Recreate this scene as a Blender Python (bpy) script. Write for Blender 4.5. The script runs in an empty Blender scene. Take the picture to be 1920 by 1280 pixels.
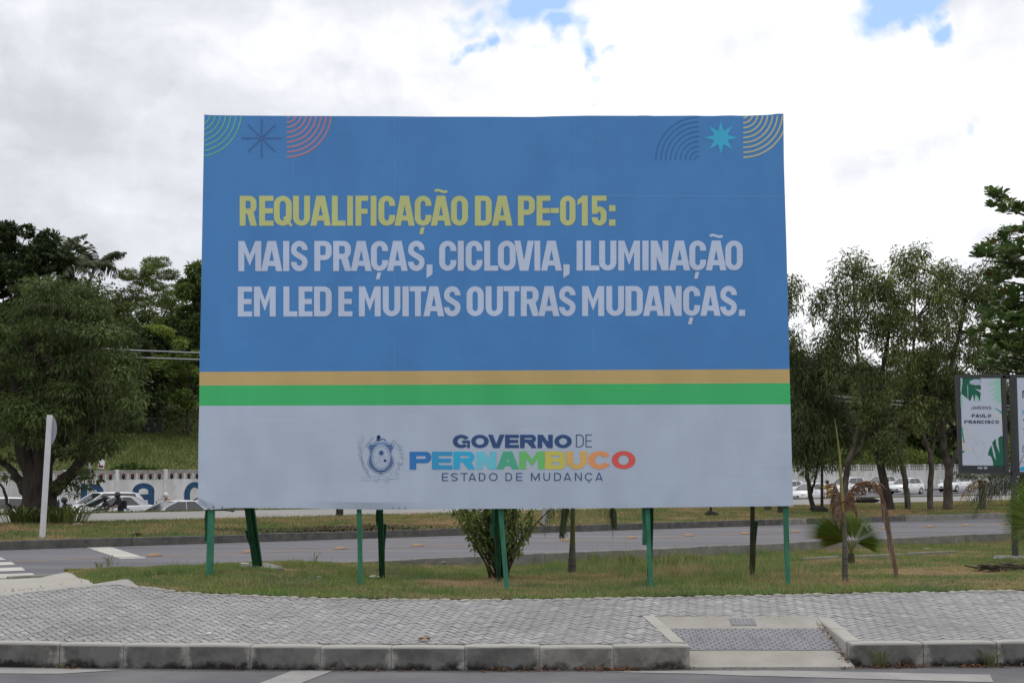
import bpy, math, random
import numpy as np
from mathutils import Vector, Matrix, geometry
C = bpy.context.scene
COL = C.collection
random.seed(11); RNG = np.random.default_rng(11)
R = math.radians
# ------------------------------------------------------------------ camera
F = 2500.0; CH = 1.6; PITCH = math.atan(253 / 2500)
cam = bpy.data.cameras.new('camera'); cam.sensor_width = 36; cam.lens = F / 1920 * 36
cam.clip_end = 4000; cam.clip_start = .1
co = bpy.data.objects.new('camera', cam); COL.objects.link(co)
co.location = (0, 0, CH); co.rotation_euler = (math.pi / 2 + PITCH, 0, 0); C.camera = co
# ------------------------------------------------------------------ sky
SUN_EL, SUN_AZ = 58, 15          # azimuth clockwise from +Y (the sun stands ahead, behind the clouds)
w = bpy.data.worlds.new('World'); C.world = w; w.use_nodes = True
nt = w.node_tree; nt.nodes.clear()
N = lambda t: nt.nodes.new(t)
L = lambda a, b: nt.links.new(a, b)
out = N('ShaderNodeOutputWorld'); bg = N('ShaderNodeBackground'); bg.inputs[1].default_value = 1.0
L(bg.outputs[0], out.inputs[0])
sky = N('ShaderNodeTexSky'); sky.sky_type = 'NISHITA'; sky.sun_disc = False
sky.sun_elevation = R(SUN_EL); sky.sun_rotation = R(SUN_AZ); sky.dust_density = .6; sky.air_density = 1.0
def vm(op, a, b=None, s=None):
    n = N('ShaderNodeVectorMath'); n.operation = op
    for i, v in enumerate((a, b)):
        if v is None: continue
        if hasattr(v, 'is_output'): L(v, n.inputs[i])
        else: n.inputs[i].default_value = v
    if s is not None: n.inputs['Scale'].default_value = s
    return n
def ma(op, a, b=0.0, c=None, clamp=False):
    n = N('ShaderNodeMath'); n.operation = op; n.use_clamp = clamp
    for i, v in enumerate((a, b, c)):
        if v is None: continue
        if hasattr(v, 'is_output'): L(v, n.inputs[i])
        else: n.inputs[i].default_value = v
    return n.outputs[0]
def ramp(f, stops):
    n = N('ShaderNodeValToRGB'); L(f, n.inputs[0]); e = n.color_ramp.elements
    while len(e) < len(stops): e.new(.5)
    for k, (p, c) in enumerate(stops):
        e[k].position = p; e[k].color = (*c, 1) if len(c) == 3 else c
    return n.outputs[0]
def mixc(f, a, b):
    n = N('ShaderNodeMix'); n.data_type = 'RGBA'
    if hasattr(f, 'is_output'): L(f, n.inputs[0])
    else: n.inputs[0].default_value = f
    for i, v in ((6, a), (7, b)):
        if hasattr(v, 'is_output'): L(v, n.inputs[i])
        else: n.inputs[i].default_value = (*v, 1)
    return n.outputs[2]
tc = N('ShaderNodeTexCoord')
nrm = vm('NORMALIZE', tc.outputs['Generated']).outputs[0]
def noise(vec, scale, detail=6, rough=.55, dist=0):
    n = N('ShaderNodeTexNoise'); L(vec, n.inputs['Vector']); n.inputs['Scale'].default_value = scale
    n.inputs['Detail'].default_value = detail; n.inputs['Roughness'].default_value = rough; n.inputs['Distortion'].default_value = dist
    return n.outputs['Fac']
warp = vm('SCALE', vm('SUBTRACT', (lambda n: (L(nrm, n.inputs['Vector']), n.inputs['Scale'].__setattr__('default_value', 13), n.inputs['Detail'].__setattr__('default_value', 8), n.outputs['Color'])[-1])(N('ShaderNodeTexNoise')), (.5, .5, .5)).outputs[0], s=.16).outputs[0]
wv = vm('ADD', nrm, warp).outputs[0]
def ray(px, py):
    a = (px - 960) / F; b = -(py - 640) / F
    return Vector((a, math.cos(PITCH) - b * math.sin(PITCH), math.sin(PITCH) + b * math.cos(PITCH)))
def gap(px, py, rad, gain=1.0):
    d = ray(px, py).normalized()
    dist = vm('DISTANCE', wv, tuple(d)).outputs['Value']
    return ma('MULTIPLY', ma('SUBTRACT', 1.0, ma('DIVIDE', dist, rad / F), clamp=True), gain)
gaps = None
for g in ((985, -5, 130, 1.), (1030, 85, 90, .95), (1075, 110, 55, .8), (925, 90, 50, .8), (1700, -25, 125, 1.1), (1750, 35, 75, 1.05), (1800, 185, 50, .5), (1850, 230, 50, .5), (900, -160, 180, 1.)):
    v = gap(*g); gaps = v if gaps is None else ma('MAXIMUM', gaps, v)
strat = vm('MULTIPLY', nrm, (1, 1, 2.2)).outputs[0]
n1 = noise(strat, 2.6, 9, .55, .3)
high = N('ShaderNodeSeparateXYZ'); L(nrm, high.inputs[0])
other = ma('MULTIPLY', ma('SUBTRACT', noise(nrm, 3.7, 8, .6, .4), .66, clamp=True), 6.0, clamp=True)     # more gaps elsewhere
blue = ma('MAXIMUM', ma('MULTIPLY', ma('SUBTRACT', gaps, .30, clamp=True), 3.2, clamp=True), ma('MULTIPLY', other, .7), clamp=True)
left = ma('SUBTRACT', 1.0, ma('DIVIDE', vm('DISTANCE', wv, tuple(ray(60, 270).normalized())).outputs['Value'], .34), clamp=True)
n2 = noise(strat, 6.0, 8, .5, .2)
n3 = noise(wv, 15, 8, .55)
dark = ma('ADD', ma('ADD', ma('MULTIPLY', left, .52), ma('MULTIPLY', ma('SUBTRACT', n2, .5), 1.5)), ma('MULTIPLY', ma('SUBTRACT', n3, .5), .65))
dark = ma('ADD', ma('ADD', dark, .05), ma('MULTIPLY', ma('SUBTRACT', n1, .5), 1.0))
cl = ramp(dark, [(0.0, (1.10, 1.105, 1.13)), (.14, (1.0, 1.01, 1.05)), (.30, (.86, .88, .94)), (.60, (.68, .70, .75)), (1.0, (.55, .56, .61))])
skyc = vm('SCALE', sky.outputs[0], s=.15).outputs[0]
hazed = mixc(.6, skyc, (.40, .64, .98))
L(mixc(blue, cl, hazed), bg.inputs[0])
# ------------------------------------------------------------------ sun
sl = bpy.data.lights.new('sun', 'SUN'); sl.energy = .9; sl.angle = R(14); sl.color = (1, .95, .88)
so = bpy.data.objects.new('sun', sl); COL.objects.link(so)
sd = Vector((math.sin(R(SUN_AZ)) * math.cos(R(SUN_EL)), math.cos(R(SUN_AZ)) * math.cos(R(SUN_EL)), math.sin(R(SUN_EL))))
so.rotation_euler = sd.to_track_quat('Z', 'Y').to_euler(); so.location = (0, 0, 60)
C.view_settings.view_transform = 'Standard'; C.view_settings.look = 'None'
C.view_settings.exposure = 0.0; C.view_settings.gamma = 1
C.render.engine = 'CYCLES'; C.cycles.max_bounces = 6; C.cycles.transparent_max_bounces = 6
# ------------------------------------------------------------------ helpers
def gy(px, py, Y):
    r = ray(px, py); t = Y / r.y
    return Vector((r.x * t, Y, CH + r.z * t))
def gz(px, py, z):
    r = ray(px, py); t = (z - CH) / r.z
    return Vector((r.x * t, r.y * t, z))
def tag(o, label=None, cat=None, group=None, kind=None):
    if label: o['label'] = label
    if cat: o['category'] = cat
    if group: o['group'] = group
    if kind: o['kind'] = kind
    return o
def empty(name, loc=(0, 0, 0), rz=0, label=None, cat=None, group=None):
    o = bpy.data.objects.new(name, None); COL.objects.link(o); o.location = loc; o.rotation_euler = (0, 0, rz)
    o.empty_display_size = .2
    return tag(o, label, cat, group)
def copy_tree(o, parent=None):
    c = o.copy(); COL.objects.link(c)
    if parent is not None: c.parent = parent
    for ch in list(o.children): copy_tree(ch, c)
    return c
def srgb(r, g, b):
    f = lambda v: (v / 255 / 12.92) if v / 255 <= .04045 else ((v / 255 + .055) / 1.055) ** 2.4
    return (f(r), f(g), f(b))
class MB:
    def __init__(s): s.v = []; s.f = []; s.m = []; s.mi = 0; s.sm = []
    def face(s, pts, smooth=False):
        b = len(s.v); s.v += [tuple(p) for p in pts]; s.f.append(tuple(range(b, b + len(pts)))); s.m.append(s.mi); s.sm.append(smooth)
    def grid(s, rows, closed=False, smooth=True):
        b = len(s.v); n = len(rows[0])
        for r in rows: s.v += [tuple(p) for p in r]
        for i in range(len(rows) - 1):
            for j in range(n if closed else n - 1):
                k = (j + 1) % n
                s.f.append((b + i * n + j, b + i * n + k, b + (i + 1) * n + k, b + (i + 1) * n + j)); s.m.append(s.mi); s.sm.append(smooth)
    def box(s, x0, x1, y0, y1, z0, z1, M=None):
        p = [Vector((x, y, z)) for z in (z0, z1) for y in (y0, y1) for x in (x0, x1)]
        if M is not None: p = [M @ q for q in p]
        b = len(s.v); s.v += [tuple(q) for q in p]
        for f in ((0, 2, 3, 1), (4, 5, 7, 6), (0, 1, 5, 4), (2, 6, 7, 3), (0, 4, 6, 2), (1, 3, 7, 5)):
            s.f.append(tuple(b + i for i in f)); s.m.append(s.mi); s.sm.append(False)
    def cbox(s, x0, x1, y0, y1, z0, z1, c=.01, M=None):      # box whose upright and top edges are chamfered
        def ring(x0, x1, y0, y1, z, c):
            return [Vector(q) for q in ((x0 + c, y0, z), (x1 - c, y0, z), (x1, y0 + c, z), (x1, y1 - c, z), (x1 - c, y1, z), (x0 + c, y1, z), (x0, y1 - c, z), (x0, y0 + c, z))]
        rs = [ring(x0, x1, y0, y1, z0, c), ring(x0, x1, y0, y1, z1 - c, c), ring(x0 + c, x1 - c, y0 + c, y1 - c, z1, c * .5)]
        if M is not None: rs = [[M @ q for q in r] for r in rs]
        s.grid(rs, closed=True, smooth=False); s.face(rs[2]); s.face(rs[0][::-1])
    def tube(s, pts, rad, seg=8, cap=True, flat=1.0, smooth=True):
        pts = [Vector(p) for p in pts]
        if not hasattr(rad, '__len__'): rad = [rad] * len(pts)
        rows = []; up = Vector((0.13, .2, 1)).normalized(); pv = None
        for i, p in enumerate(pts):
            d = (pts[min(i + 1, len(pts) - 1)] - pts[max(i - 1, 0)])
            d = d.normalized() if d.length > 1e-9 else Vector((0, 0, 1))
            if pv is None:
                a = d.cross(up)
                if a.length < .1: a = d.cross(Vector((1, 0, 0)))
            else: a = pv - d * pv.dot(d)
            a.normalize(); pv = a; b = d.cross(a)
            rows.append([p + (a * math.cos(t) + b * math.sin(t) * flat) * rad[i] for t in [2 * math.pi * k / seg for k in range(seg)]])
        s.grid(rows, closed=True, smooth=smooth)
        if cap: s.face(rows[0][::-1]); s.face(rows[-1])
    def ball(s, c, r, nu=10, nv=7, sc=(1, 1, 1), M=None):
        rows = []
        for i in range(nv + 1):
            t = math.pi * i / nv
            row = [Vector((c[0] + r * sc[0] * math.sin(t) * math.cos(2 * math.pi * k / nu), c[1] + r * sc[1] * math.sin(t) * math.sin(2 * math.pi * k / nu), c[2] + r * sc[2] * math.cos(t))) for k in range(nu)]
            rows.append([M @ q for q in row] if M is not None else row)
        s.grid(rows, closed=True)
    def build(s, name, mats, parent=None, uv=None):
        me = bpy.data.meshes.new(name); me.from_pydata(s.v, [], s.f)
        if not isinstance(mats, (list, tuple)): mats = [mats]
        for m_ in mats: me.materials.append(m_)
        me.polygons.foreach_set('material_index', s.m); me.polygons.foreach_set('use_smooth', s.sm)
        me.update(); o = bpy.data.objects.new(name, me); COL.objects.link(o)
        if parent is not None: o.parent = parent
        return o
def nmesh(name, V, Fq, mats, cols=None, parent=None, smooth=False):
    """V (n,3), Fq (m,k) numpy -> mesh object; cols (n,3) per vertex."""
    me = bpy.data.meshes.new(name); V = np.asarray(V, np.float32); Fq = np.asarray(Fq, np.int32); k = Fq.shape[1]
    me.vertices.add(len(V)); me.vertices.foreach_set('co', V.ravel())
    me.loops.add(Fq.size); me.loops.foreach_set('vertex_index', Fq.ravel())
    me.polygons.add(len(Fq)); me.polygons.foreach_set('loop_start', np.arange(0, Fq.size, k, dtype=np.int32))
    me.update(calc_edges=True)
    me.polygons.foreach_set('use_smooth', np.full(len(Fq), smooth))
    if cols is not None:
        a = me.color_attributes.new('tint', 'FLOAT_COLOR', 'POINT')
        c4 = np.ones((len(V), 4), np.float32); c4[:, :3] = cols; a.data.foreach_set('color', c4.ravel())
    for m_ in (mats if isinstance(mats, (list, tuple)) else [mats]): me.materials.append(m_)
    o = bpy.data.objects.new(name, me); COL.objects.link(o)
    if parent is not None: o.parent = parent
    return o
_perm = np.random.default_rng(5).random((256, 256))
def vn(x, y, s=1.0, o=0):                                   # value noise 0..1
    x = np.asarray(x, float) * s + 37.3 + o * 11.7; y = np.asarray(y, float) * s + 91.1 + o * 5.3
    xi = np.floor(x).astype(int); yi = np.floor(y).astype(int); fx = x - xi; fy = y - yi
    fx = fx * fx * (3 - 2 * fx); fy = fy * fy * (3 - 2 * fy)
    g = lambda a, b: _perm[a & 255, b & 255]
    return (g(xi, yi) * (1 - fx) + g(xi + 1, yi) * fx) * (1 - fy) + (g(xi, yi + 1) * (1 - fx) + g(xi + 1, yi + 1) * fx) * fy
def fbm(x, y, s=1.0, o=0): return (vn(x, y, s, o) * .55 + vn(x, y, s * 2.1, o + 1) * .3 + vn(x, y, s * 4.3, o + 2) * .15)
def sstep(a, b, x):
    t = np.clip((np.asarray(x, float) - a) / (b - a), 0, 1); return t * t * (3 - 2 * t)
# ------------------------------------------------------------------ materials
def mat(name, col, rough=.8, col2=None, scale=3.0, detail=8, bump=0.0, bscale=40.0, spec=.3, metal=0.0, coord='Object',
        attr=False, speck=None, trans=0.0, lo=.35, hi=.65, stretch=(1, 1, 1), rot=0.0):
    m_ = bpy.data.materials.new(name); m_.use_nodes = True; t = m_.node_tree; nd = t.nodes; ln = t.links.new
    b = nd['Principled BSDF']; b.inputs['Roughness'].default_value = rough; b.inputs['Metallic'].default_value = metal
    b.inputs['Specular IOR Level'].default_value = spec
    tcn = nd.new('ShaderNodeTexCoord'); mp = nd.new('ShaderNodeMapping'); mp.inputs['Scale'].default_value = stretch; mp.inputs['Rotation'].default_value = (0, 0, rot)
    if coord == 'World':
        g = nd.new('ShaderNodeNewGeometry'); ln(g.outputs['Position'], mp.inputs[0])
    else: ln(tcn.outputs[coord], mp.inputs[0])
    vec = mp.outputs[0]
    def nz(sc, de=6):
        n = nd.new('ShaderNodeTexNoise'); n.inputs['Scale'].default_value = sc; n.inputs['Detail'].default_value = de; n.inputs['Roughness'].default_value = .6
        ln(vec, n.inputs['Vector']); return n.outputs['Fac']
    def mx(f, a, c, blend='MIX'):
        n = nd.new('ShaderNodeMix'); n.data_type = 'RGBA'; n.blend_type = blend
        if hasattr(f, 'is_output'): ln(f, n.inputs[0])
        else: n.inputs[0].default_value = f
        for i, v in ((6, a), (7, c)):
            if hasattr(v, 'is_output'): ln(v, n.inputs[i])
            else: n.inputs[i].default_value = (*v[:3], 1)
        return n.outputs[2]
    def rp(f, a, c):
        n = nd.new('ShaderNodeMapRange'); n.inputs[1].default_value = a; n.inputs[2].default_value = c; ln(f, n.inputs[0]); return n.outputs[0]
    base = None
    if attr:
        at = nd.new('ShaderNodeAttribute'); at.attribute_name = 'tint'; base = at.outputs['Color']
        if col2 is not None: base = mx(rp(nz(scale, detail), lo, hi), base, mx(1.0, base, col2, 'MULTIPLY'))
    elif col2 is not None: base = mx(rp(nz(scale, detail), lo, hi), col, col2)
    if speck:                                                  # (scale, colour, low, high)
        src = base if base is not None else col
        base = mx(rp(nz(speck[0], 4), speck[2], speck[3]), src, speck[1])
    if base is not None: ln(base, b.inputs['Base Color'])
    else: b.inputs['Base Color'].default_value = (*col, 1)
    if bump:
        bn = nd.new('ShaderNodeBump'); bn.inputs['Strength'].default_value = bump; bn.inputs['Distance'].default_value = .02
        ln(nz(bscale, 6), bn.inputs['Height']); ln(bn.outputs[0], b.inputs['Normal'])
    if trans:
        o = nd['Material Output']; tr = nd.new('ShaderNodeBsdfTranslucent'); ms = nd.new('ShaderNodeMixShader'); ms.inputs[0].default_value = trans
        if base is not None: ln(base, tr.inputs[0])
        else: tr.inputs[0].default_value = (*col, 1)
        ln(b.outputs[0], ms.inputs[1]); ln(tr.outputs[0], ms.inputs[2]); ln(ms.outputs[0], o.inputs[0])
    m_.diffuse_color = (*col, 1)
    return m_
M = {}
M['asphalt'] = mat('asphalt', (.115, .115, .126), .9, (.175, .172, .178), 1.2, bump=.5, bscale=160, coord='World', speck=(220, (.26, .26, .27), .6, .8))
M['asphalt_side'] = mat('asphalt_side', (.105, .104, .118), .88, (.165, .163, .178), 1.0, rot=R(-37), stretch=(.06, 1, 1), bump=.3, bscale=90, coord='World', speck=(120, (.26, .26, .27), .62, .8))
M['concrete'] = mat('concrete', (.34, .325, .29), .9, (.40, .385, .35), 2.2, bump=.25, bscale=90, coord='World', speck=(60, (.22, .2, .17), .68, .8))
M['kerb_dark'] = mat('kerb_dark', (.07, .07, .068), .9, (.125, .12, .11), 4, bump=.3, bscale=60, coord='World', speck=(9, (.2, .19, .17), .6, .8))
M['kerb_grey'] = mat('kerb_grey', (.17, .165, .15), .9, (.25, .24, .22), 4, bump=.3, bscale=60, coord='World', speck=(6, (.09, .085, .08), .6, .75))
M['sand'] = mat('sand', (.12, .108, .095), 1, (.18, .165, .15), 2, coord='World')
M['white_paint'] = mat('white_paint', (.52, .5, .46), .8, (.40, .385, .35), 2, coord='World', speck=(60, (.22, .21, .2), .62, .74))
M['worn_paint'] = mat('worn_paint', (.33, .32, .31), .85, (.26, .25, .245), 3, coord='World', speck=(90, (.15, .15, .15), .55, .72))
M['yellow_paint'] = mat('yellow_paint', (.42, .26, .12), .8, (.27, .2, .14), 3, coord='World')
M['stud'] = mat('stud', (.38, .25, .15), .8, (.28, .2, .14), 12)
M['green_wood'] = mat('green_wood', (.055, .22, .145), .8, (.032, .14, .09), 6, bump=.4, bscale=30, coord='World', speck=(7, (.09, .26, .19), .62, .8), stretch=(3, 3, .6))
M['green_wood_dark'] = mat('green_wood_dark', (.012, .085, .035), .8, (.008, .04, .02), 5, bump=.4, bscale=30, coord='World', stretch=(3, 3, .6))
M['old_wood'] = mat('old_wood', (.07, .055, .035), .9, (.03, .03, .02), 5, bump=.4, bscale=30, coord='World')
M['bark'] = mat('bark', (.055, .045, .036), .95, (.025, .021, .018), 5, bump=.9, bscale=14, coord='World', stretch=(2, 2, .5))
M['bark_pale'] = mat('bark_pale', (.125, .105, .085), .95, (.035, .03, .026), 3.0, bump=.8, bscale=14, coord='World', stretch=(1.5, 1.5, .8))
M['palm_bark'] = mat('palm_bark', (.16, .145, .125), .95, (.08, .07, .06), 5, bump=.7, bscale=20, coord='World', stretch=(.6, .6, 4))
M['palm_green'] = mat('palm_green', (.14, .15, .035), .7, (.09, .1, .03), 5, coord='World')
M['leaf'] = mat('leaf', (.05, .08, .03), .62, attr=True, spec=.35, trans=.22)
M['leaf_gloss'] = mat('leaf_gloss', (.05, .08, .03), .38, attr=True, spec=.5, trans=.25)
M['grass'] = mat('grass', (.08, .1, .03), .8, attr=True, spec=.2, trans=.3)
M['turf'] = mat('turf', (.08, .1, .03), 1, col2=(.55, .55, .55), scale=14, attr=True, spec=.1, coord='World', bump=.8, bscale=30)
M['hill'] = mat('hill', (.06, .088, .02), 1, (.115, .13, .042), .35, coord='World', speck=(2.6, (.045, .055, .02), .55, .75), bump=1.0, bscale=4)
M['earth'] = mat('earth', (.11, .085, .06), 1, (.07, .055, .04), 2, coord='World')
M['rock'] = mat('rock', (.3, .28, .26), .95, (.18, .165, .15), 8, bump=.6, bscale=20)
M['charcoal'] = mat('charcoal', (.035, .037, .042), .5, (.045, .047, .05), 4, spec=.4)
M['black'] = mat('black', (.012, .012, .013), .6)
M['rubber'] = mat('rubber', (.018, .018, .02), .85)
M['car_white'] = mat('car_white', (.78, .79, .8), .22, (.7, .71, .72), 1.2, spec=.6)
M['car_silver'] = mat('car_silver', (.5, .52, .54), .25, spec=.6)
M['car_navy'] = mat('car_navy', (.015, .03, .075), .2, spec=.7)
M['glass'] = mat('glass', (.018, .022, .026), .06, spec=.9)
M['chrome'] = mat('chrome', (.55, .55, .56), .25, metal=1.0)
M['lamp_glass'] = mat('lamp_glass', (.5, .5, .48), .1, spec=.8)
M['red_lamp'] = mat('red_lamp', (.3, .02, .02), .25)
M['wall_white'] = mat('wall_white', (.60, .60, .61), .9, (.43, .43, .425), .9, coord='World', speck=(2.2, (.24, .23, .21), .58, .8), stretch=(1, 1, .5))
M['wall_cap'] = mat('wall_cap', (.3, .29, .27), .95, (.17, .165, .15), 2, coord='World')
M['wall_blue'] = mat('wall_blue', (.014, .05, .12), .85, (.025, .075, .15), 5, coord='World', speck=(9, (.3, .34, .38), .68, .8))
M['vase'] = mat('vase', (.012, .014, .012), .8)
M['flower'] = mat('flower', (.19, .035, .03), .8, (.11, .03, .025), 6)
M['skin'] = mat('skin', (.24, .12, .075), .6)
M['cloth_dark'] = mat('cloth_dark', (.015, .017, .024), .9)
M['cloth_red'] = mat('cloth_red', (.25, .07, .06), .9)
M['cloth_orange'] = mat('cloth_orange', (.26, .13, .085), .9)
M['cloth_yellow'] = mat('cloth_yellow', (.5, .36, .05), .9)
M['helmet_white'] = mat('helmet_white', (.6, .58, .54), .3)
M['helmet_black'] = mat('helmet_black', (.03, .03, .033), .3)
M['dry_leaf'] = mat('dry_leaf', (.25, .12, .06), .85, attr=True, trans=.15)
M['tactile'] = mat('tactile', (.20, .20, .215), .85, (.25, .25, .265), 5, bump=.2, bscale=80, coord='World', speck=(12, (.33, .32, .31), .66, .8))
M['post_white'] = mat('post_white', (.62, .62, .66), .6, (.54, .54, .58), 4, coord='World')
M['galv'] = mat('galv', (.3, .32, .35), .6)
M['red_brick'] = mat('red_brick', (.2, .07, .045), .95, (.13, .05, .035), 8)
M['burnt'] = mat('burnt', (.02, .018, .016), 1)
M['plaster'] = mat('plaster', (.7, .7, .68), .9)
M['tile_roof'] = mat('tile_roof', (.3, .14, .09), .9)
def flatm(name, rgb, k=1.0, rough=.55):
    return mat(name, tuple(c * k for c in srgb(*rgb)), rough, spec=.25)
M['palm_leaf'] = mat('palm_leaf', (.2, .3, .06), .8, attr=True, spec=.08, trans=.3)
M['gutter'] = mat('gutter', (.045, .042, .038), 1, (.11, .105, .098), 14, coord='World', speck=(60, (.2, .185, .16), .62, .76))
M['joint'] = mat('joint', (.17, .165, .158), 1, (.27, .26, .245), 1.2, coord='World')
M['path'] = mat('path', (.235, .228, .22), .95, (.28, .272, .26), .8, coord='World', speck=(3, (.24, .22, .19), .6, .8))
# ------------------------------------------------------------------ lie of the land
T1 = R(37); T2 = R(43)
def s1(x, y): return -x * math.sin(T1) + y * math.cos(T1)
def t1(x, y): return x * math.cos(T1) + y * math.sin(T1)
def s2(x, y): return -x * math.sin(T2) + y * math.cos(T2)
def t2(x, y): return x * math.cos(T2) + y * math.sin(T2)
def P1(t, s): return (t * math.cos(T1) - s * math.sin(T1), t * math.sin(T1) + s * math.cos(T1))
def P2(t, s): return (t * math.cos(T2) - s * math.sin(T2), t * math.sin(T2) + s * math.cos(T2))
KX = [-14, -4.38, -2.3, -.2, 1.46, 2.93, 4.4, 14]; KY = [12.7, 11.5, 11.33, 11.28, 11.36, 11.48, 11.56, 12.0]
def kerb_y(x): return np.interp(x, KX, KY)
OBX = [-14, -7.6, -6.2, -5.3, -4.5, -3.4, -2.6, -1.61, -.37, 1.51, 3.34, 6.24, 14]; OBY = [15.9, 16.1, 16.35, 16.9, 16.9, 16.3, 15.95, 15.72, 15.6, 15.9, 16.25, 16.85, 18.4]
SLOPE = .13                                                 # the pavement climbs away from its kerb
def walk_z(x, y): return .2 + SLOPE * np.maximum(0, np.asarray(y, float) - kerb_y(x) - .13)
def on_walk(px, py):
    r = ray(px, py); y = 12.0
    for _ in range(12): ky = float(kerb_y(r.x / r.y * y)) + .13; y = (CH - .2 + SLOPE * ky) / (-r.z / r.y + SLOPE)
    return r.x / r.y * y, y
_b = [on_walk(*p) for p in ((0, 1113), (110, 1102), (215, 1091), (262, 1096), (300, 1103), (370, 1109), (440, 1112), (560, 1117), (700, 1120.5), (900, 1122), (1050, 1120.5), (1200, 1117.5), (1480, 1112), (1700, 1108), (1900, 1105))]
BX = [-14, -8] + [p[0] for p in _b] + [14]; BY = [13.0, 13.05] + [p[1] for p in _b] + [15.0]
def back_y(x): return np.interp(x, BX, BY)
XT = _b[3][0]; YT = _b[3][1]                                 # where lawn, apron and paving meet
ROAD_Z = .1; KN = 20.3; KF = 28.3
def z_lawn(x, y):
    x = np.asarray(x, float); y = np.asarray(y, float)
    s = s1(x, y); ob = np.interp(x, OBX, OBY); d = y - ob
    w_ = sstep(0, 1, d / np.maximum(.6, (KN + 0.0 - s1(x, ob)) / math.cos(T1)))
    edge = .19 - .27 * sstep(-4.2, .5, x)
    z = .2 * (1 - w_) + edge * w_ + (.14 * np.exp(-((x + 4.0) / 1.6) ** 2 - ((y - 18.2) / 1.1) ** 2) - .05 * np.exp(-((x - .6) / 2.2) ** 2 - ((y - 17.4) / 1.2) ** 2)) * sstep(0, .9, d)
    z = z + (fbm(x, y, .9) - .5) * .05 * sstep(0, .8, d); by = back_y(x); k = sstep(-.2, 3.7, y - by)
    return walk_z(x, by) * (1 - k) + z * k + (fbm(x, y, 1.3, 8) - .5) * .03 * sstep(0, .6, y - by)
def z_hw(x, y): return np.clip(-.8 + .01 * (t2(x, y) - 32), -1.2, 1.2)
def z_strip(x, y):
    a = sstep(KF, KF + 4, s1(x, y))
    return .27 + .05 * a + (fbm(x, y, .35, 3) - .5) * .16 * sstep(KF + .3, KF + 2.5, s1(x, y)) * (1 - sstep(34, 36, s2(x, y)))
def z_path(x, y): return .3 + .12 * np.clip((s2(x, y) - 36) / 5, 0, 1)
def z_verge(x, y):
    s = s2(x, y); k = sstep(41.3, 48.0, s)
    return .42 * (1 - k) + z_hw(x, y) * k
def z_hill(x, y):
    s = s2(x, y); t = t2(x, y)
    z = 1.3 + np.clip(s - 78, 0, 30) * .215 + np.clip(s - 108, 0, 52) * .22 - .0 * t
    return z + (fbm(x, y, .05, 7) - .5) * 3 * sstep(80, 100, s) + z_hw(x, y) * .5
def z_ground(x, y):
    s = s2(x, y)
    z = np.where(s1(x, y) < KN + 1, -.35, -.25)
    z = np.where(s > 46, z_hw(x, y) - .3, z)
    return np.where(s > 78, z_hill(x, y), z)
# ------------------------------------------------------------------ the setting
def axis(a, b, fine0, fine1, step, big=1.22):
    xs = list(np.arange(fine0, fine1 + 1e-6, step)); s = step
    while xs[-1] < b: s *= big; xs.append(xs[-1] + s)
    s = step
    while xs[0] > a: s *= big; xs.insert(0, xs[0] - s)
    return np.array(xs)
def gridmesh(name, X, Y, Z, m, cols=None, kind='structure'):
    nr, nc = X.shape; V = np.stack([X.ravel(), Y.ravel(), Z.ravel()], 1)
    i = np.arange(nr - 1)[:, None] * nc + np.arange(nc - 1)[None]
    Fq = np.stack([i, i + 1, i + nc + 1, i + nc], -1).reshape(-1, 4)
    o = nmesh(name, V, Fq, m, cols, smooth=True); return tag(o, kind=kind)
# ground sheet in road-aligned coordinates, out to the horizon
ta = axis(-1500, 1800, -60, 220, 3.0); sa = axis(-600, 1800, 44, 170, 2.0)
TT, SS = np.meshgrid(ta, sa); GX = TT * math.cos(T2) - SS * math.sin(T2); GY = TT * math.sin(T2) + SS * math.cos(T2)
GZ = z_ground(GX, GY)
gridmesh('ground', GX, GY, GZ, M['hill'])
def strip(name, lo, hi, n, zf, m, colf=None, kind='structure'):
    lo = np.asarray(lo, float); hi = np.asarray(hi, float)
    k = np.linspace(0, 1, n)[:, None, None]
    P = lo[None] * (1 - k) + hi[None] * k; X, Y = P[..., 0], P[..., 1]
    c = None if colf is None else colf(X.ravel(), Y.ravel())
    return gridmesh(name, X, Y, zf(X, Y) + 0 * X, m, c, kind)
tt = np.arange(-90, 330, 1.0)
line1 = lambda s, t=tt: np.array([P1(a, s) for a in t])
line2 = lambda s, t=tt: np.array([P2(a, s) for a in t])
xs = np.arange(-30, 30.01, .5)
near_road = strip('road', [(x, -14) for x in xs], [(x, float(kerb_y(x)) + .02) for x in xs], 4, lambda X, Y: 0, M['asphalt'])
side_road = strip('side_road', line1(KN - .02), line1(KF + .02), 9, lambda X, Y: ROAD_Z, M['asphalt_side'])
highway = strip('highway', line2(49), line2(74), 12, z_hw, M['asphalt_side'])
strip('highway_pavement', line2(74), line2(77), 3, lambda X, Y: z_hw(X, Y) + .15, M['concrete'])
strip('cycle_path', line2(36), line2(41), 4, z_path, M['path'])
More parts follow.
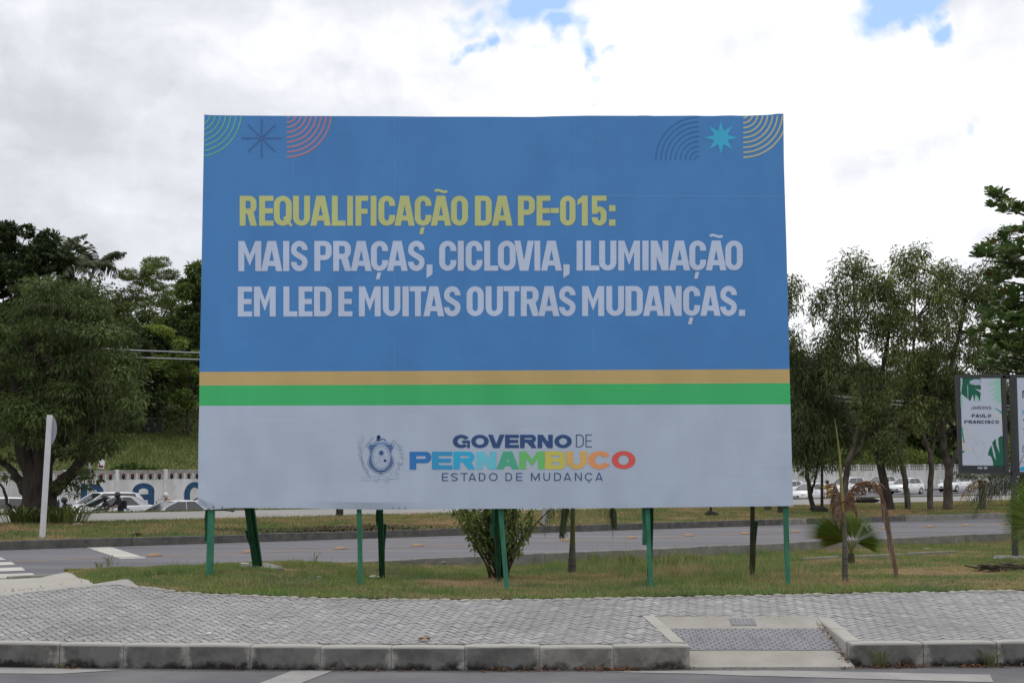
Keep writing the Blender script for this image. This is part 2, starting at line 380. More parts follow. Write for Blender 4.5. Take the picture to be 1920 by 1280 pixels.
# ---- grass colours (real colour of the turf: green, straw, bare soil)
GREEN = np.array([.082, .135, .036]); GREEN2 = np.array([.13, .15, .05]); STRAW = np.array([.27, .19, .105]); SOIL = np.array([.12, .08, .055]); BLACKC = np.array([.02, .017, .014])
def spot(x, y, p, rx, ry): return np.exp(-((x - p[0]) / rx) ** 2 - ((y - p[1]) / ry) ** 2)
sp = lambda px, py, z=.12: gz(px, py, z)
DRY = [(sp(1710, 1078), 1.1, .5, .9), (sp(1500, 1080), .9, .4, .7), (sp(1120, 1072), .9, .5, .6), (sp(705, 1110, .2), .8, .25, .6), (sp(1300, 1085), 1.2, .4, .5), (sp(1860, 1085), .9, .5, .5), (sp(530, 1090, .2), .6, .3, .35), (sp(900, 1085), .8, .3, .3), (sp(1590, 1075), .9, .35, .7), (sp(1760, 1068), .8, .4, .5)]
def dryness(x, y):
    d = (fbm(x, y, .8, 5) - .43) * 2.3 + (fbm(x, y, 3.1, 9) - .5) * 1.5
    for p, rx, ry, k in DRY: d = d + k * spot(x, y, p, rx, ry)
    far = s1(x, y) > KF
    d = d + np.where(far, .28, 0)
    return np.clip(d, 0, 1)
BURN = [(gz(600, 991, .28), 2.4, .55), (gz(1870, 948, .3), 2.6, .6)]
TURF_D = [(gz(590, 985, .28), 4.2, 1.4)]
def turf_col(x, y):
    x = np.asarray(x); y = np.asarray(y)
    d = dryness(x, y)[:, None]; g = vn(x, y, 1.7, 4)[:, None]
    c = GREEN * (1 - g) + GREEN2 * g
    soil = np.clip((fbm(x, y, 2.3, 13) - .56) * 6, 0, 1)[:, None]
    st = STRAW * (1 - soil * .7) + SOIL * soil * .7
    c = c * (1 - d) + st * d
    gq = np.clip((vn(x, y, 1.1, 17)[:, None] - .55) * 3, 0, 1) * (1 - d); c = c * (1 - gq * .5) + np.array([.075, .10, .055]) * gq * .5
    for p, rx, ry in BURN:
        # along the side road
        u = t1(x, y) - t1(p[0], p[1]); v = s1(x, y) - s1(p[0], p[1])
        k = np.clip(np.exp(-(u / rx) ** 2 - (v / ry) ** 2) * 1.6 * (.55 + fbm(x, y, 3, 21)), 0, .93)[:, None]
        c = c * (1 - k) + BLACKC * k
    return c
# lawn between the block pavement and the side road
xl = np.arange(-6.7, 26, .12)
lo = [(x, float(back_y(x)) - .03) for x in xl]; hi = [((x), (KN + x * math.sin(T1)) / math.cos(T1)) for x in xl]
for i, x in enumerate(xl):
    if x < XT:                                               # the lawn narrows to a tongue beside the side road
        lo[i] = (x, 20.32 + (x + 6.7) * (YT - 20.35) / (XT + 6.7))
LAWN_LO = (xl, np.array([p[1] for p in lo]))
def z_lawn2(X, Y): return z_lawn(X, Y)
strip('lawn', lo, hi, 80, z_lawn2, M['turf'], turf_col)
tf = np.arange(-30, 90, .4)
s2line = lambda s, t=tf: np.array([P2(a, s) for a in t])
# grassed strip beyond the side road: from its far kerb to the cycle path
loF = np.array([P1(a, KF + .12) for a in np.arange(-40, 110, .4)])
hiF = []
for (x, y) in loF:                                           # walk straight away from the viewer's side road to s2 = 36
    dx, dy = -math.sin(T1), math.cos(T1); k = (36.02 - s2(x, y)) / (-dx * math.sin(T2) + dy * math.cos(T2)) if True else 0
    k = max(k, .3); hiF.append((x + dx * k, y + dy * k))
strip('grass_verge', loF, hiF, 26, z_strip, M['turf'], turf_col)
strip('highway_verge', line2(40.98, np.arange(-60, 160, .8)), line2(49.1, np.arange(-60, 160, .8)), 18, z_verge, M['turf'], turf_col)
# kerbs: every stone a part
def stone(name, A, B, w_, z0, z1, m, parent, side=1, gapm=.004, c=.02):
    """kerb stone from A to B (front line), w_ deep to the left of A->B."""
    A = Vector((*A, 0)); B = Vector((*B, 0)); d = B - A; Ln = d.length; a = math.atan2(d.y, d.x)
    mb = MB(); rz = random.uniform(-.007, .007); ro = random.uniform(-.010, .010)
    rows = []
    prof = [(0, z0), (0, z1 - c), (c * .35, z1 - c * .3), (c * 1.2, z1), (w_, z1), (w_, z0)]
    Mx = Matrix.Translation(A) @ Matrix.Rotation(a, 4, 'Z')
    n = max(2, int(Ln / .12))
    for i in range(n + 1):
        x = gapm / 2 + (Ln - gapm) * i / n
        e = .006 if i in (0, n) else 0
        rows.append([Mx @ Vector((x, (yy + ro + (e if k < 3 else 0)), zz + (rz - e if zz > z0 else 0) + (random.uniform(-.0035, .0035) if 0 < k < 4 else 0))) for k, (yy, zz) in enumerate(prof)])
    mb.grid(rows, smooth=False); mb.face([p for p in rows[0]]); mb.face([p for p in rows[-1]][::-1])
    return mb.build(name, m, parent)
def kerb_material(name, base, grime, mortar, seed):
    """concrete kerb stone: tyre grime along the foot, pale mortar smears over both ends"""
    m_ = bpy.data.materials.new(name); m_.use_nodes = True; t = m_.node_tree; nd = t.nodes; ln = t.links.new; b = nd['Principled BSDF']
    b.inputs['Roughness'].default_value = .9; b.inputs['Specular IOR Level'].default_value = .2
    g = nd.new('ShaderNodeNewGeometry'); tcn = nd.new('ShaderNodeTexCoord'); sx = nd.new('ShaderNodeSeparateXYZ'); ln(tcn.outputs['Generated'], sx.inputs[0])
    def nz(sc, de=7, st=None):
        n = nd.new('ShaderNodeTexNoise'); n.inputs['Scale'].default_value = sc; n.inputs['Detail'].default_value = de; n.inputs['Roughness'].default_value = .65
        ln(g.outputs['Position'], n.inputs['Vector']); return n.outputs['Fac']
    def mt(op, a, c, cl=False):
        n = nd.new('ShaderNodeMath'); n.operation = op; n.use_clamp = cl
        for i, v in enumerate((a, c)):
            if hasattr(v, 'is_output'): ln(v, n.inputs[i])
            else: n.inputs[i].default_value = v
        return n.outputs[0]
    def mx(f, a, c):
        n = nd.new('ShaderNodeMix'); n.data_type = 'RGBA'; ln(f, n.inputs[0])
        for i, v in ((6, a), (7, c)):
            if hasattr(v, 'is_output'): ln(v, n.inputs[i])
            else: n.inputs[i].default_value = (*v, 1)
        return n.outputs[2]
    col = mx(mt('MULTIPLY', mt('SUBTRACT', nz(5), .42), 5, True), base, tuple(c * .62 for c in base))
    col = mx(mt('MULTIPLY', mt('SUBTRACT', nz(150, 3), .58), 4, True), col, tuple(c * 1.5 for c in base))
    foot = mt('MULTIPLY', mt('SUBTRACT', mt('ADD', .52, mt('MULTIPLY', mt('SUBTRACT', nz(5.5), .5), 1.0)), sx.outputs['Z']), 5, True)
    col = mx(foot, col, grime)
    ex = mt('ABSOLUTE', mt('SUBTRACT', sx.outputs['X'], .5), 0)
    en = mt('MULTIPLY', mt('SUBTRACT', mt('ADD', ex, mt('MULTIPLY', mt('SUBTRACT', nz(9), .5), .5)), .42), 9, True)
    en = mt('MULTIPLY', en, mt('MULTIPLY', mt('SUBTRACT', mt('ADD', sx.outputs['Z'], mt('MULTIPLY', nz(7), .4)), .38), 5, True))
    col = mx(mt('MULTIPLY', en, .85), col, mortar)
    top = mt('MULTIPLY', mt('SUBTRACT', sx.outputs['Z'], .90), 18, True)
    col = mx(top, col, tuple(c * 1.15 for c in mortar))
    ln(col, b.inputs['Base Color'])
    bn = nd.new('ShaderNodeBump'); bn.inputs['Strength'].default_value = .5; bn.inputs['Distance'].default_value = .01; ln(nz(70), bn.inputs['Height']); ln(bn.outputs[0], b.inputs['Normal'])
    return m_
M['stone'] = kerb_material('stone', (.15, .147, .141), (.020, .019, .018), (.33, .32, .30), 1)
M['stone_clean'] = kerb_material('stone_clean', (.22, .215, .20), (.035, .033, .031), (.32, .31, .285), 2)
kerb = empty('kerb'); tag(kerb, kind='structure')
RAMP_X0, RAMP_X1 = 1.49, 2.87; RAMP_YB = 12.46
def rxl(y): return 1.49 - .165 * (y - 11.42)
def rxr(y): return 2.87 - .07 * (y - 11.42)
jl = [-13.4 + .6 * i for i in range(15)]
jl = [j for j in jl if j < -4.6] + [gz(px, 1208, .2).x for px in (105, 228, 350, 470, 603, 735, 872, 1012, 1150)] + [RAMP_X0]
jr = [RAMP_X1] + [gz(px, 1200, .2).x for px in (1722, 1860)]
while jr[-1] < 13: jr.append(jr[-1] + .61)
for js in (jl, jr):
    for a, b_ in zip(js[:-1], js[1:]):
        zt = .2 + float(np.interp((a + b_) / 2, [-4, -1, 1.5, 3, 5], [.0, .0, .0, .0, .015]))
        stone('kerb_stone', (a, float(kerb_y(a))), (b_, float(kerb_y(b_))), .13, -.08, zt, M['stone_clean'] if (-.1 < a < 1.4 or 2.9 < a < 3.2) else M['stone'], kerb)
side_kerb = empty('side_road_near_kerb'); tag(side_kerb, kind='structure')
far_kerb = empty('side_road_far_kerb'); tag(far_kerb, kind='structure')
mb_done = 0
tn0 = t1(-6.6, 20.4)
for i in range(-1, 34):
    a = P1(tn0 + i * 1.0, KN - .12); b_ = P1(tn0 + i * 1.0 + 1.0, KN - .12)
    stone('kerb_stone', a, b_, .12, -.3, ROAD_Z + .045, M['kerb_grey'], side_kerb, c=.015)
for i in range(-3, 60):
    a = P1(tn0 - 6 + i * 1.0, KF); b_ = P1(tn0 - 6 + i * 1.0 + 1.0, KF)
    stone('kerb_stone', a, b_, .13, -.1, .285, M['kerb_dark'] if (a[0] < 8 or a[0] > 9.2) and a[0] < 13 else M['kerb_grey'], far_kerb, c=.015)
# block pavement
side = tag(empty('sidewalk'), kind='structure')
pal = [mat('brick_%d' % i, c, .92, tuple(v * .76 for v in c), 1.3, bump=.3, bscale=120, coord='World', speck=(110, tuple(v * .55 for v in c), .62, .8)) for i, c in enumerate([(.335, .33, .334), (.36, .355, .358), (.305, .30, .305), (.41, .404, .40), (.322, .314, .312)])]
xa = sorted([x for x in np.arange(-14, 14.1, .1)] + [1.2, 3.0])
for x_, x2_, mid in ((-14, 1.2, 0), (1.2, 3.0, 1), (3.0, 14, 0)):
    xq = [x for x in xa if x_ - 1e-6 <= x <= x2_ + 1e-6]
    bed = strip('paving_bed', [(x, RAMP_YB if mid else float(kerb_y(x)) + .1) for x in xq], [(x, float(back_y(x)) + .01) for x in xq], 6, lambda X, Y: walk_z(X, Y) - .022, M['sand'])
    bed.parent = side; bed['kind'] = 'stuff'
def clip(poly, p, n):                                         # keep side where (q-p).n >= 0
    o = []
    for i in range(len(poly)):
        a, b_ = poly[i], poly[(i + 1) % len(poly)]
        da = (a[0] - p[0]) * n[0] + (a[1] - p[1]) * n[1]; db = (b_[0] - p[0]) * n[0] + (b_[1] - p[1]) * n[1]
        if da >= 0: o.append(a)
        if da * db < 0: k = da / (da - db); o.append((a[0] + (b_[0] - a[0]) * k, a[1] + (b_[1] - a[1]) * k))
    return o
def area(p): return .5 * abs(sum(p[i][0] * p[(i + 1) % len(p)][1] - p[(i + 1) % len(p)][0] * p[i][1] for i in range(len(p))))
def paver_shape(cx, cy, rot, Lx=.12, Ly=.06, g=.006):
    c, s = math.cos(rot), math.sin(rot); hx, hy = Lx / 2 - g / 2, Ly / 2 - g / 2
    return [(cx + c * x - s * y, cy + s * x + c * y) for x, y in ((-hx, -hy), (hx, -hy), (hx, hy), (-hx, hy))]
RAMP_HOLE = [((1.49 - .125, 11.42), (1, .165)), ((2.87 + .125, 11.42), (-1, -.07)), ((0, RAMP_YB), (0, -1))]
def inner_front(x): return float(kerb_y(x)) + .137
def cuts(poly, cx, cy):
    e = .02; f = inner_front(cx); sl_ = (inner_front(cx + e) - f) / e
    poly = clip(poly, (cx, f), (-sl_, 1))
    g = float(back_y(cx)) - .1; sg = (float(back_y(cx + e)) - .1 - g) / e
    if len(poly) > 2: poly = clip(poly, (cx, g), (sg, -1))
    if len(poly) > 2 and cy < RAMP_YB + .2 and 1.0 < cx < 3.2:
        ins = poly
        for p_, n_ in RAMP_HOLE:
            ins = clip(ins, p_, n_)
            if len(ins) < 3: break
        if len(ins) > 2 and area(ins) > 1e-5:                # keep the largest piece outside the opening
            best = []
            for p_, n_ in RAMP_HOLE:
                c_ = clip(poly, p_, (-n_[0], -n_[1]))
                if len(c_) > 2 and (not best or area(c_) > area(best)): best = c_
            poly = best
    return poly
def brick_faces(mb, poly, z, ch=.003, depth=.03, dirt=1):
    n = len(poly); cx = sum(p[0] for p in poly) / n; cy = sum(p[1] for p in poly) / n
    tilt = (random.gauss(0, .011), random.gauss(0, .011) + SLOPE)
    zz = lambda p, d: z - d + (p[0] - cx) * tilt[0] + (p[1] - cy) * tilt[1]
    inn = []
    for p in poly:
        d = math.hypot(p[0] - cx, p[1] - cy) or 1; k = max(0, 1 - ch * 1.4 / d); inn.append((cx + (p[0] - cx) * k, cy + (p[1] - cy) * k))
    b = len(mb.v)
    mb.v += [(p[0], p[1], zz(p, 0)) for p in inn] + [(p[0], p[1], zz(p, ch)) for p in poly] + [(p[0], p[1], zz(p, depth)) for p in poly]
    mb.f.append(tuple(range(b, b + n))); mb.m.append(mb.mi); mb.sm.append(False)
    for r in (0, 1):
        for i in range(n):
            j = (i + 1) % n; o = b + r * n
            mb.f.append((o + i, o + n + i, o + n + j, o + j)); mb.m.append(dirt); mb.sm.append(False)
def pave_z(x, y): return float(walk_z(x, y)) + (float(vn(x, y, .9, 3)) - .5) * .014
cand = []
ca, sa_ = math.cos(R(36)), math.sin(R(36)); U = .06
for i in range(-190, 230):
    for j in range(-190, 230):
        # herringbone lattice: one lying and one standing block per step
        k = (i - j) % 4
        if k == 0: bx_, by_, rr = (i + 1) * U, (j + .5) * U, 0.0
        elif k == 3 and True: bx_, by_, rr = (i + .5) * U, (j + 0) * U + U, math.pi / 2
        else: continue
        x = bx_ * ca - by_ * sa_; y = bx_ * sa_ + by_ * ca + 12.5
        if not (-8 < x < 9 and 11.2 < y < 15): continue
        if y < inner_front(x) - .07 or y > float(back_y(x)) + .05: continue
        p = cuts(paver_shape(x, y, R(36) + rr), x, y)
        if len(p) > 2 and area(p) > .0005: cand.append((x, y, p))
def vis(x, y): return abs(x) < y * .385
near = sorted([c for c in cand if vis(c[0], c[1])], key=lambda c: c[1] - .3 * min(0, 0))[:298]
ids = set(id(c) for c in near)
for c in near:
    mb = MB(); z = pave_z(c[0], c[1]) + random.gauss(0, .0012); brick_faces(mb, [(q[0] - c[0], q[1] - c[1]) for q in c[2]], 0)
    o = mb.build('brick', [random.choices(pal, (5, 4, 3, 1.2, 3))[0], M['joint']], side); o.location = (c[0], c[1], z)
mb = MB()
for c in cand:
    if id(c) in ids: continue
    mb.mi = random.choices(range(5), (5, 4, 3, 1.2, 3))[0]; brick_faces(mb, c[2], pave_z(c[0], c[1]) + random.gauss(0, .0013), dirt=5)
o = mb.build('brick_paving', pal + [M['joint']], side); tag(o, kind='stuff')
# thin concrete edging along the back of the paving
eb = empty('sidewalk_edging'); eb.parent = side
xe = [-14 + i * .5 for i in range(57)]
for a, b_ in zip(xe[:-1], xe[1:]):
    if b_ <= -4.0 and a < -4.0 and False: continue
    if b_ < XT: continue
    a2 = max(a, XT); n = 5
    for k in range(n):
        p, q = a2 + (b_ - a2) * k / n, a2 + (b_ - a2) * (k + 1) / n
        if q - p > .02: stone('edging_stone', (p, float(back_y(p)) - .1), (q, float(back_y(q)) - .1), .08, .1, float(walk_z((p + q) / 2, float(back_y((p + q) / 2)) - .05)) + .006, M['concrete'], eb, gapm=.0, c=.006)
# concrete apron at the left end, falling to the side road
mb = MB(); rows = []
for x in list(np.arange(-14, XT, .08)) + [XT + .02]:
    y0 = float(back_y(x)) - .11; y1 = (KN - .10 + x * math.sin(T1)) / math.cos(T1)
    z0 = float(walk_z(x, y0)) + .004; z1 = .112
    if x > -6.7: y1 = 20.32 + (x + 6.7) * (YT - 20.35) / (XT + 6.7) + .03; z1 = float(z_lawn2(np.array([x]), np.array([y1]))[0]) + .004
    y1 = max(y1, y0 + .02); z1 = min(z1, z0); n_ = 14
    rows.append([Vector((x, y0 + (y1 - y0) * k / n_, z1 + (z0 - z1) * (1 - float(sstep(-.15, 3.7, (y1 - y0) * k / n_))) if x > -6.7 else z0 + (z1 - z0) * k / n_)) for k in range(n_ + 1)])
mb.grid(rows, smooth=True); ap = mb.build('concrete_apron', M['concrete'], side)
# ---- dropped kerb ramp
rampo = tag(empty('kerb_ramp', (0, 0, 0)), kind='structure')
RZ1 = float(walk_z(2.1, RAMP_YB)); RSL = (RZ1 - .012) / (RAMP_YB - 11.40)
def rz_(y): return .012 + RSL * max(0, min(RAMP_YB - 11.40, y - 11.40))
mb = MB(); rows = []
for k in range(13):
    y = 11.38 + (RAMP_YB - 11.38) * k / 12
    rows.append([Vector((rxl(y) + (rxr(y) - rxl(y)) * i / 8, y, rz_(y) + .003 * random.random())) for i in range(9)])
mb.grid(rows); mb.face([(rxl(11.38), 11.38, -.05), (rxr(11.38), 11.38, -.05), (rxr(11.38), 11.38, .012), (rxl(11.38), 11.38, .012)])
ramp_conc = mat('ramp_concrete', (.36, .345, .315), .92, (.29, .275, .245), 3, bump=.2, bscale=120, coord='World', speck=(25, (.22, .19, .15), .62, .8))
mb.build('ramp_slab', ramp_conc, rampo)
TD = .235; ty0 = 11.725; th_ = math.atan(RSL)
tw = (rxr(11.95) - rxl(11.95) - .05) / 6
tm = MB(); tm.cbox(-tw / 2 + .002, tw / 2 - .002, -TD / 2 + .002, TD / 2 - .002, -.02, .006, .002); tm.mi = 1
for a in range(6):
    for b_ in range(6):
        if (a + b_) % 2: continue
        x = (a - 2.5) * tw / 6.4; y = (b_ - 2.5) * TD / 6.4
        tm.tube([(x, y, .0055), (x, y, .010)], [.0095, .0075], 7)
M['tactile_dot'] = mat('tactile_dot', (.12, .12, .135), .9)
tile_mesh = None
for r in range(2):
    for c in range(6):
        y = ty0 + (TD * (r + .5)) * math.cos(th_)
        if tile_mesh is None: o = tm.build('tactile_tile', [M['tactile'], M['tactile_dot']], rampo); tile_mesh = o.data
        else: o = bpy.data.objects.new('tactile_tile', tile_mesh); COL.objects.link(o); o.parent = rampo
        o.location = (rxl(y) + .025 + tw * (c + .5), y, rz_(y) + .003); o.rotation_euler = (th_, 0, 0)
mb = MB(); mb.cbox(-.115, .115, -.085, .085, -.02, .005, .003)
for k in range(6): mb.box(-.1 + k * .036, -.085 + k * .036, -.075, .075, .0052, .009)
yy = 12.33; o = mb.build('guide_tile', M['tactile'], rampo); o.location = ((1386 - 960) / F * yy, yy, rz_(yy) + .003); o.rotation_euler = (th_, 0, 0)
# kerb returns: their tops climb with the pavement while the ramp climbs to meet them
for fx, sg in ((rxl, -1), (rxr, 1)):
    ys_ = [float(kerb_y(fx(11.4))) + .137, 12.02, RAMP_YB]
    for a, b_ in zip(ys_[:-1], ys_[1:]):
        mb = MB(); rows = []
        for k in range(5):
            y = a + .003 + (b_ - a - .005) * k / 4; x0 = fx(y); x1 = x0 + sg * .122; zt_ = float(walk_z(x0, y)) + .004; e = random.uniform(-.002, .002)
            rows.append([Vector(q_) for q_ in ((x0, y, -.05), (x0 + e, y, zt_ - .012), (x0 + sg * .012, y, zt_ + e), (x1, y, zt_), (x1, y, -.05))])
        mb.grid(rows, smooth=False); mb.face(rows[0]); mb.face(rows[-1][::-1]); mb.build('return_stone', M['concrete'], rampo)
# ---- painted markings, each a sheet just above its road
def sheet(name, pts, z, m, parent, n=1):
    mb = MB(); mb.face([(p[0], p[1], z) for p in pts]); o = mb.build(name, m, parent); return o
q = lambda px, py, z=0: gz(px, py, z)[:2]
sheet('edge_line', [q(1130, 1259.5), q(1290, 1262.5), q(1380, 1266), q(1480, 1268.7), q(1863, 1279), q(1856, 1264.6), q(1480, 1257), q(1280, 1257)], .004, M['worn_paint'], near_road)
sheet('edge_line', [q(-80, 1262), q(-80, 1250), q(110, 1253), q(230, 1256), q(110, 1263)], .004, M['worn_paint'], near_road)
sheet('crossing_bar', [q(478, 1284), q(440, 1310), q(590, 1310), q(566, 1280), q(625, 1257), q(548, 1257)], .004, M['worn_paint'], near_road)
for py0, py1, xe0, xe1 in ((1044, 1049, 0, 12), (1052, 1058, 20, 29), (1063, 1069, 40, 48), (1074, 1081, 60, 70), (1087, 1091, 70, 82)):
    sheet('crossing_bar', [q(-170, py0 + 8, ROAD_Z), q(-170, py1 + 10, ROAD_Z), q(xe1, py1, ROAD_Z), q(xe0, py0, ROAD_Z)], ROAD_Z + .004, M['white_paint'], side_road)
sheet('stop_line', [q(158, 1024.5, ROAD_Z), q(206, 1024.5, ROAD_Z), q(275, 1046, ROAD_Z), q(226, 1047, ROAD_Z)], ROAD_Z + .004, M['white_paint'], side_road)
YC = 24.45
for a, b_ in ((-60, 200),):
    sheet('centre_line', [P1(a, YC - .05), P1(b_, YC - .05), P1(b_, YC + .05), P1(a, YC + .05)], ROAD_Z + .004, M['yellow_paint'], side_road)
sheet('edge_line', [P1(tn0 + 4.4, KN + .05), P1(120, KN + .05), P1(120, KN + .16), P1(tn0 + 4.4, KN + .16)], ROAD_Z + .004, M['worn_paint'], side_road)
sheet('edge_line', [P1(tn0 - 4, KF - .32), P1(120, KF - .32), P1(120, KF - .22), P1(tn0 - 4, KF - .22)], ROAD_Z + .004, M['worn_paint'], side_road)
# raised road studs on the centre line
stud = MB()
rowsS = []
for hx, hy, z in ((.125, .075, 0), (.125, .075, .012), (.10, .045, .045), (.05, .02, .052)):
    rowsS.append([(-hx, -hy, z), (hx, -hy, z), (hx, hy, z), (-hx, hy, z)])
stud.grid(rowsS, closed=True, smooth=False); stud.face(rowsS[-1])
s0 = None
marks = [291, 468, 639, 783, 930, 1062, 1183, 1291, 1397, 1491, 1580, 1660, 1743, 1812, 1885]
place = ['beside the white stop line', 'seen just right of the leftmost green post pair', 'left of the second front post', 'between the doubled rear post and the leafy shrub', 'half hidden behind the leafy shrub', 'just left of the young palm trunk', 'right of the young palm under the board', 'right of the doubled third post', 'left of the slanting rear post on the right', 'right of the rightmost front post', 'behind the small fan palm', 'behind the hanging dead frond', 'right of the hanging dead frond', 'left of the grey sign post', 'right behind the grey sign post']
for i, px in enumerate(marks):
    # intersect the view column with the centre line
    r = ray(px, 1000); k = YC / (-r.x * math.sin(T1) + r.y * math.cos(T1)); x, y = r.x * k, r.y * k
    o = stud.build('road_stud', M['stud']) if s0 is None else s0.copy()
    if s0 is None: s0 = o
    else: COL.objects.link(o)
    o.location = (x, y, ROAD_Z + .004); o.rotation_euler = (0, 0, T1)
    tag(o, 'orange road stud ' + place[i], 'road stud', 'road studs along the centre line of the side road')
# ------------------------------------------------------------------ lettering (drawn glyph by glyph)
def arcq(cx, cy, RX, RY, rx, ry, a0, a1, n=10):
    o = []
    for i in range(n):
        t, u = R(a0 + (a1 - a0) * i / n), R(a0 + (a1 - a0) * (i + 1) / n)
        o.append([(cx + RX * math.cos(t), cy + RY * math.sin(t)), (cx + RX * math.cos(u), cy + RY * math.sin(u)), (cx + rx * math.cos(u), cy + ry * math.sin(u)), (cx + rx * math.cos(t), cy + ry * math.sin(t))])
    return o
def rct(x0, x1, y0, y1): return [(x0, y0), (x1, y0), (x1, y1), (x0, y1)]
def strokes(pts, t, cap=True):
    o = []; n = len(pts); L_, R_ = [], []
    for i in range(n):
        a = pts[max(i - 1, 0)]; b = pts[min(i + 1, n - 1)]; d = (b[0] - a[0], b[1] - a[1]); l = math.hypot(*d) or 1
        nx, ny = -d[1] / l * t / 2, d[0] / l * t / 2; L_.append((pts[i][0] + nx, pts[i][1] + ny)); R_.append((pts[i][0] - nx, pts[i][1] - ny))
    for i in range(n - 1): o.append([R_[i], R_[i + 1], L_[i + 1], L_[i]])
    return o
def glyph(ch, w, h, s, b, wide=False):
    P = []; cond = not wide
    def bowl(x0, x1, y0, y1, parts='tblr', kx=None):
        """rounded ring filling a box"""
        W, H = x1 - x0, y1 - y0; RX = W / 2; RY = min(H / 2, W * .5 if cond else H / 2); rx, ry = max(RX - s, .01), max(RY - b, .01)
        cx = (x0 + x1) / 2; q_ = []
        if 't' in parts: q_ += arcq(cx, y1 - RY, RX, RY, rx, ry, 0, 180, 14)
        if 'b' in parts: q_ += arcq(cx, y0 + RY, RX, RY, rx, ry, 180, 360, 14)
        if H - 2 * RY > .01:
            if 'l' in parts: q_.append(rct(x0, x0 + s, y0 + RY, y1 - RY))
            if 'r' in parts: q_.append(rct(x1 - s, x1, y0 + RY, y1 - RY))
        return q_
    def dee(x0, x1, y0, y1):
        """right-hand bowl of D, P, B, R with its bars"""
        H = y1 - y0; r = min(H / 2, (x1 - x0) * (.62 if cond else .6), H / 2); q_ = [rct(x0, x1 - r, y1 - b, y1), rct(x0, x1 - r, y0, y0 + b)]
        q_ += arcq(x1 - r, y1 - r, r, r, max(r - s, .01), max(r - b, .01), 0, 90, 8) + arcq(x1 - r, y0 + r, r, r, max(r - s, .01), max(r - b, .01), 270, 360, 8)
        if H - 2 * r > .01: q_.append(rct(x1 - s, x1, y0 + r, y1 - r))
        return q_
    base = {'Ç': 'C', 'Ã': 'A'}.get(ch, ch)
    if base == 'A' or base == 'V':
        tw = s * (1.45 if cond else 1.35); tw = min(tw, w * .5); xo = w / 2 - tw / 2; f = s * 1.04
        yi = min(h * .97, (w / 2 - f) * h / xo)
        legs = [[(0, 0), (f, 0), (w / 2, yi), (w / 2, h), (xo, h)], [(w, 0), (w - xo, h), (w / 2, h), (w / 2, yi), (w - f, 0)]]
        P = legs
        if base == 'A':
            yb = h * .17 if cond else h * .18; P.append([(xo * yb / h + f * .5, yb), (w - xo * yb / h - f * .5, yb), (w - xo * (yb + b) / h - f * .5, yb + b), (xo * (yb + b) / h + f * .5, yb + b)])
        else: P = [[(x, h - y) for x, y in p][::-1] for p in P]
    elif base == 'B': P = [rct(0, s, 0, h)] + dee(s * .9, w * .96, h / 2 - b * .5, h) + dee(s * .9, w, 0, h / 2 + b * .5)
    elif base == 'C' or base == 'G':
        if cond:
            P = bowl(0, w, 0, h, 'tbl'); RY = min(h / 2, w * .5)
            P += [rct(w - s, w, h * .66, h - RY)] if h - RY > h * .66 else []
            P += [rct(w - s, w, RY, h * (.36 if base == 'C' else .5))] if True else []
            if base == 'G': P.append(rct(w * .5, w, h * .5 - b, h * .5))
        else:
            P = arcq(w / 2, h / 2, w / 2, h / 2, w / 2 - s, h / 2 - b, 28, 332 if base == 'C' else 318, 26)
            if base == 'G': P += [rct(w * .55, w, h * .36, h * .36 + b * .85), rct(w - s * .55, w, 0, h * .42)]
    elif base == 'D': P = [rct(0, s, 0, h)] + dee(s * .9, w, 0, h)
    elif base == 'E': P = [rct(0, s, 0, h), rct(s * .9, w, 0, b), rct(s * .9, w, h - b, h), rct(s * .9, w * .95, h / 2 - b / 2, h / 2 + b / 2)]
    elif base == 'F': P = [rct(0, s, 0, h), rct(s * .9, w, h - b, h), rct(s * .9, w * .95, h * .5 - b * .6, h * .5 + b * .4)]
    elif base == 'I': P = [rct(0, w if w < s * 1.4 else s, 0, h)]
    elif base == 'J': P = [rct(w - s, w, w / 2, h)] + arcq(w / 2, w / 2, w / 2, w / 2, max(w / 2 - s, .01), max(w / 2 - b, .01), 180, 360)
    elif base == 'L': P = [rct(0, s, 0, h), rct(s * .9, w, 0, b)]
    elif base == 'M':
        vy = h * .18 if s > .15 * w else 0.0; th = h * .37 if s > .15 * w else s * 2.2; m_ = (vy + th - h) / (w / 2 - s); xc = max(0, w / 2 + (h - vy) / m_)
        dia = [(xc, h), (w / 2, vy), (w / 2, vy + th), (s * 1.02, h)]
        P = [rct(0, s, 0, h), rct(w - s, w, 0, h), dia[::1], [(w - x, y) for x, y in dia][::-1]]
    elif base == 'N': P = [rct(0, s, 0, h), rct(w - s, w, 0, h), [(0, h), (w - s * 1.12, 0), (w, 0), (s * 1.12, h)]]
    elif base in 'O0': P = bowl(0, w, 0, h)
    elif base == 'P': P = [rct(0, s, 0, h)] + dee(s * .9, w, h * .36, h)
    elif base == 'R': P = [rct(0, s, 0, h)] + dee(s * .9, w * .97, h * .40, h) + [[(w * .40, h * .46), (w - s * 1.08, 0), (w, 0), (w * .80, h * .46)]]
    elif base == 'Q': P = bowl(0, w * .95, 0, h) + [[(w * .48, h * .24), (w * .60, h * .34), (w * 1.0, h * .02), (w * .88, -h * .03)]]
    elif base == 'S':
        t = (s + b) / 2; RX, RY = w / 2 - s / 2, min((h / 2 + b / 2) / 2, w * .5) - b / 2
        if wide: RX, RY = w / 2 - s / 2, (h / 2 + b / 2) / 2 - b / 2
        cy1 = h - b / 2 - RY; cy0 = b / 2 + RY; pts = []
        if cond: pts.append((w - s / 2, cy1 - h * .02))
        for k in range(0 if cond else 1, 10): a = R(180 * k / 9); pts.append((w / 2 + RX * math.cos(a), cy1 + RY * math.sin(a)))
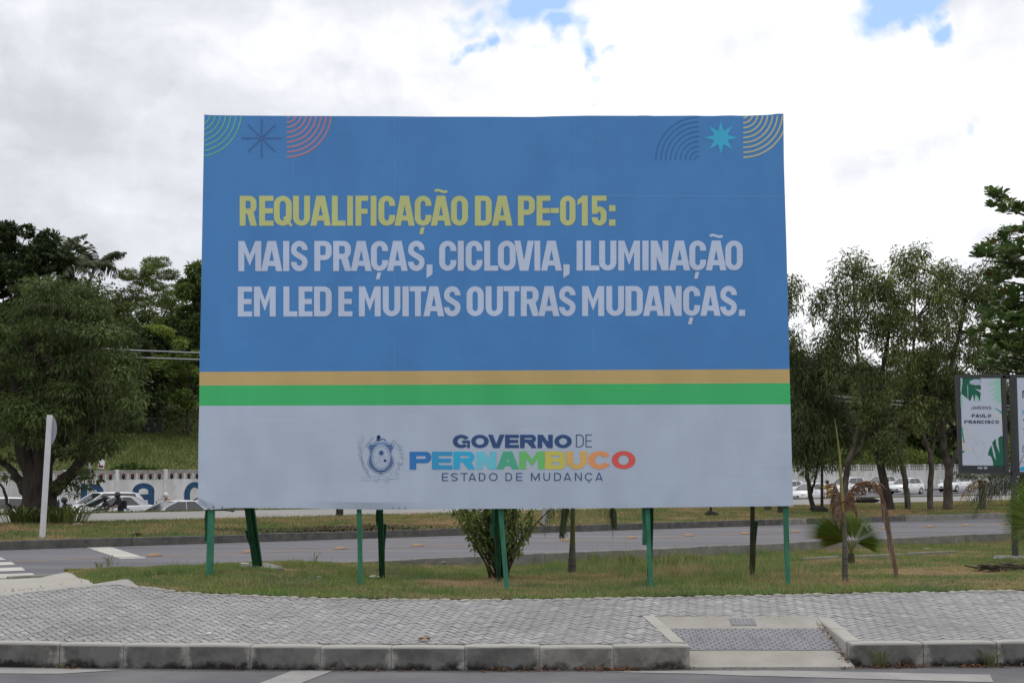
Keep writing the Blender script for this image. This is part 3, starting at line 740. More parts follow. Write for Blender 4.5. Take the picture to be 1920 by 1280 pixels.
        if cond:
            for k in range(1, 10):
                u = k / 10; pts.append((s / 2 + (w - s) * (u * u * (3 - 2 * u)), cy1 - h * .05 - (cy1 - cy0 - h * .10) * u))
        else:
            for k in range(1, 8): u = k / 8; pts.append((s / 2 + (w - s) * (u * u * (3 - 2 * u)), cy1 - (cy1 - cy0) * u))
        for k in range(0, 10 if cond else 9): a = R(-180 * k / 9); pts.append((w / 2 + RX * math.cos(a), cy0 + RY * math.sin(a)))
        if cond: pts.append((s / 2, cy0 + h * .02))
        P = strokes(pts, t)
    elif base == 'T': P = [rct(w / 2 - s / 2, w / 2 + s / 2, 0, h), rct(0, w, h - b, h)]
    elif base == 'U':
        RY = min(h / 2, w / 2); P = arcq(w / 2, RY, w / 2, RY, max(w / 2 - s, .01), max(RY - b, .01), 180, 360, 14) + [rct(0, s, RY, h), rct(w - s, w, RY, h)]
    elif base == '1': P = [rct(w - s, w, 0, h), [(0, h * .68), (w - s * .9, h * .80), (w - s * .9, h), (w * .45, h * .985), (0, h * .86)]]
    elif base == '5': P = [rct(0, w, h - b, h), rct(0, s * .9, h * .47, h), rct(0, w * .4, h * .47, h * .47 + b * .0 + .01)] + bowl(0, w, 0, h * .64, 'tbr') + [rct(0, s, w * .5 * .9, h * .28)]
    elif base == ':': P = [rct(0, w, 0, w * .97), rct(0, w, h * .5 - w * .1, h * .5 + w * .87)]
    elif base == '.': P = [rct(0, w, 0, w * .97)]
    elif base == '-': P = [rct(0, w, h * .42, h * .42 + b)]
    elif base == ',': P = [[(0, -h * .25), (w, -h * .11), (w, h * .21), (0, h * .21)]]
    if ch == 'Ç': P.append([(w * .28, -h * .28), (w * .50, -h * .28), (w * .60, -h * .05), (w * .38, -h * .05)] if cond else [(w * .42, -h * .26), (w * .56, -h * .24), (w * .60, -h * .02), (w * .50, -h * .02)])
    if ch == 'Ã':
        pts = [(w * .19 + w * .62 * k / 10, h * 1.155 + h * .028 * math.sin(k / 10 * 2 * math.pi)) for k in range(11)]; P = P + strokes(pts, h * .085)
    return P
def union2d(polys):
    vs, fs = [], []
    for p in polys:
        a = sum(p[i][0] * p[(i + 1) % len(p)][1] - p[(i + 1) % len(p)][0] * p[i][1] for i in range(len(p)))
        if abs(a) < 1e-6: continue
        if a < 0: p = p[::-1]
        fs.append(list(range(len(vs), len(vs) + len(p)))); vs += [Vector(q_) for q_ in p]
    if not fs: return [], []
    v, e, f, ov, oe, of = geometry.delaunay_2d_cdt(vs, [], fs, 0, 1e-4)
    keep = [t for t, o_ in zip(f, of) if len(o_)]
    return v, keep
def flat_print(name, items, to3d, mats, parent, join=True):
    """items: (polygons in sheet coordinates, material index); to3d maps (x, y) to space"""
    mb = MB()
    for it_ in items:
        polys, mi = it_[0], it_[1]
        if not join or len(it_) > 2:
            v, f = [], []
            for p in polys: f.append(tuple(range(len(v), len(v) + len(p)))); v += p
        else: v, f = union2d(polys)
        b = len(mb.v); mb.v += [tuple(to3d(p[0], p[1])) for p in v]
        for t in f: mb.f.append(tuple(b + i for i in t)); mb.m.append(mi); mb.sm.append(False)
    o = mb.build(name, mats, parent)
    if name in ('wreath', 'oval_border', 'shield_stripe'): o['kind'] = 'stuff'
    return o
def word(spec, yt, yb, s, b, wide=False, mi=0):
    """spec: list of (char, x0, x1[, mi]); y measured downward"""
    o = []
    for it in spec:
        ch, x0, x1 = it[:3]; tl = it[3] if len(it) > 3 else mi
        y0 = yb(x0) if callable(yb) else yb; y1 = yt(x0) if callable(yt) else yt
        o.append(([[(x0 + x, y0 - y) for x, y in p] for p in glyph(ch, x1 - x0, y0 - y1, s, b, wide)], tl) + ((1,) if ch == 'S' else ()))
    return o
# ------------------------------------------------------------------ the big billboard
BY0 = 17.6
board = empty('billboard', (gy(930, 952, BY0).x, BY0, .2), 0, 'huge blue and white government billboard standing on green timber posts', 'billboard')
off = board.location.copy()
def onb(px, py, d=0.0):
    p = gy(px, py, BY0); return Vector((p.x, BY0 - d, p.z)) - off
def vinyl(name, c, k=1.0):
    """printed vinyl: one colour, faint weave, long soft wrinkles shared by every print on the sheet"""
    m_ = bpy.data.materials.new(name); m_.use_nodes = True; t = m_.node_tree; nd = t.nodes; ln = t.links.new; b = nd['Principled BSDF']
    b.inputs['Roughness'].default_value = .42; b.inputs['Specular IOR Level'].default_value = .35
    g = nd.new('ShaderNodeNewGeometry')
    def nz(sc, st, de=4, ds=0):
        mp = nd.new('ShaderNodeMapping'); mp.inputs['Scale'].default_value = st; ln(g.outputs['Position'], mp.inputs[0])
        n = nd.new('ShaderNodeTexNoise'); n.inputs['Scale'].default_value = sc; n.inputs['Detail'].default_value = de; n.inputs['Distortion'].default_value = ds; ln(mp.outputs[0], n.inputs[0]); return n.outputs['Fac']
    def bump(h, st, ds, prev=None):
        bn = nd.new('ShaderNodeBump'); bn.inputs['Strength'].default_value = st; bn.inputs['Distance'].default_value = ds; ln(h, bn.inputs['Height'])
        if prev is not None: ln(prev, bn.inputs['Normal'])
        return bn.outputs[0]
    mr = nd.new('ShaderNodeMapRange'); mr.inputs[1].default_value = .3; mr.inputs[2].default_value = .7; mr.inputs[3].default_value = .94; mr.inputs[4].default_value = 1.05; ln(nz(2.2, (1, 1, .5), 6), mr.inputs[0])
    mr2 = nd.new('ShaderNodeMapRange'); mr2.inputs[1].default_value = .35; mr2.inputs[2].default_value = .65; mr2.inputs[3].default_value = .982; mr2.inputs[4].default_value = 1.018; ln(nz(11, (.12, 1, 7), 2), mr2.inputs[0])
    mu = nd.new('ShaderNodeMath'); mu.operation = 'MULTIPLY'; ln(mr.outputs[0], mu.inputs[0]); ln(mr2.outputs[0], mu.inputs[1])
    vs_ = nd.new('ShaderNodeVectorMath'); vs_.operation = 'SCALE'; vs_.inputs[0].default_value = tuple(x * k for x in c); ln(mu.outputs[0], vs_.inputs['Scale'])
    fl = nd.new('ShaderNodeMapRange'); fl.inputs[1].default_value = .74; fl.inputs[2].default_value = .80; fl.inputs[4].default_value = .35; ln(nz(28, (1, 1, 1), 3), fl.inputs[0])
    mxn = nd.new('ShaderNodeMix'); mxn.data_type = 'RGBA'; ln(fl.outputs[0], mxn.inputs[0]); ln(vs_.outputs[0], mxn.inputs[6]); mxn.inputs[7].default_value = (.5, .52, .55, 1)
    ln(mxn.outputs[2], b.inputs['Base Color'])
    n1_ = bump(nz(1.1, (1, 1, .55), 3, .6), .55, .06); n2_ = bump(nz(3.2, (1, 1, .35), 3, .4), .25, .02, n1_)
    ln(n2_, b.inputs['Normal']); return m_
VK = 1.42
vb = lambda n, rgb, k=VK: vinyl(n, srgb(*rgb), k)
V = dict(blue=vb('print_blue', (58, 112, 168)), orange=vb('print_orange', (168, 144, 96)), green=vb('print_green', (52, 158, 94)), white=vb('print_white', (154, 165, 184)),
         text=vb('print_text', (163, 175, 199)), yellow=vb('print_yellow', (164, 170, 112)), lgreen=vb('print_leaf', (82, 152, 140)), navy=vb('print_navy', (52, 92, 142)), red=vb('print_red', (156, 112, 128)),
         pale=vb('print_pale', (44, 94, 146)), cyan=vb('print_cyan', (52, 152, 188)), sand=vb('print_sand', (160, 160, 132)), deep=vb('print_deep', (38, 66, 112)), mid=vb('print_mid', (82, 108, 150)))
top = [(382.5, 214.5), (384, 216), (470, 217), (560, 217.5), (740, 218.2), (800, 219), (920, 219), (1000, 219.5), (1040, 218.2), (1100, 217), (1200, 217.3), (1207, 216.4), (1225, 217.6), (1300, 217.0), (1330, 217.8), (1370, 216.6), (1392, 217.4), (1440, 215.6), (1452, 214.5), (1456, 213.4), (1468, 213.4)]
def topy(px): return float(np.interp(px, [a[0] for a in top], [a[1] for a in top]))
def leftx(py): return float(np.interp(py, [214, 400, 697, 820, 930, 953], [383, 379.3, 374.2, 372.4, 371, 371.6])) + .35 * math.sin(py / 23)
def rightx(py): return float(np.interp(py, [213, 300, 470, 692, 948], [1469, 1469.6, 1475, 1480.4, 1487]))
def boty(px): return float(np.interp(px, [371, 376, 395, 430, 560, 700, 900, 1200, 1487], [945, 949, 955.5, 951.5, 952.3, 955.2, 953.4, 951.5, 948]))
def bandy(k, px): return {1: np.interp(px, [373, 1482], [697, 691.8]), 2: np.interp(px, [373, 1482], [722.5, 718]), 3: np.interp(px, [373, 1482], [760.5, 757.6])}[k]
mb = MB(); nU = 90; rowsP = []
vs_list = [('t', 0), ('t', .2), ('t', .5), ('t', .8), (1, 0), (2, 0), (3, 0), ('b', .25), ('b', .5), ('b', .75), ('b', .93), ('b', 1)]
for key, fr in vs_list:
    row = []
    for i in range(nU + 1):
        u = i / nU; pxa = 383 + (1469 - 383) * u; yT = topy(pxa); pxm = 373 + (1482 - 373) * u
        if key == 't': yy = yT + (bandy(1, pxm) - yT) * fr
        elif key == 'b': pb = 371 + (1487 - 371) * u; y3 = bandy(3, pxm); yy = y3 + (boty(pb) - y3) * fr
        else: yy = bandy(key, pxm)
        px = leftx(yy) + (rightx(yy) - leftx(yy)) * u
        d = 0.0
        if key == 'b' and fr >= .93: d = .012 * math.exp(-((px - 384) / 14) ** 2) * (1 if fr < 1 else -2) + .01 * math.exp(-((px - 690) / 70) ** 2) * (1 if fr < 1 else -1.5)
        row.append(onb(px, yy, d))
    rowsP.append(row)
mi_for = [0, 0, 0, 0, 1, 2, 3, 3, 3, 3, 3]
for r in range(len(rowsP) - 1):
    mb.mi = mi_for[r]; mb.grid([rowsP[r], rowsP[r + 1]], smooth=False)
# the sheet wraps round the frame: thin returns on all four edges
for line in (rowsP[0], rowsP[-1], [r[0] for r in rowsP], [r[-1] for r in rowsP]):
    mb.mi = 3; mb.grid([line, [p + Vector((0, .05, 0)) for p in line]], smooth=False)
banner = mb.build('banner', [V['blue'], V['orange'], V['green'], V['white']], board)
# sheet seams: narrow creases standing 2 mm proud
sm = MB()
for px, y0, y1, wd in ((550.5, 218, 330, .55), (740, 219, 690, .5), (780, 220, 300, .35), (851, 220, 305, .35), (1079, 219, 400, .35), (1113, 218, 700, .5)):
    n = 12
    for k in range(n):
        if k % 4 == 3 and wd < .5: continue
        a, b_ = y0 + (y1 - y0) * k / n, y0 + (y1 - y0) * (k + 1) / n
        sm.face([onb(px - wd / 2 + .3 * math.sin(a), a, .0022), onb(px - wd / 2 + .3 * math.sin(b_), b_, .0022), onb(px + wd / 2 + .3 * math.sin(b_), b_, .0022), onb(px + wd / 2 + .3 * math.sin(a), a, .0022)])
sm.face([onb(1140, 367.2, .0022), onb(1140, 368, .0022), onb(1473, 368.6, .0022), onb(1473, 367.8, .0022)])
sm.build('seam', vb('print_seam', (92, 138, 186)), banner)['kind'] = 'stuff'
D3 = lambda x, y: onb(x, y, .004)
l1 = [('R', 449.5, 482), ('E', 486, 513), ('Q', 513.5, 549), ('U', 549.5, 581.5), ('A', 582, 620.6), ('L', 622.3, 648), ('I', 651, 662), ('F', 666.5, 690.5), ('I', 695, 706), ('C', 709.5, 741), ('A', 739.8, 777.7), ('Ç', 777.5, 809), ('Ã', 807.8, 846), ('O', 845.5, 877.6), ('D', 890.4, 922), ('A', 922.3, 961), ('P', 971, 1003), ('E', 1006, 1032), ('-', 1032, 1048), ('0', 1050, 1079), ('1', 1082.8, 1102), ('5', 1109.6, 1137.4), (':', 1142, 1154)]
l2 = [('M', 447, 490), ('A', 489.6, 529.5), ('I', 531, 542.5), ('S', 545.4, 577.4), ('P', 589.4, 622), ('R', 624.8, 659), ('A', 657.6, 697), ('Ç', 695.5, 727.7), ('A', 725.6, 764.6), ('S', 764.8, 796.7), (',', 799.8, 811), ('C', 823.5, 855.8), ('I', 858.4, 869.6), ('C', 873, 904.7), ('L', 908, 934), ('O', 933.5, 966.9), ('V', 964.3, 1001), ('I', 1002, 1013), ('A', 1014.3, 1053.6), (',', 1056.3, 1068), ('I', 1081, 1092.4), ('L', 1097, 1123.8), ('U', 1123.3, 1155.7), ('M', 1159.2, 1200), ('I', 1204.4, 1216), ('N', 1220, 1253.3), ('A', 1254.6, 1294), ('Ç', 1292.4, 1323.8), ('Ã', 1323.3, 1362), ('O', 1359.8, 1392.6)]
l3 = [('E', 446, 473), ('M', 476.3, 517), ('L', 531.5, 557.6), ('E', 560, 586), ('D', 588.9, 622), ('E', 634.4, 661), ('M', 673, 713.9), ('U', 717.8, 750.8), ('I', 754.7, 766.5), ('T', 768.3, 799), ('A', 794, 832.9), ('S', 832, 864), ('O', 874.8, 907), ('U', 910.5, 943), ('T', 944.2, 974), ('R', 976.5, 1011), ('A', 1009.3, 1049), ('S', 1047.8, 1079.6), ('M', 1091.4, 1132.8), ('U', 1136.7, 1170), ('D', 1172.6, 1205.2), ('A', 1205.7, 1244.7), ('N', 1245.5, 1278), ('Ç', 1280.9, 1312.7), ('A', 1312.9, 1351), ('S', 1350, 1382), ('.', 1385.3, 1397)]
ln_ = lambda a, b_: (lambda x: a + (b_ - a) * (x - 447) / 945)
flat_print('headline_lettering', word(l1, ln_(367.3, 367), ln_(423.5, 423.2), 11.2, 9.6), D3, [V['yellow']], banner)
flat_print('headline_lettering', word(l2, ln_(452, 451), ln_(508.5, 506.8), 11.2, 9.6), D3, [V['text']], banner)
flat_print('headline_lettering', word(l3, ln_(537.3, 536), ln_(593.4, 592), 11.2, 9.6), D3, [V['text']], banner)
# corner ornaments
def clipx(polys, x0=None, x1=None, y0=None, y1=None):
    o = []
    for p in polys:
        if x0 is not None: p = clip(p, (x0, 0), (1, 0))
        if len(p) > 2 and x1 is not None: p = clip(p, (x1, 0), (-1, 0))
        if len(p) > 2 and y0 is not None: p = clip(p, (0, y0), (0, 1))
        if len(p) > 2: o.append(p)
    return o
def rings(cx, cy, rs, t, a0, a1):
    o = []
    for r in rs: o += arcq(cx, cy, r + t / 2, r + t / 2, r - t / 2, r - t / 2, a0, a1, 22)
    return o
for ra in ((370.5, 212, 24, 9.6, 7, 2.9, 0, 90, 383.6, 217.6, None, 'lgreen'), (538, 211.5, 9, 9.25, 9, 3.3, 0, 90, None, 218.4, None, 'red'), (1310.5, 300, 7.5, 9.15, 9, 2.4, 180, 270, 1200, 218.2, 1310, 'pale'), (1393.5, 212.5, 9, 9.2, 9, 3.1, 0, 90, None, 217.2, 1468.6, 'sand')):
    for k in range(ra[4]):
        pr = clipx(rings(ra[0], ra[1], [ra[2] + ra[3] * k], ra[5], ra[6], ra[7]), x0=ra[8], y0=ra[9], x1=ra[10])
        if pr: flat_print('printed_ring', [(pr, 0)], D3, [V[ra[11]]], banner, False)
sp8 = []
for k, (r0) in enumerate([37, 36.5, 36, 36.5] * 2):
    a = R(45 * k); rr = 37 if k % 2 == 0 else 36
    sp8 += strokes([(490.5, 259.5), (490.5 + rr * math.cos(a), 259.5 + rr * math.sin(a))], 2.8)
flat_print('spoke_ornament', [(sp8, 0)], D3, [V['navy']], banner)
st = []
for k in range(8):
    a = R(45 * k + 90); r = 32 if k % 2 == 0 else 31
    for sgn in (1, -1):
        e = a + sgn * R(22.5); tri = [(1351.5, 258.5), (1351.5 + r * math.cos(a), 258.5 + r * math.sin(a)), (1351.5 + 13.5 * math.cos(e), 258.5 + 13.5 * math.sin(e))]
        st.append(tri)
flat_print('star_ornament', [(st, 0)], D3, [V['cyan']], banner)
# state logo
rgbL = [(38, 100, 162), (42, 132, 178), (40, 150, 192), (92, 170, 190), (66, 150, 122), (96, 166, 98), (176, 170, 82), (190, 152, 86), (200, 132, 84), (190, 78, 74)]
LM = [V['deep']] + [vb('print_logo_%d' % i, c, 1.45) for i, c in enumerate(rgbL)]
gov = [('G', 849, 881), ('O', 883.4, 916.5), ('V', 915, 946), ('E', 947, 973), ('R', 975, 1006), ('N', 1008, 1036.4), ('O', 1039.6, 1072)]
flat_print('logo_lettering', word(gov, 814.5, 839.6, 8.6, 6.2, True) + word([('D', 1080, 1094.4), ('E', 1098, 1110)], 814, 838, 1.7, 1.6, True), D3, LM, banner)
per = [('P', 768, 808.8, 1), ('E', 810, 848, 2), ('R', 850, 891, 3), ('N', 893, 930.7, 4), ('A', 931.2, 973, 5), ('M', 974, 1020.8, 6), ('B', 1021.7, 1061, 7), ('U', 1062, 1100.5, 8), ('C', 1102.5, 1146, 9), ('O', 1146.8, 1191.4, 10)]
flat_print('logo_lettering', word(per, ln_(847.6, 844), ln_(880.4, 878.4), 12.4, 8.0, True), D3, LM, banner)
est = [('E', 828.8, 840.6), ('S', 845.5, 858.4), ('T', 863.5, 877), ('A', 878.5, 892.7), ('D', 898, 910), ('O', 917, 933), ('D', 947.8, 960), ('E', 967.9, 979.6), ('M', 995.5, 1012), ('U', 1018.8, 1031.5), ('D', 1038.9, 1052), ('A', 1056.7, 1071), ('N', 1078, 1090.8), ('Ç', 1096.4, 1111.6), ('A', 1116.5, 1130)]
flat_print('logo_lettering', word(est, ln_(886.9, 885.5), ln_(902, 900.5), 1.9, 1.8, True), D3, [V['deep']], banner)
# coat of arms
e = lambda pts: [(650 + x / 10.667, 800 + y / 10.667) for x, y in pts]
def ell(cx, cy, rx, ry, n=26): return [(cx + rx * math.cos(2 * math.pi * k / n), cy + ry * math.sin(2 * math.pi * k / n)) for k in range(n)]
shield = [(430, 400), (485, 335), (520, 352), (575, 310), (790, 310), (850, 352), (880, 335), (940, 400), (890, 480), (880, 540), (915, 620), (935, 720), (900, 800), (800, 880), (685, 935), (560, 880), (470, 800), (440, 720), (455, 620), (480, 540), (475, 480)]
cx_, cy_ = 687, 600
grow = [(cx_ + (x - cx_) * 1.11, cy_ + (y - cy_) * 1.09) for x, y in shield]
grow_in = [(cx_ + (x - cx_) * 1.06, cy_ + (y - cy_) * 1.045) for x, y in shield]
emb = empty('coat_of_arms'); emb.parent = board
DD = lambda d: (lambda x, y: onb(x, y, d))
flat_print('shield', [([e(grow)], 0)], DD(.003), [vb('print_line', (108, 124, 156))], emb)
flat_print('shield', [([e(grow_in)], 0)], DD(.005), [V['white']], emb)
flat_print('shield', [([e(shield)], 0)], DD(.007), [vb('print_shield', (98, 122, 162))], emb)
bars = []
for y in range(325, 930, 42):
    p = clip(e(shield), (0, 800 + y / 10.667), (0, 1)); p = clip(p, (0, 800 + (y + 20) / 10.667), (0, -1)) if len(p) > 2 else p
    if len(p) > 2: bars.append(p)
flat_print('shield_stripe', [(bars, 0)], DD(.009), [V['deep']], emb)
flat_print('oval', [([e(ell(688, 605, 190, 255))], 0)], DD(.011), [V['white']], emb)
beads = [e(ell(688 + 172 * math.cos(a), 605 + 232 * math.sin(a), 9, 9, 6)) for a in [2 * math.pi * k / 46 for k in range(46)]]
flat_print('oval_border', [(beads, 0), (([e([p for p in q_]) for q_ in arcq(688, 605, 152, 210, 147, 205, 0, 360, 36)]), 0)], DD(.013), [V['mid']], emb)
sunp = [e(ell(695, 520, 40, 40, 14))] + [e([(695 + 36 * math.cos(a - .12), 520 + 36 * math.sin(a - .12)), (695 + 80 * math.cos(a), 520 + 80 * math.sin(a)), (695 + 36 * math.cos(a + .12), 520 + 36 * math.sin(a + .12))]) for a in [2 * math.pi * k / 16 for k in range(16)]]
moon = [e(ell(770, 675, 30, 32, 14))]
sc_ = strokes(e([(540, 600), (640, 602), (830, 600)]), .35) + strokes(e([(610, 660), (660, 720), (720, 770)]), .5) + strokes(e([(640, 640), (700, 690), (745, 740)]), .4) + strokes(e([(590, 700), (605, 735), (620, 715)]), .6) + strokes(e([(650, 610), (690, 650), (760, 640)]), .4)
flat_print('oval_scene', [(sunp, 0), (moon, 0), (sc_, 1)], DD(.013), [V['deep'], V['mid']], emb)
lion = [e([(600, 285), (605, 190), (625, 165), (665, 165), (680, 200), (670, 240), (700, 255), (650, 280)]), e([(690, 225), (740, 235), (770, 245), (790, 280), (775, 280), (740, 250), (700, 245)])]
flat_print('crest_lion', [(lion, 0), ([e(ell(640, 205, 22, 20, 10))], 1)], DD(.005), [V['deep'], V['white']], emb)
wr = []
rr = random.Random(4)
for side_ in (-1, 1):
    for k in range(30 if side_ < 0 else 0):
        t = k / 29; bx, by = 470 - 190 * math.sin(t * math.pi * .78) - 30, 1000 - 760 * t
        x2, y2 = bx + rr.uniform(-70, 30), by - rr.uniform(60, 130); wr += strokes(e([(bx + 60, by), ((bx + x2) / 2 + 8, (by + y2) / 2 + 20), (x2, y2)]), .38)
wr += strokes(e([(450, 960), (330, 800), (300, 600), (340, 420), (440, 290), (540, 200)]), .45) + strokes(e([(540, 205), (450, 320), (380, 400)]), .6)
for k in range(150):
    t = rr.random(); a = R(-62 + 128 * t); x = 760 + 330 * math.cos(a) + rr.gauss(0, 36); y = 610 + 400 * math.sin(a) + rr.gauss(0, 22)
    s_ = rr.uniform(6, 14); wr.append(e([(x - s_, y), (x, y - s_ * .6), (x + s_, y + s_ * .2), (x, y + s_ * .6)]))
for pts in ([(280, 1000), (400, 1010), (480, 985), (560, 990), (640, 990), (740, 985), (820, 1000), (900, 1040), (1050, 1030)], [(280, 1055), (480, 1070), (560, 1075), (640, 1050), (740, 1050), (820, 1060), (930, 1030)], [(740, 1060), (800, 1120), (850, 1125), (810, 1060)], [(640, 1060), (600, 1115), (570, 1085)], [(480, 985), (480, 1060)], [(560, 990), (560, 1070)], [(640, 990), (640, 1050)], [(820, 985), (820, 1060)]):
    wr += strokes(e(pts), .5)
flat_print('wreath', [([p], 0) for p in wr], DD(.003), [vb('print_wreath', (112, 128, 156))], emb)
# ---- frame and posts
fr = empty('frame'); fr.parent = board
def beam(A, B, w_, d_, m, parent, name, top_cut=0):
    """sawn timber from A to B; w_ across, d_ in depth"""
    A = Vector(A); B = Vector(B); ax = (B - A); Ln = ax.length; ax.normalize()
    yv = Vector((0, 1, 0)); xv = yv.cross(ax).normalized() * -1; yv = ax.cross(xv)
    Mx = Matrix((xv, yv, ax)).transposed().to_4x4(); Mx.translation = A
    mb = MB(); n = 8; rows = []
    for k in range(n + 1):
        z = Ln * k / n; j = lambda: random.uniform(-.0035, .0035); wo = .004 * math.sin(k * .9 + A.x); c = .006
        r = [(-w_ / 2 + c, -d_ / 2), (w_ / 2 - c, -d_ / 2), (w_ / 2, -d_ / 2 + c), (w_ / 2, d_ / 2 - c), (w_ / 2 - c, d_ / 2), (-w_ / 2 + c, d_ / 2), (-w_ / 2, d_ / 2 - c), (-w_ / 2, -d_ / 2 + c)]
        rows.append([Mx @ Vector((x + wo + j(), y + j() * .6, z)) for x, y in r])
    mb.grid(rows, closed=True, smooth=False); mb.face(rows[0][::-1]); mb.face(rows[-1]); return mb.build(name, m, parent)
WX = lambda px, py, Y: gy(px, py, Y) - off
def zla(x, y): return float(z_lawn2(np.array([x]), np.array([y]))[0])
def post(pxt, pyt, pxb, pyb, Y, Yb, w_, d_, m, name='post', up=None):
    A = gy(pxb, pyb, Yb); A.z = min(A.z, zla(A.x, A.y)) - .12 if name != 'brace' else A.z
    B = gy(pxt, pyt, Y)
    if up: B = B + (B - A).normalized() * up
    return beam(A - off, B - off, w_, d_, m, board, name)
Yp = BY0 + .115
GW, GD = M['green_wood'], M['green_wood_dark']
post(396.5, 950, 393, 1074, Yp, Yp, .085, .075, GW, up=4.9)
post(389, 955, 387, 1014, Yp + .08, Yp + .08, .05, .05, GD, 'brace')
post(673, 950, 676, 1086, Yp, Yp, .062, .062, GW, up=4.9)
post(938.5, 950, 952.5, 1103, Yp, Yp, .062, .062, GW, up=4.9)
post(1213.5, 950, 1222, 1105, Yp, Yp, .058, .062, GW, up=4.9)
post(1208, 950, 1208.5, 1021, Yp + .08, Yp + .08, .055, .05, GW, 'brace')
post(1472.5, 950, 1477, 1089, Yp, Yp, .062, .062, GW, up=4.9)
Yr = 19.3
post(463, 948, 483, 1056, Yr - .5, Yr, .075, .07, GD, 'strut', up=1.6)
post(471, 948, 491, 1056, Yr - .45, Yr + .09, .07, .07, GD, 'strut', up=1.6)
post(463, 992, 484, 1056, Yr - .25, Yr - .06, .06, .06, GD, 'brace')
post(713, 948, 717, 1050, Yr - .5, Yr + .05, .08, .07, GD, 'strut', up=1.6)
post(720.5, 981, 717, 1078, Yr - .2, Yr - .03, .05, .06, GD, 'brace')
post(710, 948, 709.5, 983, Yr - .6, Yr - .5, .07, .05, GD, 'brace')
post(926.5, 948, 923, 1004, Yr - .5, Yr - .3, .055, .06, GW, 'brace')
post(932, 948, 936, 1078, Yr - .5, Yr, .06, .07, GD, 'strut', up=1.6)
post(930, 985, 932, 1066, Yr - .2, Yr - .1, .05, .05, GD, 'brace')
post(1221, 948, 1217, 1076, Yr - .5, Yr, .06, .07, GD, 'strut', up=1.6)
post(1411, 948, 1408.5, 1073, Yr - .5, Yr, .06, .06, M['old_wood'], 'strut', up=1.6)
post(1417, 975, 1410, 1071, Yr - .3, Yr - .07, .055, .06, GD, 'brace')
# back frame: rails and uprights behind the sheet, and the raking struts' upper ends
for py in (224, 400, 580, 760, 943):
    beam(WX(leftx(py) + 8, py, BY0 + .052), WX(rightx(py) - 8, py, BY0 + .052), .05, .05, M['old_wood'], fr, 'rail')
for px in (388, 530, 805, 1078, 1345, 1478):
    A = WX(px, 944, BY0 + .052); B = WX(388 + (px - 388) * (1455 - 392) / (1478 - 388) + 4, 222, BY0 + .052); A.y += .052; B.y += .052
    beam(A, B, .05, .05, M['old_wood'], fr, 'upright')
for px in (467, 717, 930, 1220, 1414):
    A = gy(px, 930, Yr - .6); B = gy(px, 420, BY0 + .2); beam(A - off, B - off, .05, .06, M['old_wood'], fr, 'raking_strut')
# nails and splinters along the foot of the sheet
mb = MB()
for px, py in ((399.5, 948), (416.5, 948.5), (435, 955)): mb.tube([onb(px, py, .004), onb(px + .6, py + 5, .006)], .004, 5)
mb.tube([onb(400, 955.5, -.02), onb(420, 956, .0), onb(440, 958, .02)], .008, 5)
for px in (737, 748, 760): mb.tube([onb(px, 950, .003), onb(px + .5, 954, .005)], .003, 5)
mb.build('loose_wire', M['black'], fr)['kind'] = 'stuff'
# ------------------------------------------------------------------ vegetation
LEAFK = np.array([1.85, 1.78, 1.6])
def unit(n):
    v = RNG.normal(size=(n, 3)); return v / np.linalg.norm(v, axis=1)[:, None]
def leaf_mesh(name, P, D, Nn, Ln, Wd, cols, parent, m, fold=.15):
    """one rhomb per leaf: P base, D direction, Nn normal hint, Ln length, Wd width"""
    D = D / (np.linalg.norm(D, axis=1)[:, None] + 1e-9); S = np.cross(D, Nn); S /= (np.linalg.norm(S, axis=1)[:, None] + 1e-9); U_ = np.cross(S, D)
    Ln = Ln[:, None]; Wd = Wd[:, None]
    a = P; b_ = P + D * Ln * .42 + S * Wd * .5 + U_ * Ln * fold * .4; c = P + D * Ln - U_ * Ln * fold; d = P + D * Ln * .42 - S * Wd * .5 + U_ * Ln * fold * .4
    V = np.stack([a, b_, c, d], 1).reshape(-1, 3); Fq = np.arange(len(P) * 4).reshape(-1, 4)
    return nmesh(name, V, Fq, m, np.repeat(cols, 4, 0), parent)
def leaf_cols(n, c0, c1, odd=None, p_odd=.0, cl=None):
    k = RNG.random((n, 1)); c = np.array(c0) * (1 - k) + np.array(c1) * k
    if cl is not None: c = c * cl[:, None]
    c = c * (.8 + .4 * RNG.random((n, 1))) * LEAFK
    if odd is not None: s_ = RNG.random(n) < p_odd; c[s_] = np.array(odd) * (.8 + .4 * RNG.random((s_.sum(), 1)))
    return c
def crown(name, clusters, n, parent, c0, c1, L0=.14, W0=.05, droop=.3, flat=.6, m='leaf', odd=None, p_odd=0, shell=.55):
    """clusters: (centre, radius) list; leaves crowd the outer shell of each cluster"""
    Cc = np.array([c[0] for c in clusters]); Rr = np.array([c[1] for c in clusters]); p = Rr ** 2; p /= p.sum()
    k = RNG.choice(len(Cc), n, p=p); dirs = unit(n); r = Rr[k] * (shell + (1 - shell) * RNG.random(n) ** .7) * (.82 + .36 * RNG.random(n))
    dirs2 = dirs * np.array([1, 1, flat]); P = Cc[k] + dirs2 * r[:, None]
    D = dirs + unit(n) * .8 + np.array([0, 0, -droop]); Nn = unit(n) * .6 + np.array([0, 0, 1.0])
    cb = (.66 + .64 * RNG.random(len(Cc)))[k]
    cols = leaf_cols(n, c0, c1, odd, p_odd, cb)
    return leaf_mesh(name, P, D, Nn, L0 * (.65 + .7 * RNG.random(n)), W0 * (.7 + .6 * RNG.random(n)), cols, parent, M[m])
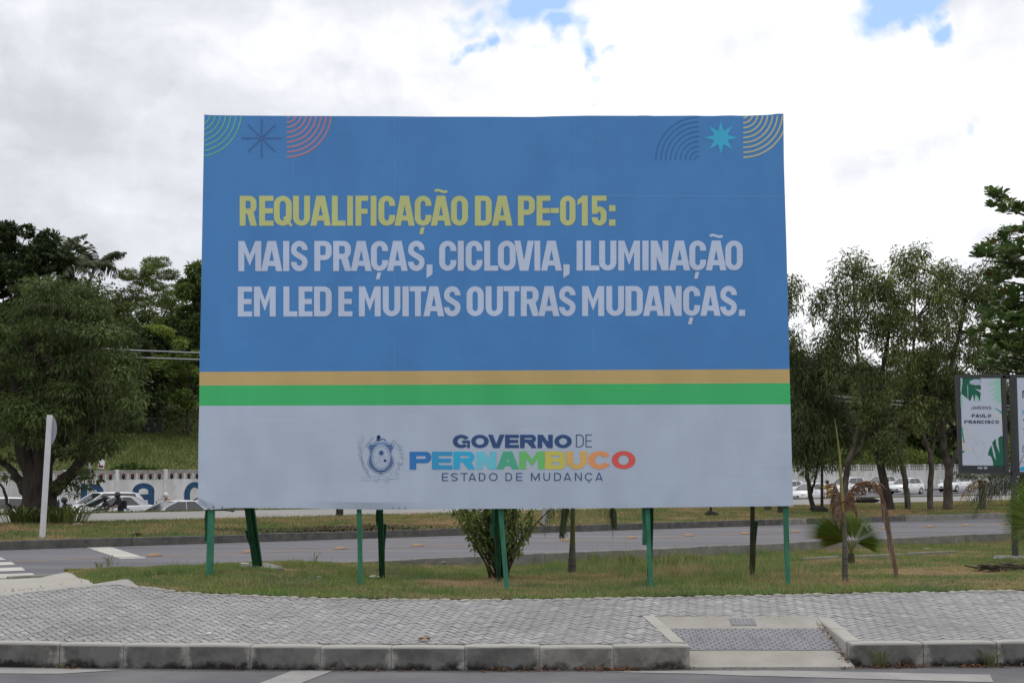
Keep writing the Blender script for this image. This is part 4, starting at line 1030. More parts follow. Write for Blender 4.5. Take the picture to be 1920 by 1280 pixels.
def curve(a, b, sag=0.0, n=6, jit=.0, bow=None):
    a = Vector(a); b = Vector(b); L_ = (b - a).length; o = []
    bow = bow if bow is not None else Vector((random.uniform(-1, 1), random.uniform(-1, 1), 0)) * L_ * .08
    for i in range(n + 1):
        t = i / n; p = a.lerp(b, t) + bow * math.sin(math.pi * t) + Vector((0, 0, -sag * math.sin(math.pi * t)))
        if 0 < i < n: p = p + Vector([random.uniform(-jit, jit) for _ in range(3)])
        o.append(p)
    return o
def scatter_clusters(boxes, n, rmin, rmax, seed=0):
    """boxes: ellipsoids (cx, cy, cz, rx, ry, rz, weight)"""
    rg = random.Random(seed); o = []
    ws = [b[6] for b in boxes]
    for _ in range(n):
        b = rg.choices(boxes, ws)[0]
        while True:
            u = [rg.uniform(-1, 1) for _ in range(3)]; d = math.sqrt(sum(x * x for x in u))
            if d <= 1 and d > .25: break
        k = d ** -.35 if d > 0 else 1; u = [x * min(k, 1 / d) for x in u]
        o.append(((b[0] + u[0] * b[3], b[1] + u[1] * b[4], b[2] + u[2] * b[5]), rg.uniform(rmin, rmax)))
    return o
def limbs(mb, start, clusters, r0, k=14, seed=0, sag=0.0):
    rg = random.Random(seed); cs = rg.sample(clusters, min(k, len(clusters)))
    for c, r in cs:
        pts = curve(start, c, sag=sag * (Vector(c) - Vector(start)).length, n=6, jit=.05); L_ = (Vector(c) - Vector(start)).length
        mb.tube(pts, [r0 * (1 - .85 * i / 6) for i in range(7)], 5, cap=False)
        for _ in range(2):
            i = rg.randint(2, 5); e = Vector(pts[i]) + Vector((rg.uniform(-1, 1), rg.uniform(-1, 1), rg.uniform(-.2, 1))) * L_ * .25
            mb.tube(curve(pts[i], e, n=3), [r0 * .4 * (1 - .8 * j / 3) for j in range(4)], 4, cap=False)
def zt(x, y):
    s_ = float(s2(x, y)); X = np.array([x]); Y = np.array([y])
    if s_ > 78: return float(z_hill(X, Y)[0])
    if s_ > 49: return float(z_hw(X, Y)[0])
    if s_ > 41: return float(z_verge(X, Y)[0])
    if s_ > 36: return float(z_path(X, Y)[0])
    if s1(x, y) > KF: return float(z_strip(X, Y)[0])
    if s1(x, y) > KN: return ROAD_Z
    return zla(x, y)
def on_ray(px, d):
    """a standing place in the given view direction at depth d"""
    x = (px - 960) / F * d / math.cos(PITCH) * 1.0; return x, d
def zpx(py, d): return gy(960, py, d).z
DK0, DK1 = (.016, .028, .012), (.035, .055, .02)
MD0, MD1 = (.04, .062, .02), (.07, .095, .03)
LT0, LT1 = (.07, .10, .028), (.11, .14, .04)
# ---- the big dark tree by the cycle path on the left
x0, d0 = gy(70, 985, 36.3).x, 36.3
tr = empty('broad_tree', (x0, d0, zt(x0, d0)), 0, 'big dark spreading tree with a thick forked trunk, nearest on the left', 'tree'); o0 = tr.location.copy()
G = lambda px, py, dy=0: gy(px, py, d0 + dy) - o0
mb = MB()
def lim(pts, r0, r1, seg=9):
    ps = [G(*p) for p in pts]; n = len(ps); sp_ = []
    for i in range(n - 1):
        for k in range(4): sp_.append(Vector(ps[i]).lerp(ps[i + 1], k / 4) + Vector((random.uniform(-.03, .03), random.uniform(-.04, .04), 0)))
    sp_.append(ps[-1]); m_ = len(sp_); mb.tube(sp_, [r0 + (r1 - r0) * i / (m_ - 1) for i in range(m_)], seg, cap=False)
lim([(58, 1000), (62, 960), (66, 930), (62, 890), (45, 850), (38, 800), (30, 700)], .42, .14, 12)
lim([(72, 1000), (76, 950), (78, 915), (78, 860), (88, 800), (100, 740), (104, 650), (98, 560)], .40, .08, 12)
lim([(96, 1000, .2), (94, 965), (90, 935), (84, 900)], .22, .2)
lim([(84, 960), (92, 925), (110, 910), (135, 885), (160, 850), (172, 810), (190, 770), (215, 740)], .24, .05)
lim([(50, 925), (36, 900), (22, 880), (5, 868), (-30, 850)], .14, .06)
lim([(88, 870), (100, 850), (118, 830), (130, 800), (160, 780)], .16, .05)
lim([(95, 855), (120, 850), (150, 842), (180, 835)], .09, .03)
lim([(60, 975), (42, 972), (28, 968), (18, 950), (10, 925), (-2, 905)], .08, .03)
lim([(100, 740), (120, 690), (150, 640), (175, 610)], .09, .03); lim([(104, 700), (80, 650), (60, 600)], .08, .02)
lim([(100, 720), (140, 690), (190, 670), (225, 660)], .07, .02); lim([(38, 790), (10, 740), (-20, 700)], .09, .03)
lim([(98, 640), (120, 600), (140, 560)], .07, .02); lim([(102, 690), (70, 660), (40, 640), (20, 600)], .08, .02); lim([(88, 800), (60, 760), (40, 720), (20, 690)], .1, .03); lim([(190, 770), (225, 745), (250, 735)], .05, .02); lim([(120, 690), (160, 700), (200, 710), (240, 715)], .06, .02)
mb.build('trunk', M['bark'], tr)
cl = []
rg = random.Random(3)
def blob(px, py, rx, ry, n, rmin=.35, rmax=.75, dd=2.4):
    for _ in range(n):
        a = rg.uniform(0, 6.28); r = math.sqrt(rg.random()); cl.append((tuple(G(px + rx * r * math.cos(a), py + ry * r * math.sin(a), rg.uniform(-dd, dd))), rg.uniform(rmin, rmax)))
blob(105, 570, 75, 40, 34); blob(60, 640, 90, 60, 40); blob(165, 640, 75, 55, 40); blob(50, 740, 80, 60, 40); blob(150, 740, 90, 55, 44); blob(220, 700, 40, 50, 16, .3, .55)
blob(240, 790, 24, 22, 8, .25, .45); blob(200, 830, 45, 28, 14, .25, .5); blob(30, 800, 55, 30, 12, .3, .5); blob(-60, 700, 60, 110, 26); blob(140, 850, 40, 22, 9, .22, .42); blob(110, 535, 30, 15, 6, .3, .5); blob(130, 905, 36, 22, 6, .2, .36, .8)
blob(150, 800, 60, 30, 14, .3, .5); blob(15, 870, 30, 25, 4, .2, .35); blob(170, 885, 30, 25, 7, .18, .32, 1)
cl = [(c, r * .85) for i_, (c, r) in enumerate(cl) if i_ % 3]
crown('crown', cl, 44000, tr, (.026, .042, .014), (.066, .092, .03), .155, .05, .6, .45, shell=.2)
pods = MB()
for _ in range(34):
    px, py = rg.uniform(60, 250), rg.uniform(650, 800); a = G(px, py, rg.uniform(-2.6, -1.5)); pods.tube([a, a + Vector((.02, 0, -.2)), a + Vector((0, 0, -.42))], .012, 4)
pods.build('seed_pods', M['old_wood'], tr)['kind'] = 'stuff'
# strap-leaved clump round its foot
def clump(name, x, y, n, L_, w_, c0, c1, label, cat, spread=.4, m='leaf', z=None, group=None, lean=.9):
    z = zt(x, y) if z is None else z; o = empty(name, (x, y, z), 0, label, cat, group); V, Fc, cc = [], [], []
    for _ in range(n):
        a = random.uniform(0, 6.28); r = spread * math.sqrt(random.random()); b = Vector((r * math.cos(a), r * math.sin(a), 0)); l = L_ * random.uniform(.6, 1.1)
        out = Vector((math.cos(a), math.sin(a), 0)) * lean * random.uniform(.3, 1); s_ = Vector((-math.sin(a), math.cos(a), 0)) * w_ / 2
        p = [b, b + (out * .25 + Vector((0, 0, .55))) * l, b + (out * .65 + Vector((0, 0, .75))) * l, b + (out * 1.0 + Vector((0, 0, .5))) * l]
        wds = [.7, 1, .7, .05]; i0 = len(V); k = random.random(); c = np.array(c0) * (1 - k) + np.array(c1) * k
        for q_, wd in zip(p, wds): V += [tuple(q_ - s_ * wd), tuple(q_ + s_ * wd)]; cc += [c, c]
        Fc += [(i0 + 2 * j, i0 + 2 * j + 1, i0 + 2 * j + 3, i0 + 2 * j + 2) for j in range(3)]
    nmesh('foliage', V, Fc, M[m], np.array(cc), o); return o
for px, n, sp_, lab in ((45, 90, .5, 'dark strap-leaved plant at the left foot of the big tree'), (115, 120, .62, 'strap-leaved plant clump at the right foot of the big tree')):
    x, y = gy(px, 985, d0 - .9).x, d0 - .9; clump('strap_leaf_plant', x, y, n, .62, .05, (.045, .07, .016), (.16, .19, .05), lab, 'plant', sp_, lean=1.5)
# ---- generic tree seen at a distance
def tree(name, px, d, top, bottom, half, ncl, nleaf, c0, c1, label, cat='tree', L0=.4, W0=.2, seed=1, flat=.75, shell=.5, droop=.2, group=None, bark='bark', trunk_px=None, shape=None, rk=(.13, .24), limb=12):
    x, y = gy(px, 900, d).x, d; z = zt(x, y) - .1; zc0, zc1 = zpx(bottom, d) - z, zpx(top, d) - z; W_ = half / F * d; Hc = zc1 - zc0
    o = empty(name, (x, y, z), 0, label, cat, group)
    boxes = shape(W_, zc0, zc1) if shape else [(0, 0, zc0 + Hc * .5, W_, W_ * .8, Hc * .5, 1)]
    cls = scatter_clusters(boxes, ncl, W_ * rk[0], W_ * rk[1], seed)
    cls = [((c[0], c[1], min(c[2], zc1 - r * flat * .8)), r) for c, r in cls]
    mb = MB(); tp = Vector((W_ * .05, 0, zc0 + Hc * .35)); r0 = max(.12, W_ * .07)
    mb.tube(curve((0, 0, 0), tp, n=6, jit=r0 * .2), [r0 * (1 - .45 * i / 6) for i in range(7)], 8, cap=False); limbs(mb, tp - Vector((0, 0, Hc * .1)), cls, r0 * .5, limb, seed)
    mb.build('trunk', M[bark], o)
    crown('crown', cls, nleaf, o, c0, c1, L0, W0, droop, flat, shell=shell); return o
tree('broad_tree', 20, 112, 418, 640, 95, 60, 22000, DK0, DK1, 'tall dark tree rising highest at the left edge, behind the palms', seed=5, L0=.42, W0=.26)
tree('feathery_tree', 276, 118, 483, 690, 88, 84, 38000, (.055, .082, .025), (.11, .145, .045), 'airy pale green tree centred behind the big dark one, sky showing through', seed=8, L0=.26, W0=.075, flat=.55, rk=(.12, .22))
tree('broad_tree', 392, 112, 486, 700, 80, 50, 22000, (.035, .058, .018), (.075, .11, .03), 'tree half hidden by the upper left edge of the billboard', seed=12, L0=.36, W0=.22)
tree('broad_tree', 285, 108, 612, 760, 78, 50, 24000, (.08, .12, .025), (.15, .19, .045), 'yellowish green low tree between the big dark tree and the billboard', seed=14, L0=.24, W0=.1, flat=.5)
tree('broad_tree', 352, 106, 640, 765, 58, 38, 17000, (.065, .11, .025), (.125, .17, .045), 'low bushy tree against the lower left edge of the billboard', seed=16, L0=.24, W0=.13, flat=.5)
tree('broad_tree', 160, 98, 560, 800, 110, 50, 14000, DK0, (.045, .065, .02), 'dark tree mostly behind the crown of the big left tree', seed=17, L0=.4, W0=.2)
tree('broad_tree', -60, 92, 540, 820, 110, 50, 12000, DK0, (.05, .075, .02), 'dark tree at the very left edge behind the big tree', seed=18, L0=.4, W0=.2)
for i, (px, d, lab) in enumerate(((272, 108, 'dark bare trunk under the trees on the bank, left of two'), (302, 110, 'thin dark trunk on the bank nearest the billboard'))):
    x, y = gy(px, 800, d).x, d; o = empty('slender_tree', (x, y, zt(x, y)), 0, lab, 'tree'); mb = MB(); mb.tube(curve((0, 0, -.2), (.3 - .6 * i, 0, 6), n=6, jit=.05), [.2 - .02 * k for k in range(7)], 7)
    mb.build('trunk', M['bark'], o); crown('crown', scatter_clusters([(0, 0, 6.5, 2.6, 2.2, 1.6, 1)], 16, .6, 1.0, i), 3500, o, DK0, DK1, .32, .2)
for px, w_, d, lab in ((250, 36, 86.5, 'round bush behind the white wall, larger of two'), (308, 14, 87.5, 'small bush behind the white wall near the billboard')):
    x, y = gy(px, 870, d).x, d; o = empty('bush', (x, y, zt(x, y)), 0, lab, 'bush'); W_ = w_ / F * d
    crown('foliage', scatter_clusters([(0, 0, W_ * .35, W_, W_ * .7, W_ * .42, 1)], 26, W_ * .2, W_ * .36, px), 5200, o, (.03, .055, .012), (.075, .115, .03), .2, .12)
# ---- coconut palms on the skyline
def frond(V, Fc, cc, base, dirn, L_, leaf_l, c0, c1, sag=.9, n=22, w_=.05, up=.35, hang=.6, ragged=.15):
    """pinnate frond: a bowed rib with leaflets on both sides"""
    dirn = Vector(dirn).normalized(); side = dirn.cross(Vector((0, 0, 1))); side = side.normalized() if side.length > .05 else Vector((1, 0, 0))
    pts = []
    for i in range(n + 1):
        t = i / n; pts.append(Vector(base) + dirn * L_ * t * (1 - .22 * t * sag) + Vector((0, 0, 1)) * (up * L_ * t - sag * L_ * t * t * .75))
    for i in range(n):
        i0 = len(V); r = .02 * L_ * .25 * (1 - i / n) + .004; V += [tuple(pts[i] - side * r), tuple(pts[i] + side * r), tuple(pts[i + 1] + side * r), tuple(pts[i + 1] - side * r)]; Fc.append((i0, i0 + 1, i0 + 2, i0 + 3)); cc += [c1] * 4
    for i in range(2, n + 1):
        t = i / n; l = leaf_l * math.sin(math.pi * min(.97, .12 + .86 * t)) ** .6; fw = (pts[i] - pts[i - 1]).normalized()
        for sg in (-1, 1):
            if random.random() < ragged: continue
            d = side * sg * .8 + fw * .55 + Vector((0, 0, -hang * random.uniform(.5, 1.4))); d.normalize(); k = random.random(); c = [a * (1 - k) + b * k for a, b in zip(c0, c1)]
            wv_ = fw * w_ * .5; mid = pts[i] + d * l * .55 + Vector((0, 0, -.02 * l)); tip = pts[i] + d * l + Vector((0, 0, -l * .3)); i0 = len(V)
            V += [tuple(pts[i] - wv_ * .6), tuple(pts[i] + wv_ * .6), tuple(mid + wv_), tuple(mid - wv_), tuple(tip)]
            Fc.append((i0, i0 + 1, i0 + 2, i0 + 3)); Fc.append((i0 + 3, i0 + 2, i0 + 4, i0 + 4)); cc += [c] * 5
def fix_faces(Fc): return [f for f in Fc]
def poly_obj(name, V, Fc, cc, m, parent):
    me = bpy.data.meshes.new(name); F2 = [tuple(dict.fromkeys(f)) for f in Fc]; me.from_pydata([tuple(v) for v in V], [], F2); a = me.color_attributes.new('tint', 'FLOAT_COLOR', 'POINT')
    c4 = np.ones((len(V), 4), np.float32); c4[:, :3] = np.array(cc); a.data.foreach_set('color', c4.ravel()); me.materials.append(m); me.update()
    o = bpy.data.objects.new(name, me); COL.objects.link(o)
    if parent is not None: o.parent = parent
    return o
for px, d, top, lean, lab in ((96, 118, 466, -.6, 'coconut palm on the skyline, left of three, touching the dark tree'), (122, 112, 500, .5, 'middle coconut palm on the skyline, lowest of three'), (168, 116, 492, 1.0, 'right coconut palm of the skyline, beside the airy tree')):
    x, y = gy(px, 900, d).x, d; z = zt(x, y); zc = zpx(top, d) - z; o = empty('coconut_palm', (x, y, z), 0, lab, 'palm tree'); mb = MB()
    mb.tube(curve((-lean * 2, 0, -.2), (0, 0, zc), n=8), [.2 - .01 * k for k in range(9)], 7); mb.build('trunk', M['palm_bark'], o)
    for k in range(15):
        a = k * 2.4 + px; el = .9 - 1.3 * (k % 5) / 4; V, Fc, cc = [], [], []
        frond(V, Fc, cc, (0, 0, zc), (math.cos(a), math.sin(a) * .9, 0), random.uniform(2.3, 3.1), .95, (.03, .045, .02), (.075, .095, .04), sag=.62 - .2 * el, n=20, w_=.16, up=.40 + .6 * el, hang=.45)
        poly_obj('frond', V, Fc, cc, M['leaf'], o)
# ---- eucalyptus row beyond the side road on the right
def euc(px_pts, d, r0, r1, crowns, nleaf, label, seed, extra=(), c0=(.032, .045, .016), c1=(.085, .105, .04), bark='bark_pale', name='eucalyptus_tree', L0=.18, W0=.05, droop=.9):
    b = px_pts[0]; x, y = gy(b[0], b[1], d).x, d; z = zt(x, y); o = empty(name, (x, y, z), 0, label, 'tree'); off_ = o.location.copy(); mb = MB()
    g = lambda px, py, dy=0: gy(px, py, d + dy) - off_
    def line(pp, a, b_):
        ps = [g(*p) for p in pp]; q_ = []
        for i in range(len(ps) - 1):
            for k in range(4): q_.append(ps[i].lerp(ps[i + 1], k / 4) + Vector((random.uniform(-.02, .02), random.uniform(-.02, .02), 0)))
        q_.append(ps[-1]); q_[0].z = -.15; mb_.tube(q_, [a + (b_ - a) * i / (len(q_) - 1) for i in range(len(q_))], 8, cap=False)
    def line2_(pp, a, b_):
        ps = [g(*p) for p in pp]; q_ = []
        for i in range(len(ps) - 1):
            for k in range(4): q_.append(ps[i].lerp(ps[i + 1], k / 4) + Vector((random.uniform(-.02, .02), random.uniform(-.02, .02), 0)))
        q_.append(ps[-1]); mb_.tube(q_, [a + (b_ - a) * i / (len(q_) - 1) for i in range(len(q_))], 6, cap=False)
    mb_ = mb; line(px_pts, r0, r1)
    for pp, a, b_ in extra: line2_(pp, a, b_)
    rg = random.Random(seed); cls = []
    for (cx, cy, rx, ry, n, dd) in crowns:
        for _ in range(int(n * .8)):
            a = rg.uniform(0, 6.28); r = math.sqrt(rg.random()); cls.append((tuple(g(cx + rx * r * math.cos(a), cy + ry * r * math.sin(a), rg.uniform(-dd, dd))), rg.uniform(.2, .55)))
    tip = [g(*p) for p in px_pts[len(px_pts) // 2:]]
    for c, r in rg.sample(cls, min(26, len(cls))):
        s_ = min(tip, key=lambda t: (t - Vector(c)).length + max(0, t.z - c[2]) * 2); mb.tube(curve(s_, c, n=4, jit=.04), [.045, .036, .027, .018, .008], 4, cap=False)
    mb.build('trunk', M[bark], o)
    crown('crown', cls, int(nleaf * .50), o, np.array(c0) * [.98, 1.02, .95], np.array(c1) * [.97, 1.0, .95], L0, W0, droop, 1.1, shell=.2); return o
euc([(1527, 964), (1520, 930), (1512, 880), (1508, 830), (1520, 760)], 52, .10, .05, [(1530, 690, 45, 45, 24, 1.6), (1510, 760, 36, 60, 26, 1.6), (1560, 780, 40, 60, 30, 1.6), (1520, 840, 42, 34, 26, 1.4), (1590, 840, 26, 30, 10, 1.2), (1490, 690, 26, 40, 12, 1.3)], 30000,
    'dense dark weeping tree on two thin stems, right beside the billboard', 31, extra=[([(1521, 925), (1528, 900), (1533, 870), (1545, 810)], .06, .03)], c0=(.022, .034, .014), c1=(.06, .08, .03), bark='bark', name='weeping_tree', L0=.26, W0=.04)
euc([(1583, 966), (1585, 900), (1592, 862), (1605, 820), (1620, 760), (1612, 700), (1604, 620), (1600, 520)], 50, .13, .03, [(1597, 505, 34, 28, 14, .9), (1580, 560, 48, 30, 18, 1.2), (1625, 550, 35, 40, 16, 1.2), (1560, 620, 50, 35, 16, 1.2), (1630, 620, 45, 45, 20, 1.3), (1590, 690, 45, 40, 12, 1.3), (1540, 660, 20, 18, 4, .8), (1640, 740, 40, 50, 14, 1.2), (1560, 590, 40, 20, 8, 1)], 20000,
    'tall slim eucalyptus with a pointed top, first to the right of the billboard', 32, extra=[([(1592, 862), (1612, 842), (1622, 815), (1630, 770)], .08, .03), ([(1620, 740), (1605, 715), (1590, 690)], .04, .02)])
euc([(1671, 966), (1664, 930), (1655, 895), (1645, 850), (1640, 780), (1655, 700), (1670, 600)], 50, .20, .05, [(1650, 800, 40, 45, 20, 1.2), (1640, 700, 36, 40, 12, 1.2), (1665, 600, 35, 35, 10, 1.1), (1675, 850, 34, 30, 12, 1)], 9000, 'eucalyptus with the thickest leaning trunk, just left of the white hatchback', 33, extra=[([(1650, 870), (1668, 840), (1690, 815)], .07, .03)], bark='bark')
euc([(1704, 966), (1700, 925), (1694, 880), (1686, 840), (1690, 790), (1708, 700), (1716, 600), (1716, 500)], 50.5, .13, .03, [(1713, 487, 36, 24, 16, 1), (1690, 540, 40, 35, 20, 1.3), (1745, 525, 42, 28, 18, 1.3), (1760, 590, 45, 40, 18, 1.3), (1700, 610, 55, 40, 24, 1.4), (1690, 680, 45, 40, 16, 1.3), (1740, 680, 45, 35, 12, 1.3), (1720, 760, 40, 50, 16, 1.2), (1765, 540, 26, 24, 8, 1)], 26000,
    'tallest rounded eucalyptus, its slim trunk in front of the white hatchback', 34, c0=(.045, .058, .02), c1=(.115, .135, .05))
euc([(1744, 964), (1744, 925), (1746, 880), (1744, 850), (1733, 825), (1724, 790), (1730, 740)], 51, .13, .06, [(1745, 760, 34, 50, 16, 1.2), (1790, 760, 36, 60, 18, 1.2), (1760, 660, 35, 40, 12, 1.2), (1735, 700, 40, 40, 12, 1.2)], 9000, 'forked eucalyptus with a blackened foot, between the two white hatchbacks', 35, extra=[([(1746, 860), (1750, 835), (1752, 800), (1758, 740)], .07, .03)])
euc([(1777, 960), (1778, 915), (1779, 875), (1772, 850), (1766, 800), (1775, 720), (1800, 620), (1810, 560)], 51.5, .19, .05, [(1835, 530, 45, 30, 20, 1.3), (1815, 570, 50, 40, 20, 1.3), (1870, 570, 40, 45, 16, 1.3), (1810, 640, 40, 35, 12, 1.2), (1850, 660, 40, 40, 12, 1.2), (1800, 760, 30, 50, 12, 1.2), (1770, 700, 30, 50, 10, 1.2), (1885, 470, 22, 30, 7, .8)], 22000,
    'forked eucalyptus with a mottled thick trunk, left of the grey advert panel', 36, extra=[([(1780, 878), (1790, 858), (1800, 835), (1806, 800), (1812, 720)], .11, .05)])
euc([(1440, 962), (1440, 900), (1436, 800), (1438, 640), (1440, 540)], 51, .15, .04, [(1440, 560, 50, 45, 24, 1.2), (1478, 570, 26, 45, 12, 1), (1440, 660, 50, 60, 16, 1.2), (1485, 640, 20, 18, 5, .8)], 9000, 'eucalyptus mostly hidden by the billboard, its edge showing at the upper right corner side', 37)
# ---- darker trees behind that row, on the bank
tree('broad_tree', 1500, 150, 660, 850, 90, 40, 9000, DK0, (.04, .06, .02), 'dark tree on the bank behind the weeping tree', seed=41, L0=.5, W0=.3)
tree('broad_tree', 1640, 165, 690, 850, 100, 44, 10000, DK0, (.045, .065, .02), 'dark tree on the bank behind the eucalyptus trunks', seed=42, L0=.5, W0=.3)
tree('broad_tree', 1790, 160, 700, 850, 110, 44, 10000, DK0, (.05, .07, .02), 'dark tree on the bank behind the grey advert panel', seed=43, L0=.5, W0=.3)
tree('broad_tree', 1920, 150, 600, 850, 90, 40, 9000, DK0, (.05, .075, .02), 'dark tree at the right edge behind the big-leaved branches', seed=44, L0=.5, W0=.3)
# ---- woods: masses nobody could count
def mass(name, tr_, srange, n, h, c0, c1, L0, W0, seed):
    rg = np.random.default_rng(seed); t = rg.uniform(*tr_, n); s_ = rg.uniform(*srange, n); cls = []
    for a, b in zip(t, s_): x, y = P2(a, b); cls.append(((x, y, zt(x, y) + rg.uniform(.3, h)), rg.uniform(.5, .9) * h))
    return cls
o = crown('far_woods', mass('w', (-60, 330), (128, 175), 420, 5.5, 0, 0, 0, 0, 3), 150000, None, (.03, .045, .02), (.065, .085, .038), .55, .32, .2, .8); tag(o, kind='stuff')
o = crown('hillside_trees', mass('w', (10, 110), (96, 126), 150, 4.5, 0, 0, 0, 0, 5), 60000, None, DK0, (.045, .068, .02), .38, .22, .2, .8); tag(o, kind='stuff')
o = crown('bank_scrub', mass('w', (88, 230), (80, 96), 420, 1.7, 0, 0, 0, 0, 4), 60000, None, (.06, .09, .02), (.13, .17, .04), .42, .2, -.6, .9); tag(o, kind='stuff')
# ---- sea-almond tree reaching in from the right
d = 30.0; x, y = gy(2010, 900, d).x, d
o = empty('almond_tree', (x, y, zt(x, y)), 0, 'broad glossy-leaved tree reaching in from the right edge above the adverts', 'tree'); off_ = o.location.copy(); mb = MB(); g = lambda px, py, dy=0: gy(px, py, d + dy) - off_
mb.tube([Vector((0, 0, -.2)), g(2008, 800), g(2000, 650), g(2010, 500), g(2000, 380), g(2010, 300)], [.16, .15, .13, .1, .07, .04], 9, cap=False)
tiers = [(1858, 380, 1925, 410, 22), (1830, 482, 1935, 470, 40), (1850, 520, 1935, 520, 26), (1842, 585, 1930, 560, 34), (1825, 622, 1935, 640, 42), (1845, 655, 1935, 665, 34), (1850, 685, 1935, 690, 34), (1880, 440, 1940, 430, 26), (1870, 600, 1940, 610, 30), (1880, 500, 1940, 500, 26), (1890, 550, 1940, 550, 24), (1880, 650, 1940, 650, 26)]
ros = []; rg = random.Random(9)
for (xa_, ya, xb_, yb_, n) in tiers:
    dy = rg.uniform(-1.2, .8); tipp = g(xa_ + 12, ya + 6, dy); mb.tube(curve(g(2004, yb_ + 25), tipp, n=6, jit=.02), [.06, .05, .042, .034, .026, .018, .01], 5, cap=False)
    for _ in range(n):
        t = rg.random(); px = xa_ + (xb_ + 60 - xa_) * t; py = ya + (yb_ - ya) * t + rg.gauss(0, 9); ros.append(g(px, py, dy + rg.gauss(0, .5)))
mb.build('trunk', M['bark'], o)
Pn, Dn, Nn, Ln, Wn, Cn = [], [], [], [], [], []
for c in ros:
    tilt = Vector((rg.gauss(0, .25) - .15, rg.gauss(0, .25), 1)).normalized(); k = rg.randint(9, 13); a0 = rg.uniform(0, 6.28)
    base = (.07, .12, .03) if rg.random() < .5 else (.125, .19, .055)
    for i in range(k):
        a = a0 + i * 2.4; el = .15 + .7 * (i / k); r = Vector((math.cos(a) * math.cos(el), math.sin(a) * math.cos(el), math.sin(el) - .15)); r = r + tilt * .2
        Pn.append(tuple(c + r * .02)); Dn.append(tuple(r)); Nn.append(tuple(tilt + Vector((rg.gauss(0, .2), rg.gauss(0, .2), 0)))); Ln.append(rg.uniform(.16, .26)); Wn.append(rg.uniform(.09, .13)); m_ = rg.uniform(.75, 1.25)
        Cn.append([v * m_ for v in base] if rg.random() > .012 else (.32, .08, .02))
P_, D_, N_, L_n, W_n, C_ = map(np.array, (Pn, Dn, Nn, Ln, Wn, Cn))
S = np.cross(D_, N_); S /= np.linalg.norm(S, axis=1)[:, None]; D_ = D_ / np.linalg.norm(D_, axis=1)[:, None]; Uv = np.cross(S, D_)
prof = [(0, .12), (.35, .55), (.7, 1.0), (.92, .75), (1.0, .12)]; rows_ = []
for t, wd in prof:
    for sg in (-1, 1): rows_.append(P_ + D_ * (L_n * t)[:, None] + S * (W_n * wd * .5 * sg)[:, None] + Uv * (L_n * (.12 * math.sin(t * 3.1)))[:, None])
V = np.stack(rows_, 1).reshape(-1, 3); base_ = np.arange(len(P_))[:, None] * 10
Fq = np.concatenate([base_ + np.array([[2 * j, 2 * j + 1, 2 * j + 3, 2 * j + 2]]) for j in range(4)])
nmesh('crown', V, Fq, M['leaf_gloss'], np.repeat(C_, 10, 0), o)
# ---- shrub under the board
d = 20.6; x, y = gy(938, 1058, d).x, d
o = empty('leafy_shrub', (x, y, zla(x, y)), 0, 'upright leafy shrub with many bare stems under the middle of the billboard', 'shrub'); off_ = o.location.copy(); mb = MB(); rg = random.Random(21)
Pl, Dl, Nl, Ll, Wl, Cl = [], [], [], [], [], []
for k in range(46):
    a = rg.uniform(0, 6.28); r = rg.uniform(0, .18); b = Vector((r * math.cos(a), r * math.sin(a), -.05)); sprd = rg.gauss(0, .33); h = rg.uniform(.9, 1.6)
    if k in (0, 1): sprd = (-.62, .5)[k]; h = (.8, 1.0)[k]
    e_ = b + Vector((sprd * h / 1.1, rg.gauss(0, .28), h)); pts = curve(b, e_, n=5, jit=.015); mb.tube(pts, [.013, .012, .011, .009, .007, .004], 4, cap=False)
    for i in range(3, 6):
        for _ in range(rg.randint(17, 28)):
            p = Vector(pts[i - 1]).lerp(pts[i], rg.random()); dv = Vector((rg.gauss(0, 1), rg.gauss(0, 1), rg.gauss(-.5, .6))).normalized(); Pl.append(tuple(p + dv * rg.uniform(0, .07))); Dl.append(tuple(dv + Vector((0, 0, -.4)))); Nl.append((rg.gauss(0, .6), rg.gauss(0, .6) - .4, 1)); Ll.append(rg.uniform(.06, .11)); Wl.append(rg.uniform(.025, .045)); kk = rg.random()
            Cl.append([u * (1 - kk) + v * kk for u, v in zip((.08, .12, .028), (.25, .31, .08))])
mb.build('stems', M['old_wood'], o)
leaf_mesh('foliage', *map(np.array, (Pl, Dl, Nl, Ll, Wl, Cl)), o, M['leaf'])
# ---- young palm under the board
d = 20.6; x, y = gy(1073, 1066, d).x, d
o = empty('young_palm', (x, y, zla(x, y)), 0, 'young palm with a swollen grey foot and green neck under the billboard', 'palm tree'); off_ = o.location.copy(); g = lambda px, py, dy=0: gy(px, py, d + dy) - off_
mb = MB(); pp = [(1073, 1072), (1073, 1055), (1073, 1040), (1073.3, 1025), (1073.5, 1018)]; rr_ = [.062, .062, .052, .044, .045]; mb.tube([g(*p) for p in pp], rr_, 12)
for py in (1022, 1031, 1040, 1048, 1056): c = g(1073.2, py); mb.tube([c - Vector((0, 0, .008)), c + Vector((0, 0, .008))], [.066 - .00055 * (1060 - py), .066 - .00055 * (1060 - py)], 12)
mb.build('trunk', M['palm_bark'], o); mb = MB(); mb.tube([g(1073.5, 1018), g(1073.8, 990), g(1074, 950), g(1074, 915)], [.042, .036, .034, .028], 10); mb.build('green_neck', M['palm_green'], o)
ap_ = g(1074, 915)
